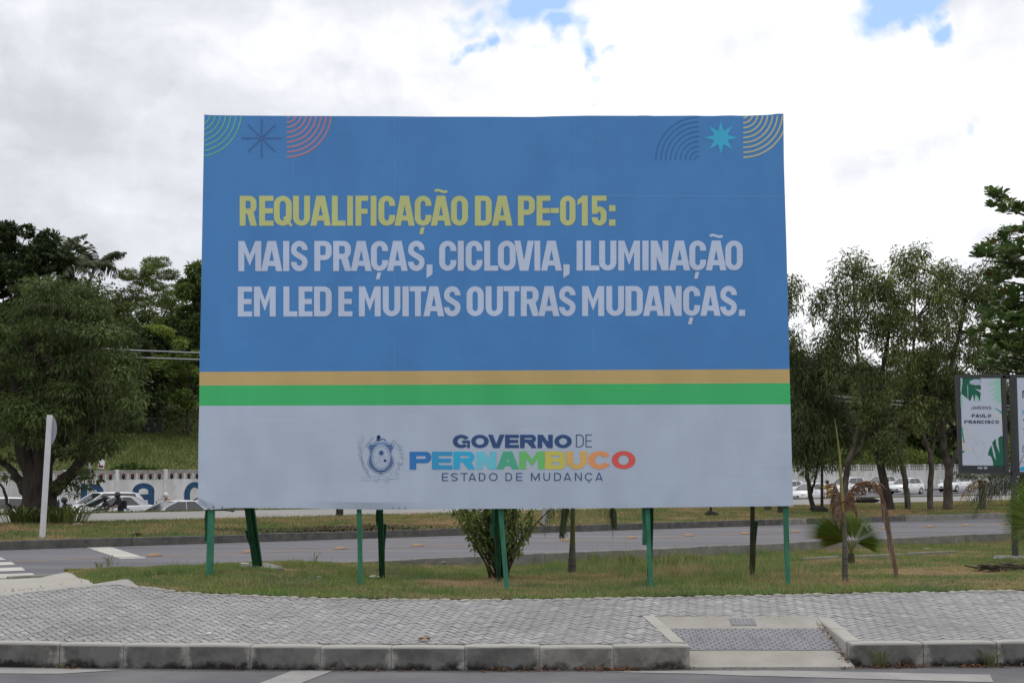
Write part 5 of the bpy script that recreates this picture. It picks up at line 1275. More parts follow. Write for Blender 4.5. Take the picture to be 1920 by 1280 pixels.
for k, (dx, dy, up, L_) in enumerate(((-.22, -.1, .28, 1.0), (-.12, -.35, .3, 1.05), (.62, -.3, .45, 1.35), (.5, .5, .5, 1.2), (-.6, .5, .55, 1.1), (.1, .6, .6, 1.2), (-.05, -.3, .9, .9))):
    V, Fc, cc = [], [], []; frond(V, Fc, cc, ap_, (dx, dy, 0), L_ * .75, .34, (.045, .06, .022), (.12, .15, .05), sag=1.55 if k < 3 else .9, n=22, w_=.022, up=up, hang=.9); poly_obj('frond', V, Fc, cc, M['leaf'], o)
for (px0, py0, px1, py1) in ((1060, 940, 1052, 1003), (1148, 945, 1152, 985)):
    V, Fc, cc = [], [], []; a, b = g(px0, py0, -.2), g(px1, py1, -.3); n = 16
    for i in range(n):
        for sg in (-1, 1, -.4, .5):
            t = i / n; p = a.lerp(b, t); l = .16 * (1 - .4 * t); tip = p + Vector((sg * l * .45, random.uniform(-.04, .04), -l)); wv_ = Vector((.008, .004, .006)); i0 = len(V); k = random.random(); c = [u * (1 - k) + v * k for u, v in zip((.03, .042, .018), (.09, .11, .04))]
            V += [tuple(p - wv_), tuple(p + wv_), tuple(p.lerp(tip, .6) + wv_), tuple(tip), tuple(p.lerp(tip, .6) - wv_)]; Fc.append(tuple(range(i0, i0 + 5))); cc += [c] * 5
    poly_obj('frond_tip', V, Fc, cc, M['leaf'], o)
# ---- fan palms
def fan_leaf(V, Fc, cc, hub, nrm_, up_, r, c0, c1, spread=150, n=34, droop=.1, edge=None):
    nrm_ = Vector(nrm_).normalized(); up_ = (Vector(up_) - nrm_ * Vector(up_).dot(nrm_)).normalized(); rt = up_.cross(nrm_)
    for i in range(n):
        a = R(-spread + 2 * spread * (i + .5) / n); da = R(spread / n) * .74; L_ = r * random.uniform(.88, 1.03) * (1 - .18 * abs(math.sin(a)))
        f = lambda an, l, z_: Vector(hub) + (up_ * math.cos(an) + rt * math.sin(an)) * l + nrm_ * z_ * r + Vector((0, 0, -droop * l * l / r))
        fold = .022; i0 = len(V); k = random.random(); c = [u * (1 - k) + v * k for u, v in zip(c0, c1)]
        if edge and (i < 5 or i > n - 4): c = edge
        V += [tuple(f(a, .02 * r, 0)), tuple(f(a - da, L_ * .55, -fold)), tuple(f(a, L_ * .55, fold)), tuple(f(a + da, L_ * .55, -fold)), tuple(f(a, L_, -.04))]
        Fc += [(i0, i0 + 1, i0 + 2), (i0, i0 + 2, i0 + 3), (i0 + 1, i0 + 4, i0 + 2), (i0 + 2, i0 + 4, i0 + 3)]; cc += [c] * 5
def fan_palm(px, py, d, leaves, label, dark=1.0):
    x, y = gy(px, py, d).x, d; o = empty('fan_palm', (x, y, zla(x, y)), 0, label, 'palm tree'); off_ = o.location.copy(); g = lambda a, b, dy=0: gy(a, b, d + dy) - off_
    mb = MB(); mb.tube([Vector((0, 0, -.05)), Vector((0, 0, .08)), Vector((0, 0, .18))], [.075, .065, .05], 9); mb.build('trunk', M['old_wood'], o)
    for (hx, hy, dy, nx, ny, nz_, ux, uz, r, sp_, edge) in leaves:
        h = g(hx, hy, dy); mb = MB(); mb.tube(curve((0, 0, .15), h, n=5, bow=Vector((0, 0, .03))), [.017, .013, .011, .010, .009, .008], 5); mb.build('leaf_stalk', M['palm_green'], o)
        V, Fc, cc = [], [], []; fan_leaf(V, Fc, cc, h, (nx, ny, nz_), (ux, 0, uz), r, (.15, .24, .045), (.36, .46, .12), sp_, 34, .08, edge); poly_obj('fan_leaf', V, Fc, cc, M['palm_leaf'], o)
    return o
YEL = (.36, .3, .06)
fan_palm(1596, 1052, 24.2, [(1588, 1012, -.1, -.2, -1, .35, -.85, .55, .90, 24, YEL), (1586, 1014, .1, -.1, -1, .5, -1, .2, .6, 22, YEL), (1591, 1010, .05, -.1, -1, .3, -.42, .9, .68, 34, None), (1597, 1010, .15, 0, -1, .25, .0, 1, .66, 34, None), (1602, 1012, 0, .1, -1, .3, .45, .88, .70, 34, None), (1606, 1014, -.1, .2, -1, .4, .85, .52, .66, 32, None), (1607, 1018, .1, .2, -1, .5, 1, .1, .5, 26, None)], 'small green fan palm right of the billboard, behind the dead palm')
fan_palm(1975, 1050, 23.6, [(1940, 965, 0, -.2, -1, .3, -1, .4, .75, 70, YEL), (1945, 985, -.2, -.3, -1, .4, -1, -.1, .7, 60, None), (1950, 945, .2, 0, -1, .4, -.7, .8, .7, 70, None), (1960, 1000, 0, -.3, -.8, .6, -.9, -.4, .55, 60, None)], 'fan palm cut by the right edge, behind the grey sign post')
# ---- dead palm
d = 18.5; x, y = gy(1583.5, 1088, d).x, d
o = empty('dead_palm', (x, y, zla(x, y)), 0, 'slim dead palm with brown hanging fronds and one pale spear leaf', 'palm tree'); off_ = o.location.copy(); g = lambda a, b, dy=0: gy(a, b, d + dy) - off_
mb = MB(); mb.tube([g(1584.5, 1094), g(1584, 1060), g(1584, 1020), g(1583, 985), g(1581, 960)], [.046, .040, .036, .033, .033], 10)
for k in range(9): c = g(1584.2, 1084 - k * 6.5); mb.tube([c - Vector((0, 0, .006)), c + Vector((0, 0, .006))], [.046, .046], 10)
mb.build('trunk', M['palm_bark'], o)
mb = MB(); mb.tube([g(1580, 962), g(1577, 900), g(1574, 850), g(1568, 805), g(1564.5, 783)], [.03, .022, .013, .007, .002], 7); mb.build('spear_leaf', mat('spear', (.27, .25, .08), .7, (.2, .17, .06), 6), o)
BR0, BR1 = (.10, .055, .034), (.30, .19, .125)
def hanging(pts, leafl, n, w_=.009, spread=.35, name='dead_frond', c0=BR0, c1=BR1, dens=2):
    dens = dens * 2
    V, Fc, cc = [], [], []; P = [g(*p) for p in pts]; segs = len(P) - 1
    mbs = MB(); mbs.tube(P, [.016 * (1 - .7 * i / segs) for i in range(segs + 1)], 5)
    rib = mbs.build(name, mat('rib_' + str(len(bpy.data.materials)), (.17, .08, .045), .85), o)
    for i in range(n):
        t = (i + .5) / n * segs; k = min(int(t), segs - 1); p = P[k].lerp(P[k + 1], t - k); fw = (P[k + 1] - P[k]).normalized()
        for _ in range(dens):
            l = leafl * random.uniform(.6, 1.15); dv = fw * .55 + Vector((random.uniform(-spread, spread), random.uniform(-spread, spread), -random.uniform(.4, 1.0))); dv.normalize(); sv = dv.cross(Vector((random.gauss(0, .3), 1, random.gauss(0, .3)))).normalized() * w_ * random.uniform(.5, 1.1)
            i0 = len(V); kk = random.random(); c = [u * (1 - kk) + v * kk for u, v in zip(c0, c1)]; m1, tip = p + dv * l * .5, p + dv * l + Vector((0, 0, -l * .15))
            V += [tuple(p - sv * .5), tuple(p + sv * .5), tuple(m1 + sv), tuple(tip), tuple(m1 - sv)]; Fc.append(tuple(range(i0, i0 + 5))); cc += [c] * 5
    poly_obj('dead_leaflets', V, Fc, cc, M['dry_leaf'], rib)
hanging([(1581, 950), (1590, 925), (1606, 906), (1628, 902), (1648, 915), (1660, 945), (1666, 985), (1672, 1020), (1681, 1062)], .15, 40, spread=.25, dens=2)
hanging([(1652, 925), (1660, 950), (1666, 985), (1671, 1015), (1679, 1050)], .30, 34, spread=.16, dens=4, w_=.010, c1=(.34, .25, .2))
hanging([(1581, 952), (1600, 918), (1622, 902), (1650, 903)], .16, 20, spread=.5, dens=2)
hanging([(1580, 960), (1572, 925), (1566, 905), (1562, 925), (1563, 950)], .22, 22, spread=.25, dens=3)
hanging([(1582, 940), (1592, 930), (1600, 942), (1606, 955)], .15, 14, spread=.3)
hanging([(1581, 955), (1574, 930), (1570, 945), (1572, 965)], .2, 16, spread=.2, c1=(.4, .3, .24))
# ---- palms on the far strip at the right
d = 53; x, y = gy(1842, 953, d).x, d
o = empty('stout_palm', (x, y, zt(x, y)), 0, 'short stout palm trunk beneath the advert panel, dry fronds round its neck', 'palm tree'); mb = MB(); h = zpx(900, d) - o.location.z
mb.tube([(0, 0, -.1), (0, 0, h * .3), (0, 0, h * .7), (.03, 0, h)], [.15, .12, .13, .17], 9); mb.build('trunk', mat('reddish_bark', (.13, .085, .06), .95, (.07, .05, .04), 4, bump=.6), o)
for k in range(16):
    a = k * 2.399; V, Fc, cc = [], [], []; dead = k % 3 == 0
    frond(V, Fc, cc, (0, 0, h), (math.cos(a), math.sin(a), 0), random.uniform(1.2, 1.7), .4, (.16, .1, .05) if dead else (.04, .055, .025), (.3, .2, .1) if dead else (.09, .12, .05), sag=1.3 if dead else .7, n=13, w_=.05, up=.1 if dead else .7); poly_obj('frond', V, Fc, cc, M['leaf'], o)
d = 34; x, y = gy(1950, 953, d).x, d
o = empty('feather_palm', (x, y, zt(x, y)), 0, 'dark feather palm off the right edge, one arching frond under the advert panel', 'palm tree'); off_ = o.location.copy(); g = lambda a, b, dy=0: gy(a, b, d + dy) - off_
h = g(1940, 905); mb = MB(); mb.tube([(0, 0, -.1), (0, 0, .3), h], [.16, .14, .12], 9); mb.build('trunk', M['palm_bark'], o)
for k, (dx, dy, up, L_, sg_) in enumerate(((-1, -.1, .42, 2.15, 1.05), (-1, .5, .5, 2.0, 1.0), (-.9, -.6, .3, 1.6, 1.2), (.4, -1, .5, 1.8, 1), (1, 0, .6, 2, .9), (.3, 1, .7, 2, .9), (-.2, -.2, 1.0, 1.7, .4), (-.3, .9, .8, 1.9, .8))):
    V, Fc, cc = [], [], []; frond(V, Fc, cc, h, (dx, dy, 0), L_, .5, (.025, .035, .022), (.07, .085, .05), sag=sg_, n=34, w_=.035, up=up, hang=1.0, ragged=.08); poly_obj('frond', V, Fc, cc, M['leaf'], o)
# ---- grass: hundreds of thousands of blades, each patch one mass
def blades(name, X, Y, Z, H_, W_, cols, kind='stuff'):
    n = len(X); a = RNG.uniform(0, 6.283, n); lean = RNG.normal(0, .38, (n, 2)) * H_[:, None]
    b = np.stack([X, Y, Z - .004], 1); s_ = np.stack([np.cos(a), np.sin(a), np.zeros(n)], 1) * (W_ / 2)[:, None]
    tip = b + np.stack([lean[:, 0], lean[:, 1], H_], 1); mid = b + np.stack([lean[:, 0] * .3, lean[:, 1] * .3, H_ * .55], 1)
    V = np.stack([b - s_, b + s_, mid + s_ * .8, tip, mid - s_ * .8], 1).reshape(-1, 3); i = np.arange(n)[:, None] * 5
    Fq = np.concatenate([i + np.array([[0, 1, 2, 4]]), i + np.array([[4, 2, 3, 3]])]); 
    V4 = np.stack([b - s_, b + s_, tip + s_ * .12, tip - s_ * .12], 1).reshape(-1, 3); F4 = np.arange(n * 4).reshape(-1, 4)
    o = nmesh(name, V4, F4, M['grass'], np.repeat(cols, 4, 0)); return tag(o, kind=kind)
n = 420000; X = RNG.uniform(-6.7, 14.5, n); u = RNG.random(n); lo_ = np.interp(X, *LAWN_LO); hi_ = (KN - .13 + X * math.sin(T1)) / math.cos(T1)
Y = lo_ + .0 + (hi_ - lo_) * u ** 1.15; ok = (np.abs(X) < Y * .41 + .2); X, Y = X[ok], Y[ok]
d_ = dryness(X, Y); keep = RNG.random(len(X)) > d_ * .45; X, Y, d_ = X[keep], Y[keep], d_[keep]
Z = z_lawn2(X, Y); tall = sstep(.3, 2.5, X) * sstep(17.2, 19, Y) * (1 - sstep(3.8, 5, X)) + .9 * sstep(18.5, 20, s1(X, Y)) * sstep(-1, 1, X)
Hh = (1 + 1.3 * np.clip((fbm(X, Y, 2.6, 51) - .56) * 8, 0, 1)) * (.018 + .028 * RNG.random(len(X)) ** 1.5) * (1 - .45 * d_) * (.55 + .9 * fbm(X, Y, 1.3, 30)) * (1 + 1.6 * np.clip(tall, 0, 1)) * np.where(RNG.random(len(X)) < .012, 2.2, 1)
cols = turf_col(X, Y) * (.7 + .75 * RNG.random((len(X), 1)))
st_ = RNG.random(len(X)) < .08 + .18 * d_; cols[st_] = np.array([.26, .21, .12]) * (.7 + .5 * RNG.random((st_.sum(), 1)))
cols = cols * 1.6
blades('lawn_grass', X, Y, Z, Hh, .007 + .006 * RNG.random(len(X)), cols)
n = 230000; t_ = RNG.uniform(-14, 62, n); s_ = RNG.uniform(KF + .15, KF + 12, n); X = t_ * math.cos(T1) - s_ * math.sin(T1); Y = t_ * math.sin(T1) + s_ * math.cos(T1)
ok = (s2(X, Y) < 36.1) & (np.abs(X) < Y * .41 + .5); X, Y = X[ok], Y[ok]; cols = turf_col(X, Y) * (.7 + .75 * RNG.random((len(X), 1))); lum = cols.sum(1); ok = lum > .09; X, Y, cols = X[ok], Y[ok], cols[ok] * 1.35
blades('verge_grass', X, Y, z_strip(X, Y), .03 + .06 * RNG.random(len(X)), .014 + .01 * RNG.random(len(X)), cols)
n = 120000; t_ = RNG.uniform(-10, 150, n); s_ = RNG.uniform(41, 46.5, n); X = t_ * math.cos(T2) - s_ * math.sin(T2); Y = t_ * math.sin(T2) + s_ * math.cos(T2); ok = np.abs(X) < Y * .41 + 1; X, Y = X[ok], Y[ok]
g_ = RNG.random((len(X), 1)); cols = (np.array([.075, .11, .03]) * (1 - g_) + np.array([.16, .16, .06]) * g_) * (.8 + .5 * RNG.random((len(X), 1)))
k = sstep(.5, .7, fbm(X, Y, .45, 40)) * (RNG.random(len(X)) < .5); lft = 1 - sstep(-6, 8, X)
blades('highway_verge_grass', X, Y, z_verge(X, Y), (.03 + .05 * RNG.random(len(X))) * (1 + 5.5 * k * lft), .03 + .02 * RNG.random(len(X)), cols)
n = 90000; t_ = RNG.uniform(-12, 78, n); s_ = RNG.uniform(77.6, 104, n); X = t_ * math.cos(T2) - s_ * math.sin(T2); Y = t_ * math.sin(T2) + s_ * math.cos(T2)
g_ = fbm(X, Y, .5, 60)[:, None]; cols = (np.array([.075, .115, .028]) * (1 - g_) + np.array([.15, .165, .055]) * g_) * (.7 + .6 * RNG.random((n, 1)))
blades('bank_grass', X, Y, z_hill(X, Y) - .02, .10 + .25 * RNG.random(n) ** 2 * g_[:, 0] * 2, .07 + .05 * RNG.random(n), cols)
# tufts standing out in the lawn and weeds growing from the kerb foot
tl = [(205, 1072, 16, .22, 'grass tuft at the left tip of the lawn beside the apron'), (185, 1078, 16, .14, 'low grass tuft where the lawn starts on the left'), (1248, 1062, 70, .34, 'coarse grass tussock right of the fourth front post'), (1180, 1050, 60, .3, 'coarse grass tussock left of the fourth front post'), (1120, 1040, 60, .26, 'coarse grass tussock right of the young palm'), (1300, 1045, 60, .26, 'coarse grass tussock between the fourth post and the old strut'), (588, 1066, 10, .3, 'thin dry grass stalks between the left posts')]
for px, py, n, L_, lab in tl:
    p = gz(px, py, .1); clump('grass_tuft', p.x, p.y, n, L_, .010, (.08, .11, .035), (.17, .2, .07), lab, 'grass tuft', .05 if n < 30 else .22, 'grass', z=zla(p.x, p.y), lean=.6)
for px, py, n, L_, sp_, lab in ((1642, 1247, 34, .24, .05, 'green weed with long blades at the kerb foot right of the ramp'), (1853, 1248, 30, .20, .06, 'green weed with a thin flower stalk at the kerb foot, far right'), (936, 1258, 3, .12, .01, 'single thin weed at the kerb foot'), (122, 1249, 8, .045, .05, 'tiny weed at the kerb foot on the far left')):
    p = gz(px, py, 0); y = float(kerb_y(p.x)) - .05; clump('kerb_weed', p.x, y, n, L_, .006, (.06, .09, .025), (.16, .19, .07), lab, 'weed', sp_, 'grass', z=.002, lean=.8)
p = gz(1853, 1248, 0)
# ------------------------------------------------------------------ the white wall beyond the highway
TW0, TW1, PW = -20.0, 190.0, 3.3
wall = empty('perimeter_wall', (*P2(20, 77.2), float(z_hw(*P2(20, 77.2)))), T2, 'long whitewashed wall with pierced top blocks and big blue letters beyond the highway', 'wall')
wm = wall.matrix_basis.copy(); wall_inv = (Matrix.Translation(wall.location) @ Matrix.Rotation(T2, 4, 'Z')).inverted()
def wl(t, dy, z): return Vector((t - 20, dy, z - wall.location.z))     # wall-local: along, towards the hill, up
tp0 = t2(*gy(222, 900, 82.6).xy) % PW
edges = [tp0 + PW * k for k in range(int((TW0 - tp0) // PW), int((TW1 - tp0) // PW))]
WH = 2.72
block = None; bal = None
def panel_z(t): return float(z_hw(*P2(t, 77))) 
for t in edges:
    z0 = panel_z(t + PW / 2) - .15; zt_ = panel_z(t + PW / 2) + WH; left_part = t < 75
    mb = MB(); a, b_ = wl(t + .13, 0, z0), wl(t + PW - .13, 0, z0); top_ = zt_ - .62
    mb.box(a.x, b_.x, -.06, .06, a.z, top_ - wall.location.z); mb.build('wall_panel', M['wall_white'], wall)
    mb = MB(); mb.cbox(wl(t - .13, 0, 0).x, wl(t + .13, 0, 0).x, -.11, .11, z0 - wall.location.z, zt_ + .02 - wall.location.z, .02); mb.build('pillar', M['wall_white'], wall)
    mb = MB(); mb.cbox(wl(t + .13, 0, 0).x, wl(t + PW - .13, 0, 0).x, -.09, .09, zt_ - .16 - wall.location.z, zt_ - wall.location.z, .015); mb.build('coping', M['wall_cap'], wall)
    if -12 < t < 62:
        for k in range(5):
            xc = wl(t + .13 + (k + .5) * (PW - .26) / 5, 0, 0).x; hw = (PW - .26) / 10
            if block is None:
                mb = MB(); z1, z2 = 0, .46                   # pierced block: frame, bars and corner arcs
                for bx in ((-hw, hw, 0, .05), (-hw, hw, .41, .46), (-hw, -hw + .045, .05, .41), (hw - .045, hw, .05, .41)): mb.box(bx[0], bx[1], -.05, .05, bx[2], bx[3])
                for q_ in arcq(0, .23, .20, .20, .165, .165, 0, 360, 16):
                    for yy in (-.045,): mb.face([(x, yy, z) for x, z in q_])
                    mb.face([(q_[0][0], -.045, q_[0][1]), (q_[1][0], -.045, q_[1][1]), (q_[1][0], .045, q_[1][1]), (q_[0][0], .045, q_[0][1])])
                for sg in (-1, 1):
                    for z_ in (.12, .23, .34): mb.box(min(sg * .1, sg * hw), max(sg * .1, sg * hw), -.04, .04, z_ - .018, z_ + .018)
                    for ang in (40, 140): mb.tube([(0, 0, .23), (sg * .24 * abs(math.cos(R(ang))), 0, .23 + .2 * math.sin(R(ang)))], .02, 4); mb.tube([(0, 0, .23), (sg * .24 * abs(math.cos(R(ang))), 0, .23 - .2 * math.sin(R(ang)))], .02, 4)
                bo = mb.build('pierced_block', M['wall_white'], wall); block = bo
                mb = MB(); rows = [[(x, -.075 - 0, z), (x * .6, -.10, z)] for x, z in ()]; mb.tube([(0, -.07, .04), (0, -.07, .12), (0, -.07, .22)], [.045, .09, .10], 8); vs_ = mb.build('vase', M['vase'], bo)
                mb = MB(); 
                for q2 in ((0, .33, .075), (-.075, .29, .055), (.075, .29, .055), (-.04, .36, .05), (.05, .36, .05)): mb.ball((q2[0], -.08, q2[1]), q2[2], 7, 5)
                fl_ = mb.build('flower', M['flower'], bo)
            else:
                bo = block.copy(); COL.objects.link(bo)
                for ch in list(block.children): c2 = ch.copy(); COL.objects.link(c2); c2.parent = bo
            bo.location = (xc, 0, top_ - wall.location.z)
    else:
        mb = MB(); n = 7
        for k in range(n):
            x = wl(t + .13 + (k + .5) * (PW - .26) / n, 0, 0).x; z_ = top_ - wall.location.z; mb.tube([(x, 0, z_), (x, 0, z_ + .10), (x, 0, z_ + .16), (x, 0, z_ + .24), (x, 0, z_ + .36), (x, 0, z_ + .46)], [.08, .06, .10, .12, .06, .08], 6)
        if t > 62 and t < 185: mb.build('balustrade', M['wall_white'], wall)
def wall_word(spec):
    for ch, pxc, pyt in spec:
        # the letter stands on the wall plane where the given view direction meets it
        r = ray(pxc, pyt); k = 77.1 / (-r.x * math.sin(T2) + r.y * math.cos(T2)); tc_ = t2(r.x * k, r.y * k); ztp = CH + r.z * k; w_, h_ = 1.5, 1.75
        polys = glyph(ch, w_, h_, .42, .36, False); cx = tc_ - 20 - w_ / 2; zb = ztp - h_ - wall.location.z
        flat_print('painted_letter', [(polys, 0) + ((1,) if ch == 'S' else ())], lambda x, y: Vector((cx + x, -.0645, zb + y)), [M['wall_blue']], wall)
wall_word([('S', 92, 906), ('P', 174, 907), ('C', 366, 903)])
# the square-shouldered A
r = ray(270, 905); k = 77.1 / (-r.x * math.sin(T2) + r.y * math.cos(T2)); tcA = t2(r.x * k, r.y * k) - 20; zA = CH + r.z * k - wall.location.z
pa = arcq(0, -.5, .75, .5, .32, .16, 0, 180, 14) + [rct(-.75, -.32, -1.75, -.5), rct(.32, .75, -1.75, -.5)]
flat_print('painted_letter', [(pa + [rct(-.34, .34, -1.06, -.70)], 0)], lambda x, y: Vector((tcA + x, -.0645, zA + y)), [M['wall_blue']], wall)
# low dark hut under the trees on the bank, street lamp post before the wall
x, y = gy(268, 790, 106).x, 106; hut = empty('hut', (x, y, zt(x, y)), .5, 'low dark hut under the trees on the grassy bank', 'hut')
mb = MB(); mb.cbox(-1.3, 1.3, -.9, .9, -.2, .9, .03); mb.build('body', M['black'], hut); mb = MB(); mb.cbox(-1.5, 1.5, -1.1, 1.1, .9, 1.02, .03); mb.build('roof', M['charcoal'], hut)
p = P2(t2(*gy(167, 880, 80).xy), 75.6); lp = empty('sign_post', (p[0], p[1], zt(*p)), 0, 'thin pale post with a small red and white sign before the white wall', 'sign post')
mb = MB(); mb.tube([(0, 0, 0), (0, 0, 3.2)], [.09, .09], 8); mb.build('pole', M['galv'], lp); mb = MB(); mb.cbox(.05, .42, -.14, -.1, 2.9, 3.95, .03, Matrix.Rotation(.15, 4, 'Y')); mb.build('sign_plate', M['plaster'], lp)
mb = MB(); mb.cbox(.08, .38, -.155, -.141, 2.95, 3.1, .006, Matrix.Rotation(.15, 4, 'Y')); mb.cbox(.08, .38, -.155, -.141, 3.6, 3.75, .006, Matrix.Rotation(.15, 4, 'Y')); mb.build('red_band', M['flower'], lp)
# ------------------------------------------------------------------ cars
def car_parts(kind, paint):
    """one detailed car about its own centre, nose towards +X"""
    P_ = {'hatch': dict(L=4.0, W=1.74, H=1.50, hood=.93, belt=.98, ws=.62, wt=.12, rt=-1.35, rb=-1.82, nose=.62, tail=1.0),
          'sedan': dict(L=4.5, W=1.76, H=1.46, hood=.92, belt=.98, ws=.80, wt=.22, rt=-.95, rb=-1.62, nose=.62, tail=1.0),
          'suv': dict(L=4.3, W=1.80, H=1.66, hood=1.04, belt=1.08, ws=.80, wt=.35, rt=-1.6, rb=-2.0, nose=.72, tail=1.1)}[kind]
    L_, W_, H_ = P_['L'], P_['W'], P_['H']; hx = L_ / 2; out = []
    # lower body: rings along X
    st_ = [(hx, .78, P_['nose'] - .14, .32), (hx - .06, .88, P_['nose'] + .02, .24), (hx - .35, .97, P_['hood'] - .16, .20), (P_['ws'] + .45, 1, P_['hood'] - .02, .19), (P_['ws'] + .05, 1, P_['belt'] - .02, .19), (0, 1, P_['belt'], .19), (P_['rt'], 1, P_['belt'] + .02, .19), (P_['rb'], .98, P_['tail'] + .02, .2), (-hx + .1, .93, P_['tail'] - .06, .24), (-hx, .84, P_['tail'] - .22, .34)]
    mb = MB(); rows = []
    fw, rw = hx - .82, -hx + .78
    for (x, wf, zt2_, zb) in st_:
        w2 = W_ / 2 * wf; rows.append([(x, -w2 * .9, zb), (x, -w2 * .985, zb + .12), (x, -w2, (zt2_ + zb) * .5), (x, -w2 * .97, zt2_ - .07), (x, -w2 * .86, zt2_), (x, 0, zt2_ + .025), (x, w2 * .86, zt2_), (x, w2 * .97, zt2_ - .07), (x, w2, (zt2_ + zb) * .5), (x, w2 * .985, zb + .12), (x, w2 * .9, zb)])
    mb.grid(rows); mb.face(rows[0]); mb.face(rows[-1][::-1]); out.append(('body', mb, paint))
    # greenhouse of glass
    mb = MB(); bz = P_['belt'] - .01; wB, wT = W_ / 2 * .90, W_ / 2 * .70
    def gring(x, z, k): w2 = wB + (wT - wB) * k; return [(x, -w2, z), (x, 0, z + .02 * k), (x, w2, z)]
    xs_b = [P_['ws'] + .42, P_['rb'] - .02]; xt = [P_['wt'], P_['rt']]
    b4 = [(xs_b[0], -wB * .94, bz), (xs_b[0], wB * .94, bz), (xs_b[1], wB * .94, bz), (xs_b[1], -wB * .94, bz)]
    t4 = [(xt[0], -wT, H_ - .05), (xt[0], wT, H_ - .05), (xt[1], wT, H_ - .06), (xt[1], -wT, H_ - .06)]
    for i in range(4): j = (i + 1) % 4; mb.face([b4[i], b4[j], t4[j], t4[i]])
    out.append(('windows', mb, M['glass']))
    mb = MB(); r_ = []
    for x, k, z in ((xt[0] + .06, .94, H_ - .065), (xt[0] - .08, 1.0, H_ - .015), ((xt[0] + xt[1]) / 2, 1.02, H_), (xt[1] + .12, 1.0, H_ - .02), (xt[1] - .05, .95, H_ - .07)):
        r_.append([(x, -wT * k - .015, z - .05), (x, -wT * k * .9, z - .008), (x, 0, z + .012), (x, wT * k * .9, z - .008), (x, wT * k + .015, z - .05)])
    mb.grid(r_); out.append(('roof', mb, paint))
    mb = MB()
    for sg in (-1, 1):
        for (xa_, xb_, r0) in ((xs_b[0], xt[0], .028), (xs_b[1], xt[1], .035)): mb.tube([(xa_, sg * wB * .95, bz - .02), ((xa_ + xb_) / 2, sg * (wB * .95 + wT) / 2 * 1.01, (bz + H_) / 2), (xb_, sg * wT * 1.01, H_ - .05)], r0, 6)
        xm = (P_['ws'] + P_['rt']) / 2 - .1; mb.tube([(xm, sg * wB * .955, bz - .02), (xm - .02, sg * wT * .99, H_ - .06)], .02, 5); q3 = [(xs_b[1] - .01, sg * (wB * .95 + .012), bz), (xs_b[1] + (.50 if kind == 'sedan' else .32), sg * (wB * .95 + .012), bz), (xt[1] + (.34 if kind == 'sedan' else .16), sg * (wT + .012), H_ - .05), (xt[1], sg * (wT + .012), H_ - .05)]; mb.face(q3 if sg > 0 else q3[::-1])
    out.append(('pillars', mb, paint))
    mb = MB()
    for sg in (-1, 1): mb.ball((P_['ws'] + .28, sg * (W_ / 2 + .08), P_['belt'] + .04), .1, 8, 6, (.7, 1.0, .75))
    out.append(('mirrors', mb, paint))
    mb = MB(); z = P_['nose'] - .02
    mb.cbox(hx - .12, hx + .006, -.42, .42, z - .22, z - .08, .02); mb.cbox(hx - .1, hx + .004, -.62, .62, .26, .36, .02); out.append(('grille', mb, M['black']))
    hl = []
    for sg in (-1, 1): m2 = MB(); m2.ball((hx - .14, sg * W_ / 2 * .74, z + .0), .16, 8, 6, (.9, 1.05, .48)); out.append(('headlight', m2, M['lamp_glass']))
    for sg in (-1, 1): m2 = MB(); m2.ball((-hx + .09, sg * W_ / 2 * .80, P_['tail'] - .2), .13, 8, 6, (.7, .8, 1.1)); out.append(('tail_light', m2, M['red_lamp']))
    mb = MB(); mb.cbox(hx - .02, hx + .018, -.2, .2, .38, .50, .004); out.append(('number_plate', mb, M['galv']))
    mb = MB()
    for sg in (-1, 1):
        for x in (P_['ws'] - .1, P_['rt'] + .55): mb.cbox(x - .1, x + .1, sg * (W_ / 2 + .004) - .012, sg * (W_ / 2 + .004) + .012, .80, .835, .004)
    out.append(('door_handles', mb, M['charcoal']))
    wh = []
    for x in (fw, rw):
        for sg in (-1, 1): wh.append((x, sg * (W_ / 2 - .10)))
    return out, wh
CARLIB = {}
def car(px, roof_y, d, kind, paint, label, group='cars queueing on the highway', face=math.pi, dz=0.0):
    x = gy(px, 900, d).x; z = zt(x, d) + dz
    key = (kind, paint)
    if key not in CARLIB:
        o = empty('parked_car'); parts, wh = car_parts(kind, M[paint])
        for nm, mb, m_ in parts:
            q_ = mb.build(nm, m_, o)
        for (wx, wy) in wh:
            sg = 1 if wy > 0 else -1; mb = MB(); mb.tube([(wx, wy - .1, .31), (wx, wy - .085, .31), (wx, wy + .085, .31), (wx, wy + .1, .31)], [.27, .31, .31, .27], 18); t = mb.build('wheel', M['rubber'], o)
            mb = MB(); mb.tube([(wx, wy + sg * .095, .31), (wx, wy + sg * .108, .31)], [.19, .17], 12); mb.build('rim', M['chrome'], t)
            mb = MB(); n = 14; rr_ = []
            for k in range(n + 1): a = math.pi * k / n; rr_.append([(wx + .36 * math.cos(a), wy + sg * .105, .30 + .36 * math.sin(a)), (wx + .315 * math.cos(a), wy + sg * .105, .30 + .315 * math.sin(a))])
            mb.grid(rr_, smooth=False); mb.build('wheel_arch', M['black'], o)
        CARLIB[key] = o
    else: o = copy_tree(CARLIB[key])
    o.name = 'car'; o.location = (x, d, z); o.rotation_euler = (0, 0, T2 + face); tag(o, label, 'car', group); return o
car(212, 926, 66.5, 'sedan', 'car_silver', 'pale silver sedan nearest behind the two riders in dark clothes')
car(196, 918, 72, 'suv', 'car_white', 'white estate car behind the pale silver sedan, its roof highest on the left', dz=-.1)
car(330, 930, 61.5, 'sedan', 'car_silver', 'low silver car with a bright windscreen, front end right of the riders', dz=-.12)
car(390, 926, 66, 'hatch', 'car_navy', 'dark blue car with only its front showing at the left billboard edge', dz=-.08)
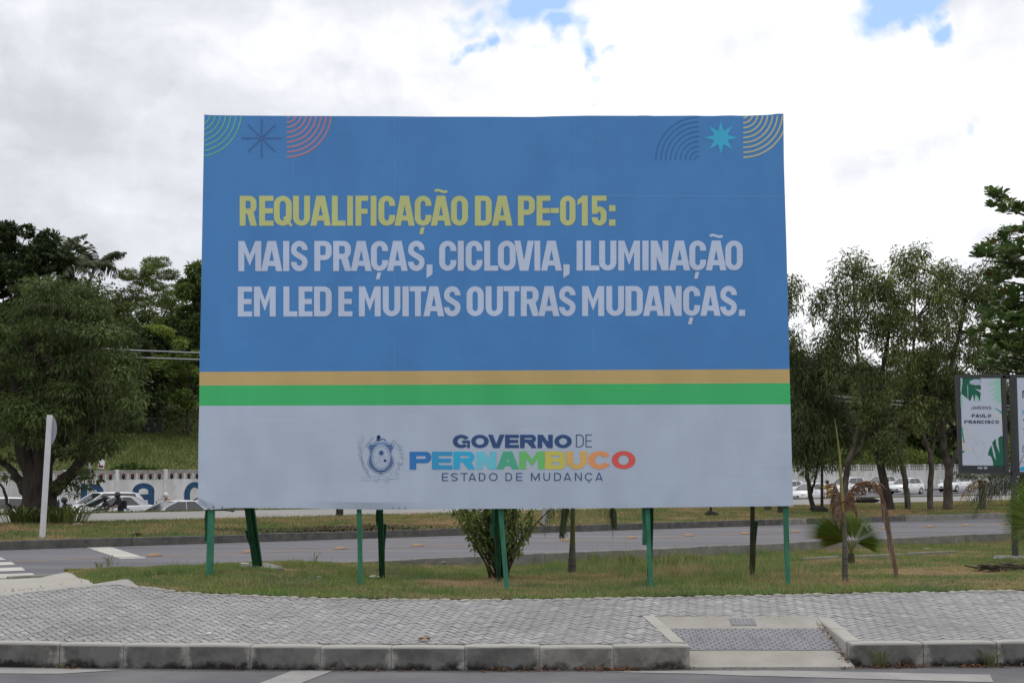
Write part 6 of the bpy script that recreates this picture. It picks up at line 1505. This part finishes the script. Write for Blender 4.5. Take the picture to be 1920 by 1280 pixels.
car(-12, 926, 63, 'hatch', 'car_white', 'white car cut by the left edge, seen beyond the big tree')
for px, d, kind, lab, dz in ((1478, 112, 'sedan', 'white car half hidden by the lower right edge of the billboard', 0), (1521, 104, 'sedan', 'low white sedan behind the two thin stems beside the billboard', -.12), (1588, 121, 'suv', 'white car behind the dead palm and its spear leaf', -.05), (1652, 131, 'hatch', 'white car mostly covered by the hatchback in front and a leaning trunk', .12), (1698, 123, 'hatch', 'white hatchback seen whole between two slim trunks', 0), (1790, 127, 'hatch', 'white hatchback right of the forked trunks, below the advert panel', .1)):
    car(px, 0, d, kind, 'car_white', lab, dz=dz)
# ------------------------------------------------------------------ riders
def person(name, verts, edges, radii, loc, rz, label, clothes, group=None, scale=1.0):
    o = empty(name, loc, rz, label, 'person', group); o.scale = (scale,) * 3
    me = bpy.data.meshes.new('body'); me.from_pydata(verts, edges, []); b = bpy.data.objects.new('body', me); COL.objects.link(b); b.parent = o
    md = b.modifiers.new('skin', 'SKIN'); sv = me.skin_vertices[0].data
    for i, r in enumerate(radii): sv[i].radius = (r, r) if not hasattr(r, '__len__') else r
    sv[0].use_root = True
    b.modifiers.new('sub', 'SUBSURF').render_levels = 1; me.materials.append(clothes); return o, b
SIT_V = [(0, 0, .82), (.03, 0, 1.0), (.10, 0, 1.22), (.14, 0, 1.36), (.17, 0, 1.45), (.19, 0, 1.54),
         (.11, .19, 1.33), (.30, .27, 1.12), (.55, .28, 1.06), (.11, -.19, 1.33), (.30, -.27, 1.12), (.55, -.28, 1.06),
         (.02, .11, .80), (.40, .20, .76), (.28, .18, .38), (.40, .18, .33), (.02, -.11, .80), (.40, -.20, .76), (.28, -.18, .38), (.40, -.18, .33)]
SIT_E = [(0, 1), (1, 2), (2, 3), (3, 4), (4, 5), (3, 6), (6, 7), (7, 8), (3, 9), (9, 10), (10, 11), (0, 12), (12, 13), (13, 14), (14, 15), (0, 16), (16, 17), (17, 18), (18, 19)]
SIT_R = [(.17, .13), (.16, .12), (.18, .12), (.14, .10), (.06, .06), (.06, .06), .07, .05, .038, .07, .05, .038, .10, .08, .05, .045, .10, .08, .05, .045]
def rider(px, d, helm, cloth, arm_skin, label, rz=T2 + math.pi, pack=None, dz=0):
    x = gy(px, 900, d).x; z = zt(x, d) + dz
    o, b = person('motorcycle_rider', SIT_V, SIT_E, SIT_R, (x, d, z), rz, label, cloth, 'riders on the highway')
    mb = MB(); mb.ball((.21, 0, 1.57), .095, 10, 8, (1, .85, 1.15)); h = mb.build('head', M['skin'], o)
    mb = MB(); mb.ball((.20, 0, 1.61), .145, 12, 9, (1.05, .95, .98)); mb.build('helmet', helm, o)
    mb = MB(); mb.ball((.275, 0, 1.59), .085, 10, 7, (1, 1.25, .6)); mb.build('visor', M['glass'], o)
    for sg in (-1, 1):
        mb = MB(); mb.tube([(.31, sg * .275, 1.115), (.43, sg * .285, 1.085), (.55, sg * .285, 1.062)], [.048, .044, .036], 8); mb.build('forearm', M['skin'] if arm_skin else cloth, o)
        mb = MB(); mb.ball((.575, sg * .285, 1.055), .045, 8, 6, (1.2, .8, .9))
        for f in range(4): mb.tube([(.59, sg * (.255 + .02 * f), 1.075), (.625, sg * (.255 + .02 * f), 1.06), (.62, sg * (.255 + .02 * f), 1.03)], [.011, .011, .009], 5)
        mb.build('hand', M['skin'], o)
    if pack: mb = MB(); mb.cbox(-.22, -.03, -.15, .15, .98, 1.38, .05); mb.build('backpack', pack, o)
    m2 = empty('motorcycle', (x, d, z), rz, label.replace('rider', 'motorcycle of the rider'), 'motorcycle', 'motorcycles on the highway')
    for wx in (.68, -.62):
        mb = MB(); n = 20; rws = []
        for k in range(n + 1):
            a = 2 * math.pi * k / n; rws.append([(wx + (.25 + .055 * math.cos(u)) * math.cos(a), .05 * math.sin(u), .31 + (.25 + .055 * math.cos(u)) * math.sin(a)) for u in [k2 * math.pi / 3 for k2 in range(6)]])
        mb.grid(rws, closed=True); w_ = mb.build('wheel', M['rubber'], m2); mb = MB()
        for k in range(5): a = k * 1.2566; mb.tube([(wx, 0, .31), (wx + .22 * math.cos(a), 0, .31 + .22 * math.sin(a))], .014, 5)
        mb.tube([(wx, -.06, .31), (wx, .06, .31)], [.05, .05], 8); mb.build('spokes', M['chrome'], w_)
    mb = MB(); mb.tube([(.30, 0, .78), (.12, 0, .84), (-.02, 0, .78)], [.06, .13, .09], 10); mb.build('tank', helm, m2)
    mb = MB(); mb.tube([(0, 0, .76), (-.25, 0, .77), (-.5, 0, .80)], [.10, .12, .08], 8, flat=.5); mb.build('seat', M['black'], m2)
    mb = MB(); mb.cbox(-.1, .22, -.12, .12, .32, .62, .03); mb.tube([(.35, 0, .85), (-.6, 0, .35)], [.03, .03], 6); mb.build('engine', M['charcoal'], m2)
    mb = MB(); [mb.tube([(.42, s_ * .08, .95), (.68, s_ * .08, .31)], .02, 6) for s_ in (-1, 1)]; mb.build('fork', M['chrome'], m2)
    mb = MB(); mb.tube([(.52, -.34, 1.03), (.46, -.12, .98), (.46, .12, .98), (.52, .34, 1.03)], .014, 6); mb.build('handlebar', M['chrome'], m2)
    for s_ in (-1, 1): mb = MB(); mb.tube([(.5, s_ * .28, 1.03), (.52, s_ * .36, 1.2)], .008, 5); mb.ball((.52, s_ * .37, 1.23), .055, 8, 6, (.4, 1.1, .8)); mb.build('mirror', M['black'], m2)
    mb = MB(); mb.ball((.58, 0, .86), .09, 10, 7, (.8, 1, 1)); mb.build('headlamp', M['lamp_glass'], m2)
    return o
rider(229, 60, M['helmet_black'], M['cloth_dark'], True, 'rider with a black helmet and a dark rucksack, bare forearm', pack=M['black'], dz=.02)
rider(205, 60.6, M['helmet_black'], M['cloth_dark'], False, 'rider with a black helmet leaning forward, left of the rucksack', dz=-.12)
rider(318, 70, M['helmet_white'], M['cloth_orange'], True, 'rider with a white helmet and a tan top beside the silver car', dz=-.2)
rider(112, 57.5, M['helmet_white'], M['cloth_dark'], True, 'rider in black seen just right of the leaning white post', pack=None, dz=-.12)
rider(130, 58.5, M['helmet_black'], M['cloth_dark'], True, 'rider with dark red sleeves half hidden by the big tree leaves', dz=-.16)
rider(1554, 93, M['helmet_black'], M['cloth_yellow'], False, 'rider in a yellow top beside the low white sedan', dz=-.05)
# ------------------------------------------------------------------ overhead cables
for k, (zo, lab) in enumerate(((0, 'upper of two thin overhead cables left of the billboard'), (-.28, 'lower of two thin overhead cables left of the billboard'))):
    pts = []
    for t in np.linspace(-60, 200, 40): x, y = P2(t, 51.5 + k * .2); d = y; z = 1.6 + (2500 * 0 + (5.15 + .0045 * (t - 20))) + zo + .9 * (((t / 34) % 1) - .5) ** 2 * 1.2; pts.append((x, y, z))
    mb = MB(); mb.tube(pts, .028, 5); tag(mb.build('overhead_cable', M['galv']), lab, 'cable', 'cables along the highway')
# ------------------------------------------------------------------ advert panels on the right
Ya = gz(1903, 1045, zla(9.3, 24.4)).y
ads = empty('advert_stand', (gy(1903, 1045, Ya).x, Ya, zla(gy(1903, 1045, Ya).x, Ya)), 0, 'dark grey post carrying two framed adverts side by side at the right edge', 'advertising sign'); off_ = ads.location.copy()
g = lambda a, b, dy=0: gy(a, b, Ya + dy) - off_
def bar(pxa, pya, pxb, pyb, wd, dp, nm='frame_bar', par=ads, m_=None):
    return beam(g(pxa, pya), g(pxb, pyb), wd, dp, m_ or M['charcoal'], par, nm)
bar(1904, 1050, 1897.5, 702, .092, .09, 'post')
base_ = MB(); c = g(1893, 1048); base_.cbox(c.x - .26, c.x + .30, -.22, .22, -.12, .055, .05); base_.build('concrete_base', M['rock'], ads)
p1 = empty('advert_panel'); p1.parent = ads
def fr_bar(q0, q1, q2, q3, dep, nm, par, m_, y0=0):
    mb = MB(); P4 = [g(*q_, y0) for q_ in (q0, q1, q2, q3)]; Bk = [p + Vector((0, dep, 0)) for p in P4]
    mb.face(P4); mb.face(Bk[::-1])
    for i in range(4): j = (i + 1) % 4; mb.face([P4[j], P4[i], Bk[i], Bk[j]])
    return mb.build(nm, m_, par)
CHc = M['charcoal']
fr_bar((1792.5, 702), (1886, 701.5), (1885.5, 708), (1800, 708), .08, 'frame_bar', p1, CHc, -.05)
fr_bar((1792.5, 702), (1800, 708), (1804, 882), (1799.5, 887), .08, 'frame_bar', p1, CHc, -.05)
fr_bar((1799.5, 887), (1804, 882), (1886, 884.5), (1891, 889), .08, 'frame_bar', p1, CHc, -.05)
fr_bar((1877, 708), (1885.5, 701.5), (1892, 889), (1884, 884.5), .08, 'frame_bar', p1, CHc, -.05)
fr_bar((1885, 702.5), (1925, 702.5), (1925, 707), (1885, 707), .05, 'cross_bar', ads, CHc, .0)
fr_bar((1890, 884), (1925, 885), (1925, 891), (1890, 889.5), .05, 'cross_bar', ads, CHc, .0)
def flatc(nm, rgb, k=1.42): return mat(nm, tuple(min(.9, v * k) for v in srgb(*rgb)), .5, spec=.3)
AD = [flatc('ad_white', (166, 172, 190)), flatc('ad_green', (18, 84, 66)), flatc('ad_mint', (128, 176, 160)), flatc('ad_ink', (46, 52, 66)), flatc('ad_beige', (178, 176, 168)), flatc('ad_dark', (44, 48, 54)), flatc('ad_pale', (150, 158, 180)), flatc('ad_blue', (40, 140, 195)), flatc('ad_teal', (60, 140, 120)), flatc('ad_grey', (150, 154, 164))]
fr_bar((1799, 707), (1879, 707), (1886, 886), (1803, 884), .02, 'backing', p1, AD[5], -.035)
pic = fr_bar((1800.8, 708.3), (1875.8, 708.3), (1882.4, 872.5), (1804.8, 872), .002, 'poster', p1, AD[0], -.039)
zz = lambda x, y: (1780 + x / 6.093, 690 + y / 6.095)
A3 = lambda d_: (lambda x, y: g(*zz(x, y), -.039 - d_))
def adp(nm, polys, mi, d_=.002, join=False, par=None): return flat_print(nm, [(polys, 0)], A3(d_), [AD[mi]], par or pic, join)
adp('printed_leaf', [[(150, 112), (352, 112), (358, 140), (362, 165), (300, 170), (232, 178), (150, 180)], [(148, 180), (300, 180), (362, 200), (360, 250), (290, 232), (210, 200), (205, 195), (210, 350), (135, 290)], [(214, 200), (290, 232), (360, 280), (348, 380), (328, 330), (300, 300), (286, 385), (268, 300), (240, 375), (216, 355)]], 1, .002, True)
adp('printed_leaf', [[(228, 150), (290, 125), (350, 130), (360, 190), (300, 195), (238, 180)]], 6, .004)
adp('printed_leaf', [[(300, 300), (330, 335), (350, 380), (318, 372)], [(135, 290), (155, 380), (132, 460), (126, 330)], [(150, 112), (138, 200), (124, 280), (130, 150)]], 2, .004)
adp('printed_frond', [[(586, 112), (586, 122 + 0), (430, 118)], [(586, 124), (586, 150), (400, 170)], [(586, 140), (586, 175), (405, 215)], [(586, 165), (586, 215), (430, 280)], [(586, 200), (586, 260), (465, 330)], [(588, 240), (588, 310), (480, 375)], [(589, 280), (589, 345), (515, 395)], [(590, 320), (592, 385), (550, 415)]], 2, .003, True)
adp('printed_frond', [[(498, 440), (596, 490), (598, 520), (560, 490)]], 8, .003)
adp('printed_frond', [[(470, 520), (540, 530), (598, 560), (598, 585), (530, 555)], [(598, 600), (596, 650), (550, 730), (575, 650)], [(215, 670), (228, 670), (235, 790), (220, 820)], [(260, 805), (340, 740), (345, 752), (280, 805)], [(185, 935), (240, 900), (265, 940), (225, 945)], [(145, 830), (200, 820), (160, 960), (150, 960)]], 4, .003)
adp('printed_leaf', [[(152, 665), (158, 720), (176, 850), (165, 855), (138, 735), (140, 680)], [(143, 940), (170, 940), (170, 966), (146, 966)]], 8, .003)
adp('printed_leaf', [[(610, 775), (585, 775), (558, 800), (560, 850), (575, 970), (538, 880), (530, 805), (490, 850), (520, 960), (535, 1050), (510, 1010), (480, 880), (455, 930), (440, 990), (480, 1010), (500, 1080), (500, 1112), (626, 1112), (616, 900)]], 1, .002)
adp('printed_face', strokes([(275, 860), (262, 900), (285, 960), (300, 1000), (345, 1040), (380, 1000), (412, 900), (400, 850), (350, 825), (290, 845)], 3) + strokes([(300, 862), (330, 860)], 5) + strokes([(362, 868), (392, 864)], 5) + strokes([(325, 1040), (330, 1100)], 3), 9, .003)
def adword(nm, s_, xa_, xb_, yt, yb, st_, bt, mi, wide=True, gap_=.14, par=None, d_=.004):
    wds = {'I': .35, '-': .6, '1': .55, 'J': .7, 'M': 1.15, ' ': .5}; tot = sum(wds.get(ch, 1) for ch in s_) + gap_ * (len(s_) - 1); u = (xb_ - xa_) / tot; x = xa_; its = []
    for ch in s_:
        w_ = wds.get(ch, 1) * u
        if ch != ' ': its.append(([[(x + px_, yb - py_) for px_, py_ in p] for p in glyph(ch, w_, yb - yt, st_, bt, wide)], 0) + ((1,) if ch == 'S' else ()))
        x += w_ + gap_ * u
    return flat_print(nm, its, A3(d_), [AD[mi]], par or pic)
adword('printed_word', 'JARDINS', 245, 482, 434, 468, 6, 5, 3)
adword('printed_word', 'PAULO', 256, 478, 524, 562, 12, 8, 3)
adword('printed_word', 'FRANCISCO', 172, 568, 594, 632, 12, 8, 3)
foot = fr_bar((1804.6, 873), (1882.2, 873.5), (1883.8, 883), (1805, 881.5), .002, 'title_strip', p1, AD[5], -.039)
adword('printed_word', 'PE-15', 326, 434, 1124, 1154, 6, 5, 0, par=foot)
p2 = empty('advert_panel'); p2.parent = ads
fr_bar((1899.5, 702), (1995, 702.5), (1995, 708), (1906, 707), .08, 'frame_bar', p2, CHc, -.05)
fr_bar((1899.5, 702), (1906, 707), (1911.5, 884), (1903.5, 889), .08, 'frame_bar', p2, CHc, -.05)
fr_bar((1903.5, 889), (1911.5, 884), (1997, 886), (1999, 892), .08, 'frame_bar', p2, CHc, -.05)
fr_bar((1985, 708), (1995, 702), (1999, 892), (1990, 886), .08, 'frame_bar', p2, CHc, -.05)
fr_bar((1904, 706), (1988, 706), (1993, 888), (1909, 886), .02, 'backing', p2, AD[5], -.035)
pc2 = fr_bar((1906.5, 707.5), (1986, 708), (1991, 884), (1912, 884), .002, 'poster', p2, AD[0], -.039)
adp('printed_shape', [rct(835, 853 + 60, 255, 275), rct(835, 848, 275, 340), rct(880, 893, 275, 310)], 5, .003, True, pc2)
adp('printed_shape', [rct(836, 844, 480, 528), rct(844, 870, 480, 490), rct(844, 870, 500, 508)], 7, .003, True, pc2)
adp('printed_shape', [rct(845, 856, 580, 600)], 5, .003, False, pc2); adp('printed_shape', [rct(842, 870, 690, 700), rct(846, 870, 725, 736)], 8, .003, False, pc2)
adp('printed_shape', strokes([(850, 880), (838, 920), (842, 960), (870, 940)], 8) + strokes([(800, 1110), (820, 1050), (845, 1000), (870, 960)], 5) + strokes([(815, 1060), (840, 1080), (870, 1060)], 4), 5, .003, False, pc2)
adp('printed_shape', [[(803, 1170), (803, 1145), (830, 1125), (900, 1120), (900, 1170)]], 7, .004, False, pc2)
# ------------------------------------------------------------------ leaning white post with its sign plate seen edge-on
d = gz(79, 1008, .285).y + .25; lw = empty('leaning_post', (gy(79, 1008, d).x, d, .27), 0, 'leaning white square post by the far kerb, sign plate seen edge on', 'sign post'); off_ = lw.location.copy(); g = lambda a, b, dy=0: gy(a, b, d + dy) - off_
mb = MB(); A, B = g(79, 1012), g(93.5, 778); ax = (B - A).normalized(); xv = Vector((0, 1, 0)).cross(ax).normalized(); yv = ax.cross(xv); Mx = Matrix((xv, yv, ax)).transposed().to_4x4(); Mx.translation = A
mb.cbox(-.052, .052, -.05, .05, 0, (B - A).length, .008, Mx); mb.build('post', M['post_white'], lw)
mb = MB(); h = (B - A).length
rows = [[Mx @ Vector((-.0 - 0 + .055 + .1 * math.sin(math.pi * k / 12) ** .7, y_ - .0, h - .02 - .62 * k / 12)) for k in range(13)] for y_ in (.052, .062)]
rows2 = [[Mx @ Vector((-.0, y_, h - .02 - .62 * k / 12)) for k in range(13)] for y_ in (.052, .062)]
mb.grid([rows[0], rows2[0]], smooth=False); mb.grid([rows[1], rows2[1]], smooth=False); mb.grid([rows[0], rows[1]], smooth=False); mb.build('sign_plate', M['galv'], lw)
# ------------------------------------------------------------------ small things on the ground
def rock(px, py, r, label, name='stone', m_='rock', sc=(1, .8, .55), cat='stone', zf=None, seed=0):
    p = gz(px, py, .15); 
    if py > np.interp(px, [0, 440, 900, 1900], [1110, 1113, 1122, 1105]): x_, y_ = on_walk(px, py); z = float(walk_z(x_, y_))
    else:
        z = .2
        for _ in range(12): p = gz(px, py, z); z = .5 * z + .5 * zt(p.x, p.y)
    p = gz(px, py, z); mb = MB(); rg = random.Random(px); mb.ball((0, 0, 0), r, 9, 7, sc); mb.v = [tuple(Vector(v) * (1 + rg.uniform(-.16, .16))) for v in mb.v]
    o = mb.build(name, M[m_]); o.location = (p.x, p.y, z + r * sc[2] * .45); return tag(o, label, cat)
rock(1635, 1105, .075, 'pale rough stone at the lawn edge below the dead palm')
rock(1820, 1106, .06, 'pale flat stone on the pavement edge toward the right side', sc=(1.2, .8, .35))
rock(1739, 1031, .07, 'small buff stone on the lawn left of the advert post')
rock(702, 1083, .07, 'crumpled pale litter in the grass by the second front post', 'litter', 'plaster', (1.3, .7, .35), 'litter')
rock(832, 1055, .05, 'small pale stone on the grass left of the leafy shrub', sc=(1, .8, .4))
rock(598, 1083, .04, 'tiny white stone on the grass between the left posts', sc=(1, .8, .5))
rock(145, 985, .11, 'grey stone at the right end of the strap-leaved clump', sc=(1.3, .8, .5))
rock(392, 1163 + 25, .018, 'tiny white pebble lying on the pavement at left', sc=(1.4, .8, .6), m_='plaster', cat='pebble')
rock(1762, 1135, .02, 'scrap of pale blue foil on the pavement at right', 'foil_scrap', 'galv', (1.6, 1, .4), 'litter')
for px, py, wd, hh, dp, m_, lab, nm, cat in ((458, 1071, .13, .08, .1, 'concrete', 'small square concrete block in the grass left of the slab', 'concrete_block', 'block'), (1455, 1066, .22, .06, .1, 'red_brick', 'reddish brown brick lying left of the rightmost front post', 'loose_brick', 'brick')):
    p = gz(px, py, .15); z = zla(p.x, p.y); mb = MB(); mb.cbox(-wd / 2, wd / 2, -dp / 2, dp / 2, -.03, hh, .008); o = mb.build(nm, M[m_]); o.location = (p.x, p.y, z); o.rotation_euler = (.05, .03, -.1 if nm == 'loose_brick' else .0); tag(o, lab, cat)
p = gy(492, 1060, 19.4); z = zla(p.x, p.y); mb = MB(); mb.cbox(-.17, .17, -.22, .22, -.1, .09, .02); o = mb.build('footing_slab', M['kerb_grey']); o.location = (p.x + .04, p.y, z); o.rotation_euler = (0, .18, -.5); tag(o, 'tilted concrete footing slab under the doubled left strut', 'concrete slab')
# half-buried edging stones across the lawn at the right
mb_pts = [(1378, 1052), (1395, 1052.5)], [(1505, 1047), (1570, 1043.5)], [(1600, 1041.5), (1690, 1038)], [(1700, 1037), (1790, 1033)]
for i, (a, b_) in enumerate(mb_pts):
    A, B = gz(*a, 0.0), gz(*b_, 0.0); ang = math.atan2(B.y - A.y, B.x - A.x); Ln_ = (B - A).length; n = max(1, int(Ln_ / 1.0)); z = zla((A.x + B.x) / 2, (A.y + B.y) / 2)
    mb = MB(); mb.cbox(0, Ln_, -.05, .05, -.08, .05, .01); o = mb.build('buried_edging', M['kerb_grey']); o.location = (A.x, A.y, z); o.rotation_euler = (0, 0, ang)
    tag(o, ('short bit of half-buried edging near the old strut on the right', 'half-buried edging length left of the dead palm trunk', 'half-buried edging length between dead palm and hanging frond', 'half-buried edging length right of the hanging frond')[i], 'edging stone', 'half-buried edging across the lawn')
# pile of sticks
p = gz(1888, 1080, .1); sp_ = empty('stick_pile', (p.x, p.y, zla(p.x, p.y)), 0, 'heap of dry sticks and dead stalks on the lawn at the right edge', 'stick pile'); rg = random.Random(5)
for k in range(26):
    a = rg.gauss(0, .35); c = Vector((rg.uniform(-.35, .45), rg.uniform(-.12, .15), rg.uniform(.01, .09))); h = rg.uniform(.12, .38); v_ = Vector((math.cos(a) * h, math.sin(a) * h * .6, rg.uniform(-.04, .05))); mb = MB(); mb.tube(curve(c - v_, c + v_, n=4, jit=.008), [.011, .013, .012, .009, .005], 5); mb.build('stick', M['old_wood' if k % 3 else 'bark_pale'], sp_)
# burnt stub, thin burnt sapling, dark stumps and pole on the far strip
def stump(px, pyb, d, w_, h, m_, lab, nm='stump', cat='stump', lean=0):
    x = gy(px, pyb, d).x; o = empty(nm, (x, d, zt(x, d)), 0, lab, cat); mb = MB(); mb.tube([(0, 0, -.1), (lean * .3, 0, h * .4), (lean, 0, h)], [w_, w_ * .85, w_ * .75], 9); mb.build('stem', M[m_], o); return o
stump(637, 968, 44.5, .13, 2.2, 'bark', 'short dark tree stem crossing the path, seen under the board left of centre', 'tree_stem', 'tree stem')
stump(1333, 974, 44, .045, .9, 'burnt', 'thin charred stub with a dark clump at its foot, under the board')
stump(1464, 966, 47, .12, .9, 'bark', 'dark stump just left of the rightmost front post')
stump(1541, 950, 49, .06, 2.0, 'burnt', 'thin charred sapling right of the weeping tree', 'burnt_sapling', 'sapling', .05)
p = stump(1021, 984, gz(1021, 985, .28).y + .3, .07, 2.6, 'galv', 'pale grey pole on the far kerb behind the leafy shrub', 'grey_pole', 'pole')
for px, py, d, r_, lab in ((1536, 957, 48.5, .32, 'charred bush stump beside the burnt sapling'), (1333, 975, 43.6, .22, 'dark clump round the charred stub under the board'), (256, 1004, 0, .11, 'small dark scrap on the far verge above the stop line'), (1622, 928, 66, .38, 'dark log lying before the path behind the dead palm')):
    if d == 0: d = gz(px, py, .28).y
    x = gy(px, py, d).x; mb = MB(); rg = random.Random(px); mb.ball((0, 0, 0), r_, 10, 7, (1.6 if 'log' in lab else 1, .6, .45)); mb.v = [tuple(Vector(v) * (1 + rg.uniform(-.3, .3))) for v in mb.v]; o = mb.build('charred_clump' if 'log' not in lab else 'dark_log', M['burnt']); o.location = (x, d, zt(x, d) + r_ * .25); tag(o, lab, 'clump' if 'log' not in lab else 'log')
# white building on the far hill
x, y = gy(1722, 665, 300).x, 300; hb = empty('hill_house', (x, y, zt(x, y)), .3, 'small white house on the far hill between the eucalyptus crowns', 'house'); mb = MB(); mb.box(-7, 7, -4, 4, -1, 9); mb.build('walls', M['plaster'], hb); mb = MB(); mb.box(-7.5, 7.5, -4.5, 4.5, 9.01, 9.6); mb.build('roof', M['galv'], hb)
for k in range(4): mb = MB(); mb.box(-5.6 + k * 3, -4.2 + k * 3, -4.06, -3.9, 5.5, 7.2); mb.build('window', M['glass'], hb)
# fallen leaves and dirt along the kerb foot, one brown leaf on the pavement
def litter(name, X, Y, Z, L_, c0, c1, kind='stuff'):
    n = len(X); c0 = np.array(c0) * .8; c1 = np.array(c1) * .8; P_ = np.stack([X, Y, Z + RNG.uniform(.002, .02, n)], 1); D_ = RNG.normal(size=(n, 3)) * [1, 1, .35]; N_ = RNG.normal(size=(n, 3)) * .35 + [0, 0, 1]; k = RNG.random((n, 1)); return tag(leaf_mesh(name, P_, D_, N_, L_ * RNG.uniform(.5, 1.2, n), L_ * RNG.uniform(.2, .6, n), np.array(c0) * (1 - k) + np.array(c1) * k, None, M['dry_leaf']), kind=kind)
xs_, ys_ = [], []
for px, n, sp_ in ((1165, 70, .10), (1110, 30, .12), (945, 40, .12), (1010, 26, .2), (1650, 60, .14), (1700, 46, .10), (1850, 60, .14), (670, 30, .25), (125, 26, .08), (475, 10, .1), (1230, 20, .2), (1780, 26, .3), (1590, 34, .05)):
    x = gz(px, 1250, 0).x + RNG.normal(0, sp_, n); xs_.append(x); ys_.append(kerb_y(x) - .015 - np.abs(RNG.normal(0, .04, n)))
X, Y = np.concatenate(xs_), np.concatenate(ys_); litter('leaf_litter', X, Y, 0 * X, .05, (.12, .05, .025), (.36, .2, .11))
n = 1600; X = RNG.uniform(-4.8, 4.8, n); Y = kerb_y(X) - .004 - np.abs(RNG.normal(0, .05, n)); litter('gutter_grit', X, Y, 0 * X - .008, .016, (.03, .028, .025), (.2, .18, .15))
n = 90; Y = RNG.uniform(11.42, 12.3, n); X = rxr(Y) - .01 - np.abs(RNG.normal(0, .03, n)); litter('ramp_litter', X, Y, np.array([rz_(v) for v in Y]), .04, (.18, .09, .05), (.34, .22, .13))
n = 2600; X = RNG.uniform(-6, 12, n); Y = back_y(X) + RNG.uniform(0, 5.0, n); ok = s1(X, Y) < KN - .3; X, Y = X[ok], Y[ok]; ok = dryness(X, Y) > .25; X, Y = X[ok], Y[ok]; litter('dead_leaves', X, Y, z_lawn2(X, Y) + .01, .05, (.12, .07, .045), (.4, .3, .2))
n = 2400; t_ = RNG.uniform(-5, 55, n); s_ = RNG.uniform(KF + .4, KF + 8, n); X = t_ * math.cos(T1) - s_ * math.sin(T1); Y = t_ * math.sin(T1) + s_ * math.cos(T1); ok = s2(X, Y) < 36; X, Y = X[ok], Y[ok]; litter('verge_dead_leaves', X, Y, z_strip(X, Y) + .02, .09, (.10, .06, .04), (.3, .2, .13))
n = 1500; P_ = [gz(600, 991, .28), gz(560, 988, .28), gz(650, 992, .28)]; t_ = RNG.normal(t1(P_[0].x, P_[0].y), 1.3, n); s_ = np.abs(RNG.normal(0, .35, n)) + KF + .25; X = t_ * math.cos(T1) - s_ * math.sin(T1); Y = t_ * math.sin(T1) + s_ * math.cos(T1); litter('burnt_patch_debris', X, Y, z_strip(X, Y), .12, (.012, .01, .009), (.10, .07, .055))
p = Vector((*on_walk(795, 1203), 0)); bl = MB(); rg = random.Random(3); rows = [[Vector((-.045 + .015 * j, (-.025 + .0125 * i) * (1 - abs(j - 3) * .2), .012 + .02 * abs(math.sin(j * .9 + i)))) for i in range(5)] for j in range(7)]; bl.grid(rows); o = bl.build('dry_leaf', mat('dry_leaf_brown', (.26, .12, .045), .8)); o.location = (p.x, p.y + .02, float(walk_z(p.x, p.y + .02))); o.scale = (1.1, 1.1, 1.1); tag(o, 'single curled brown leaf lying on the pavement near the kerb', 'leaf')
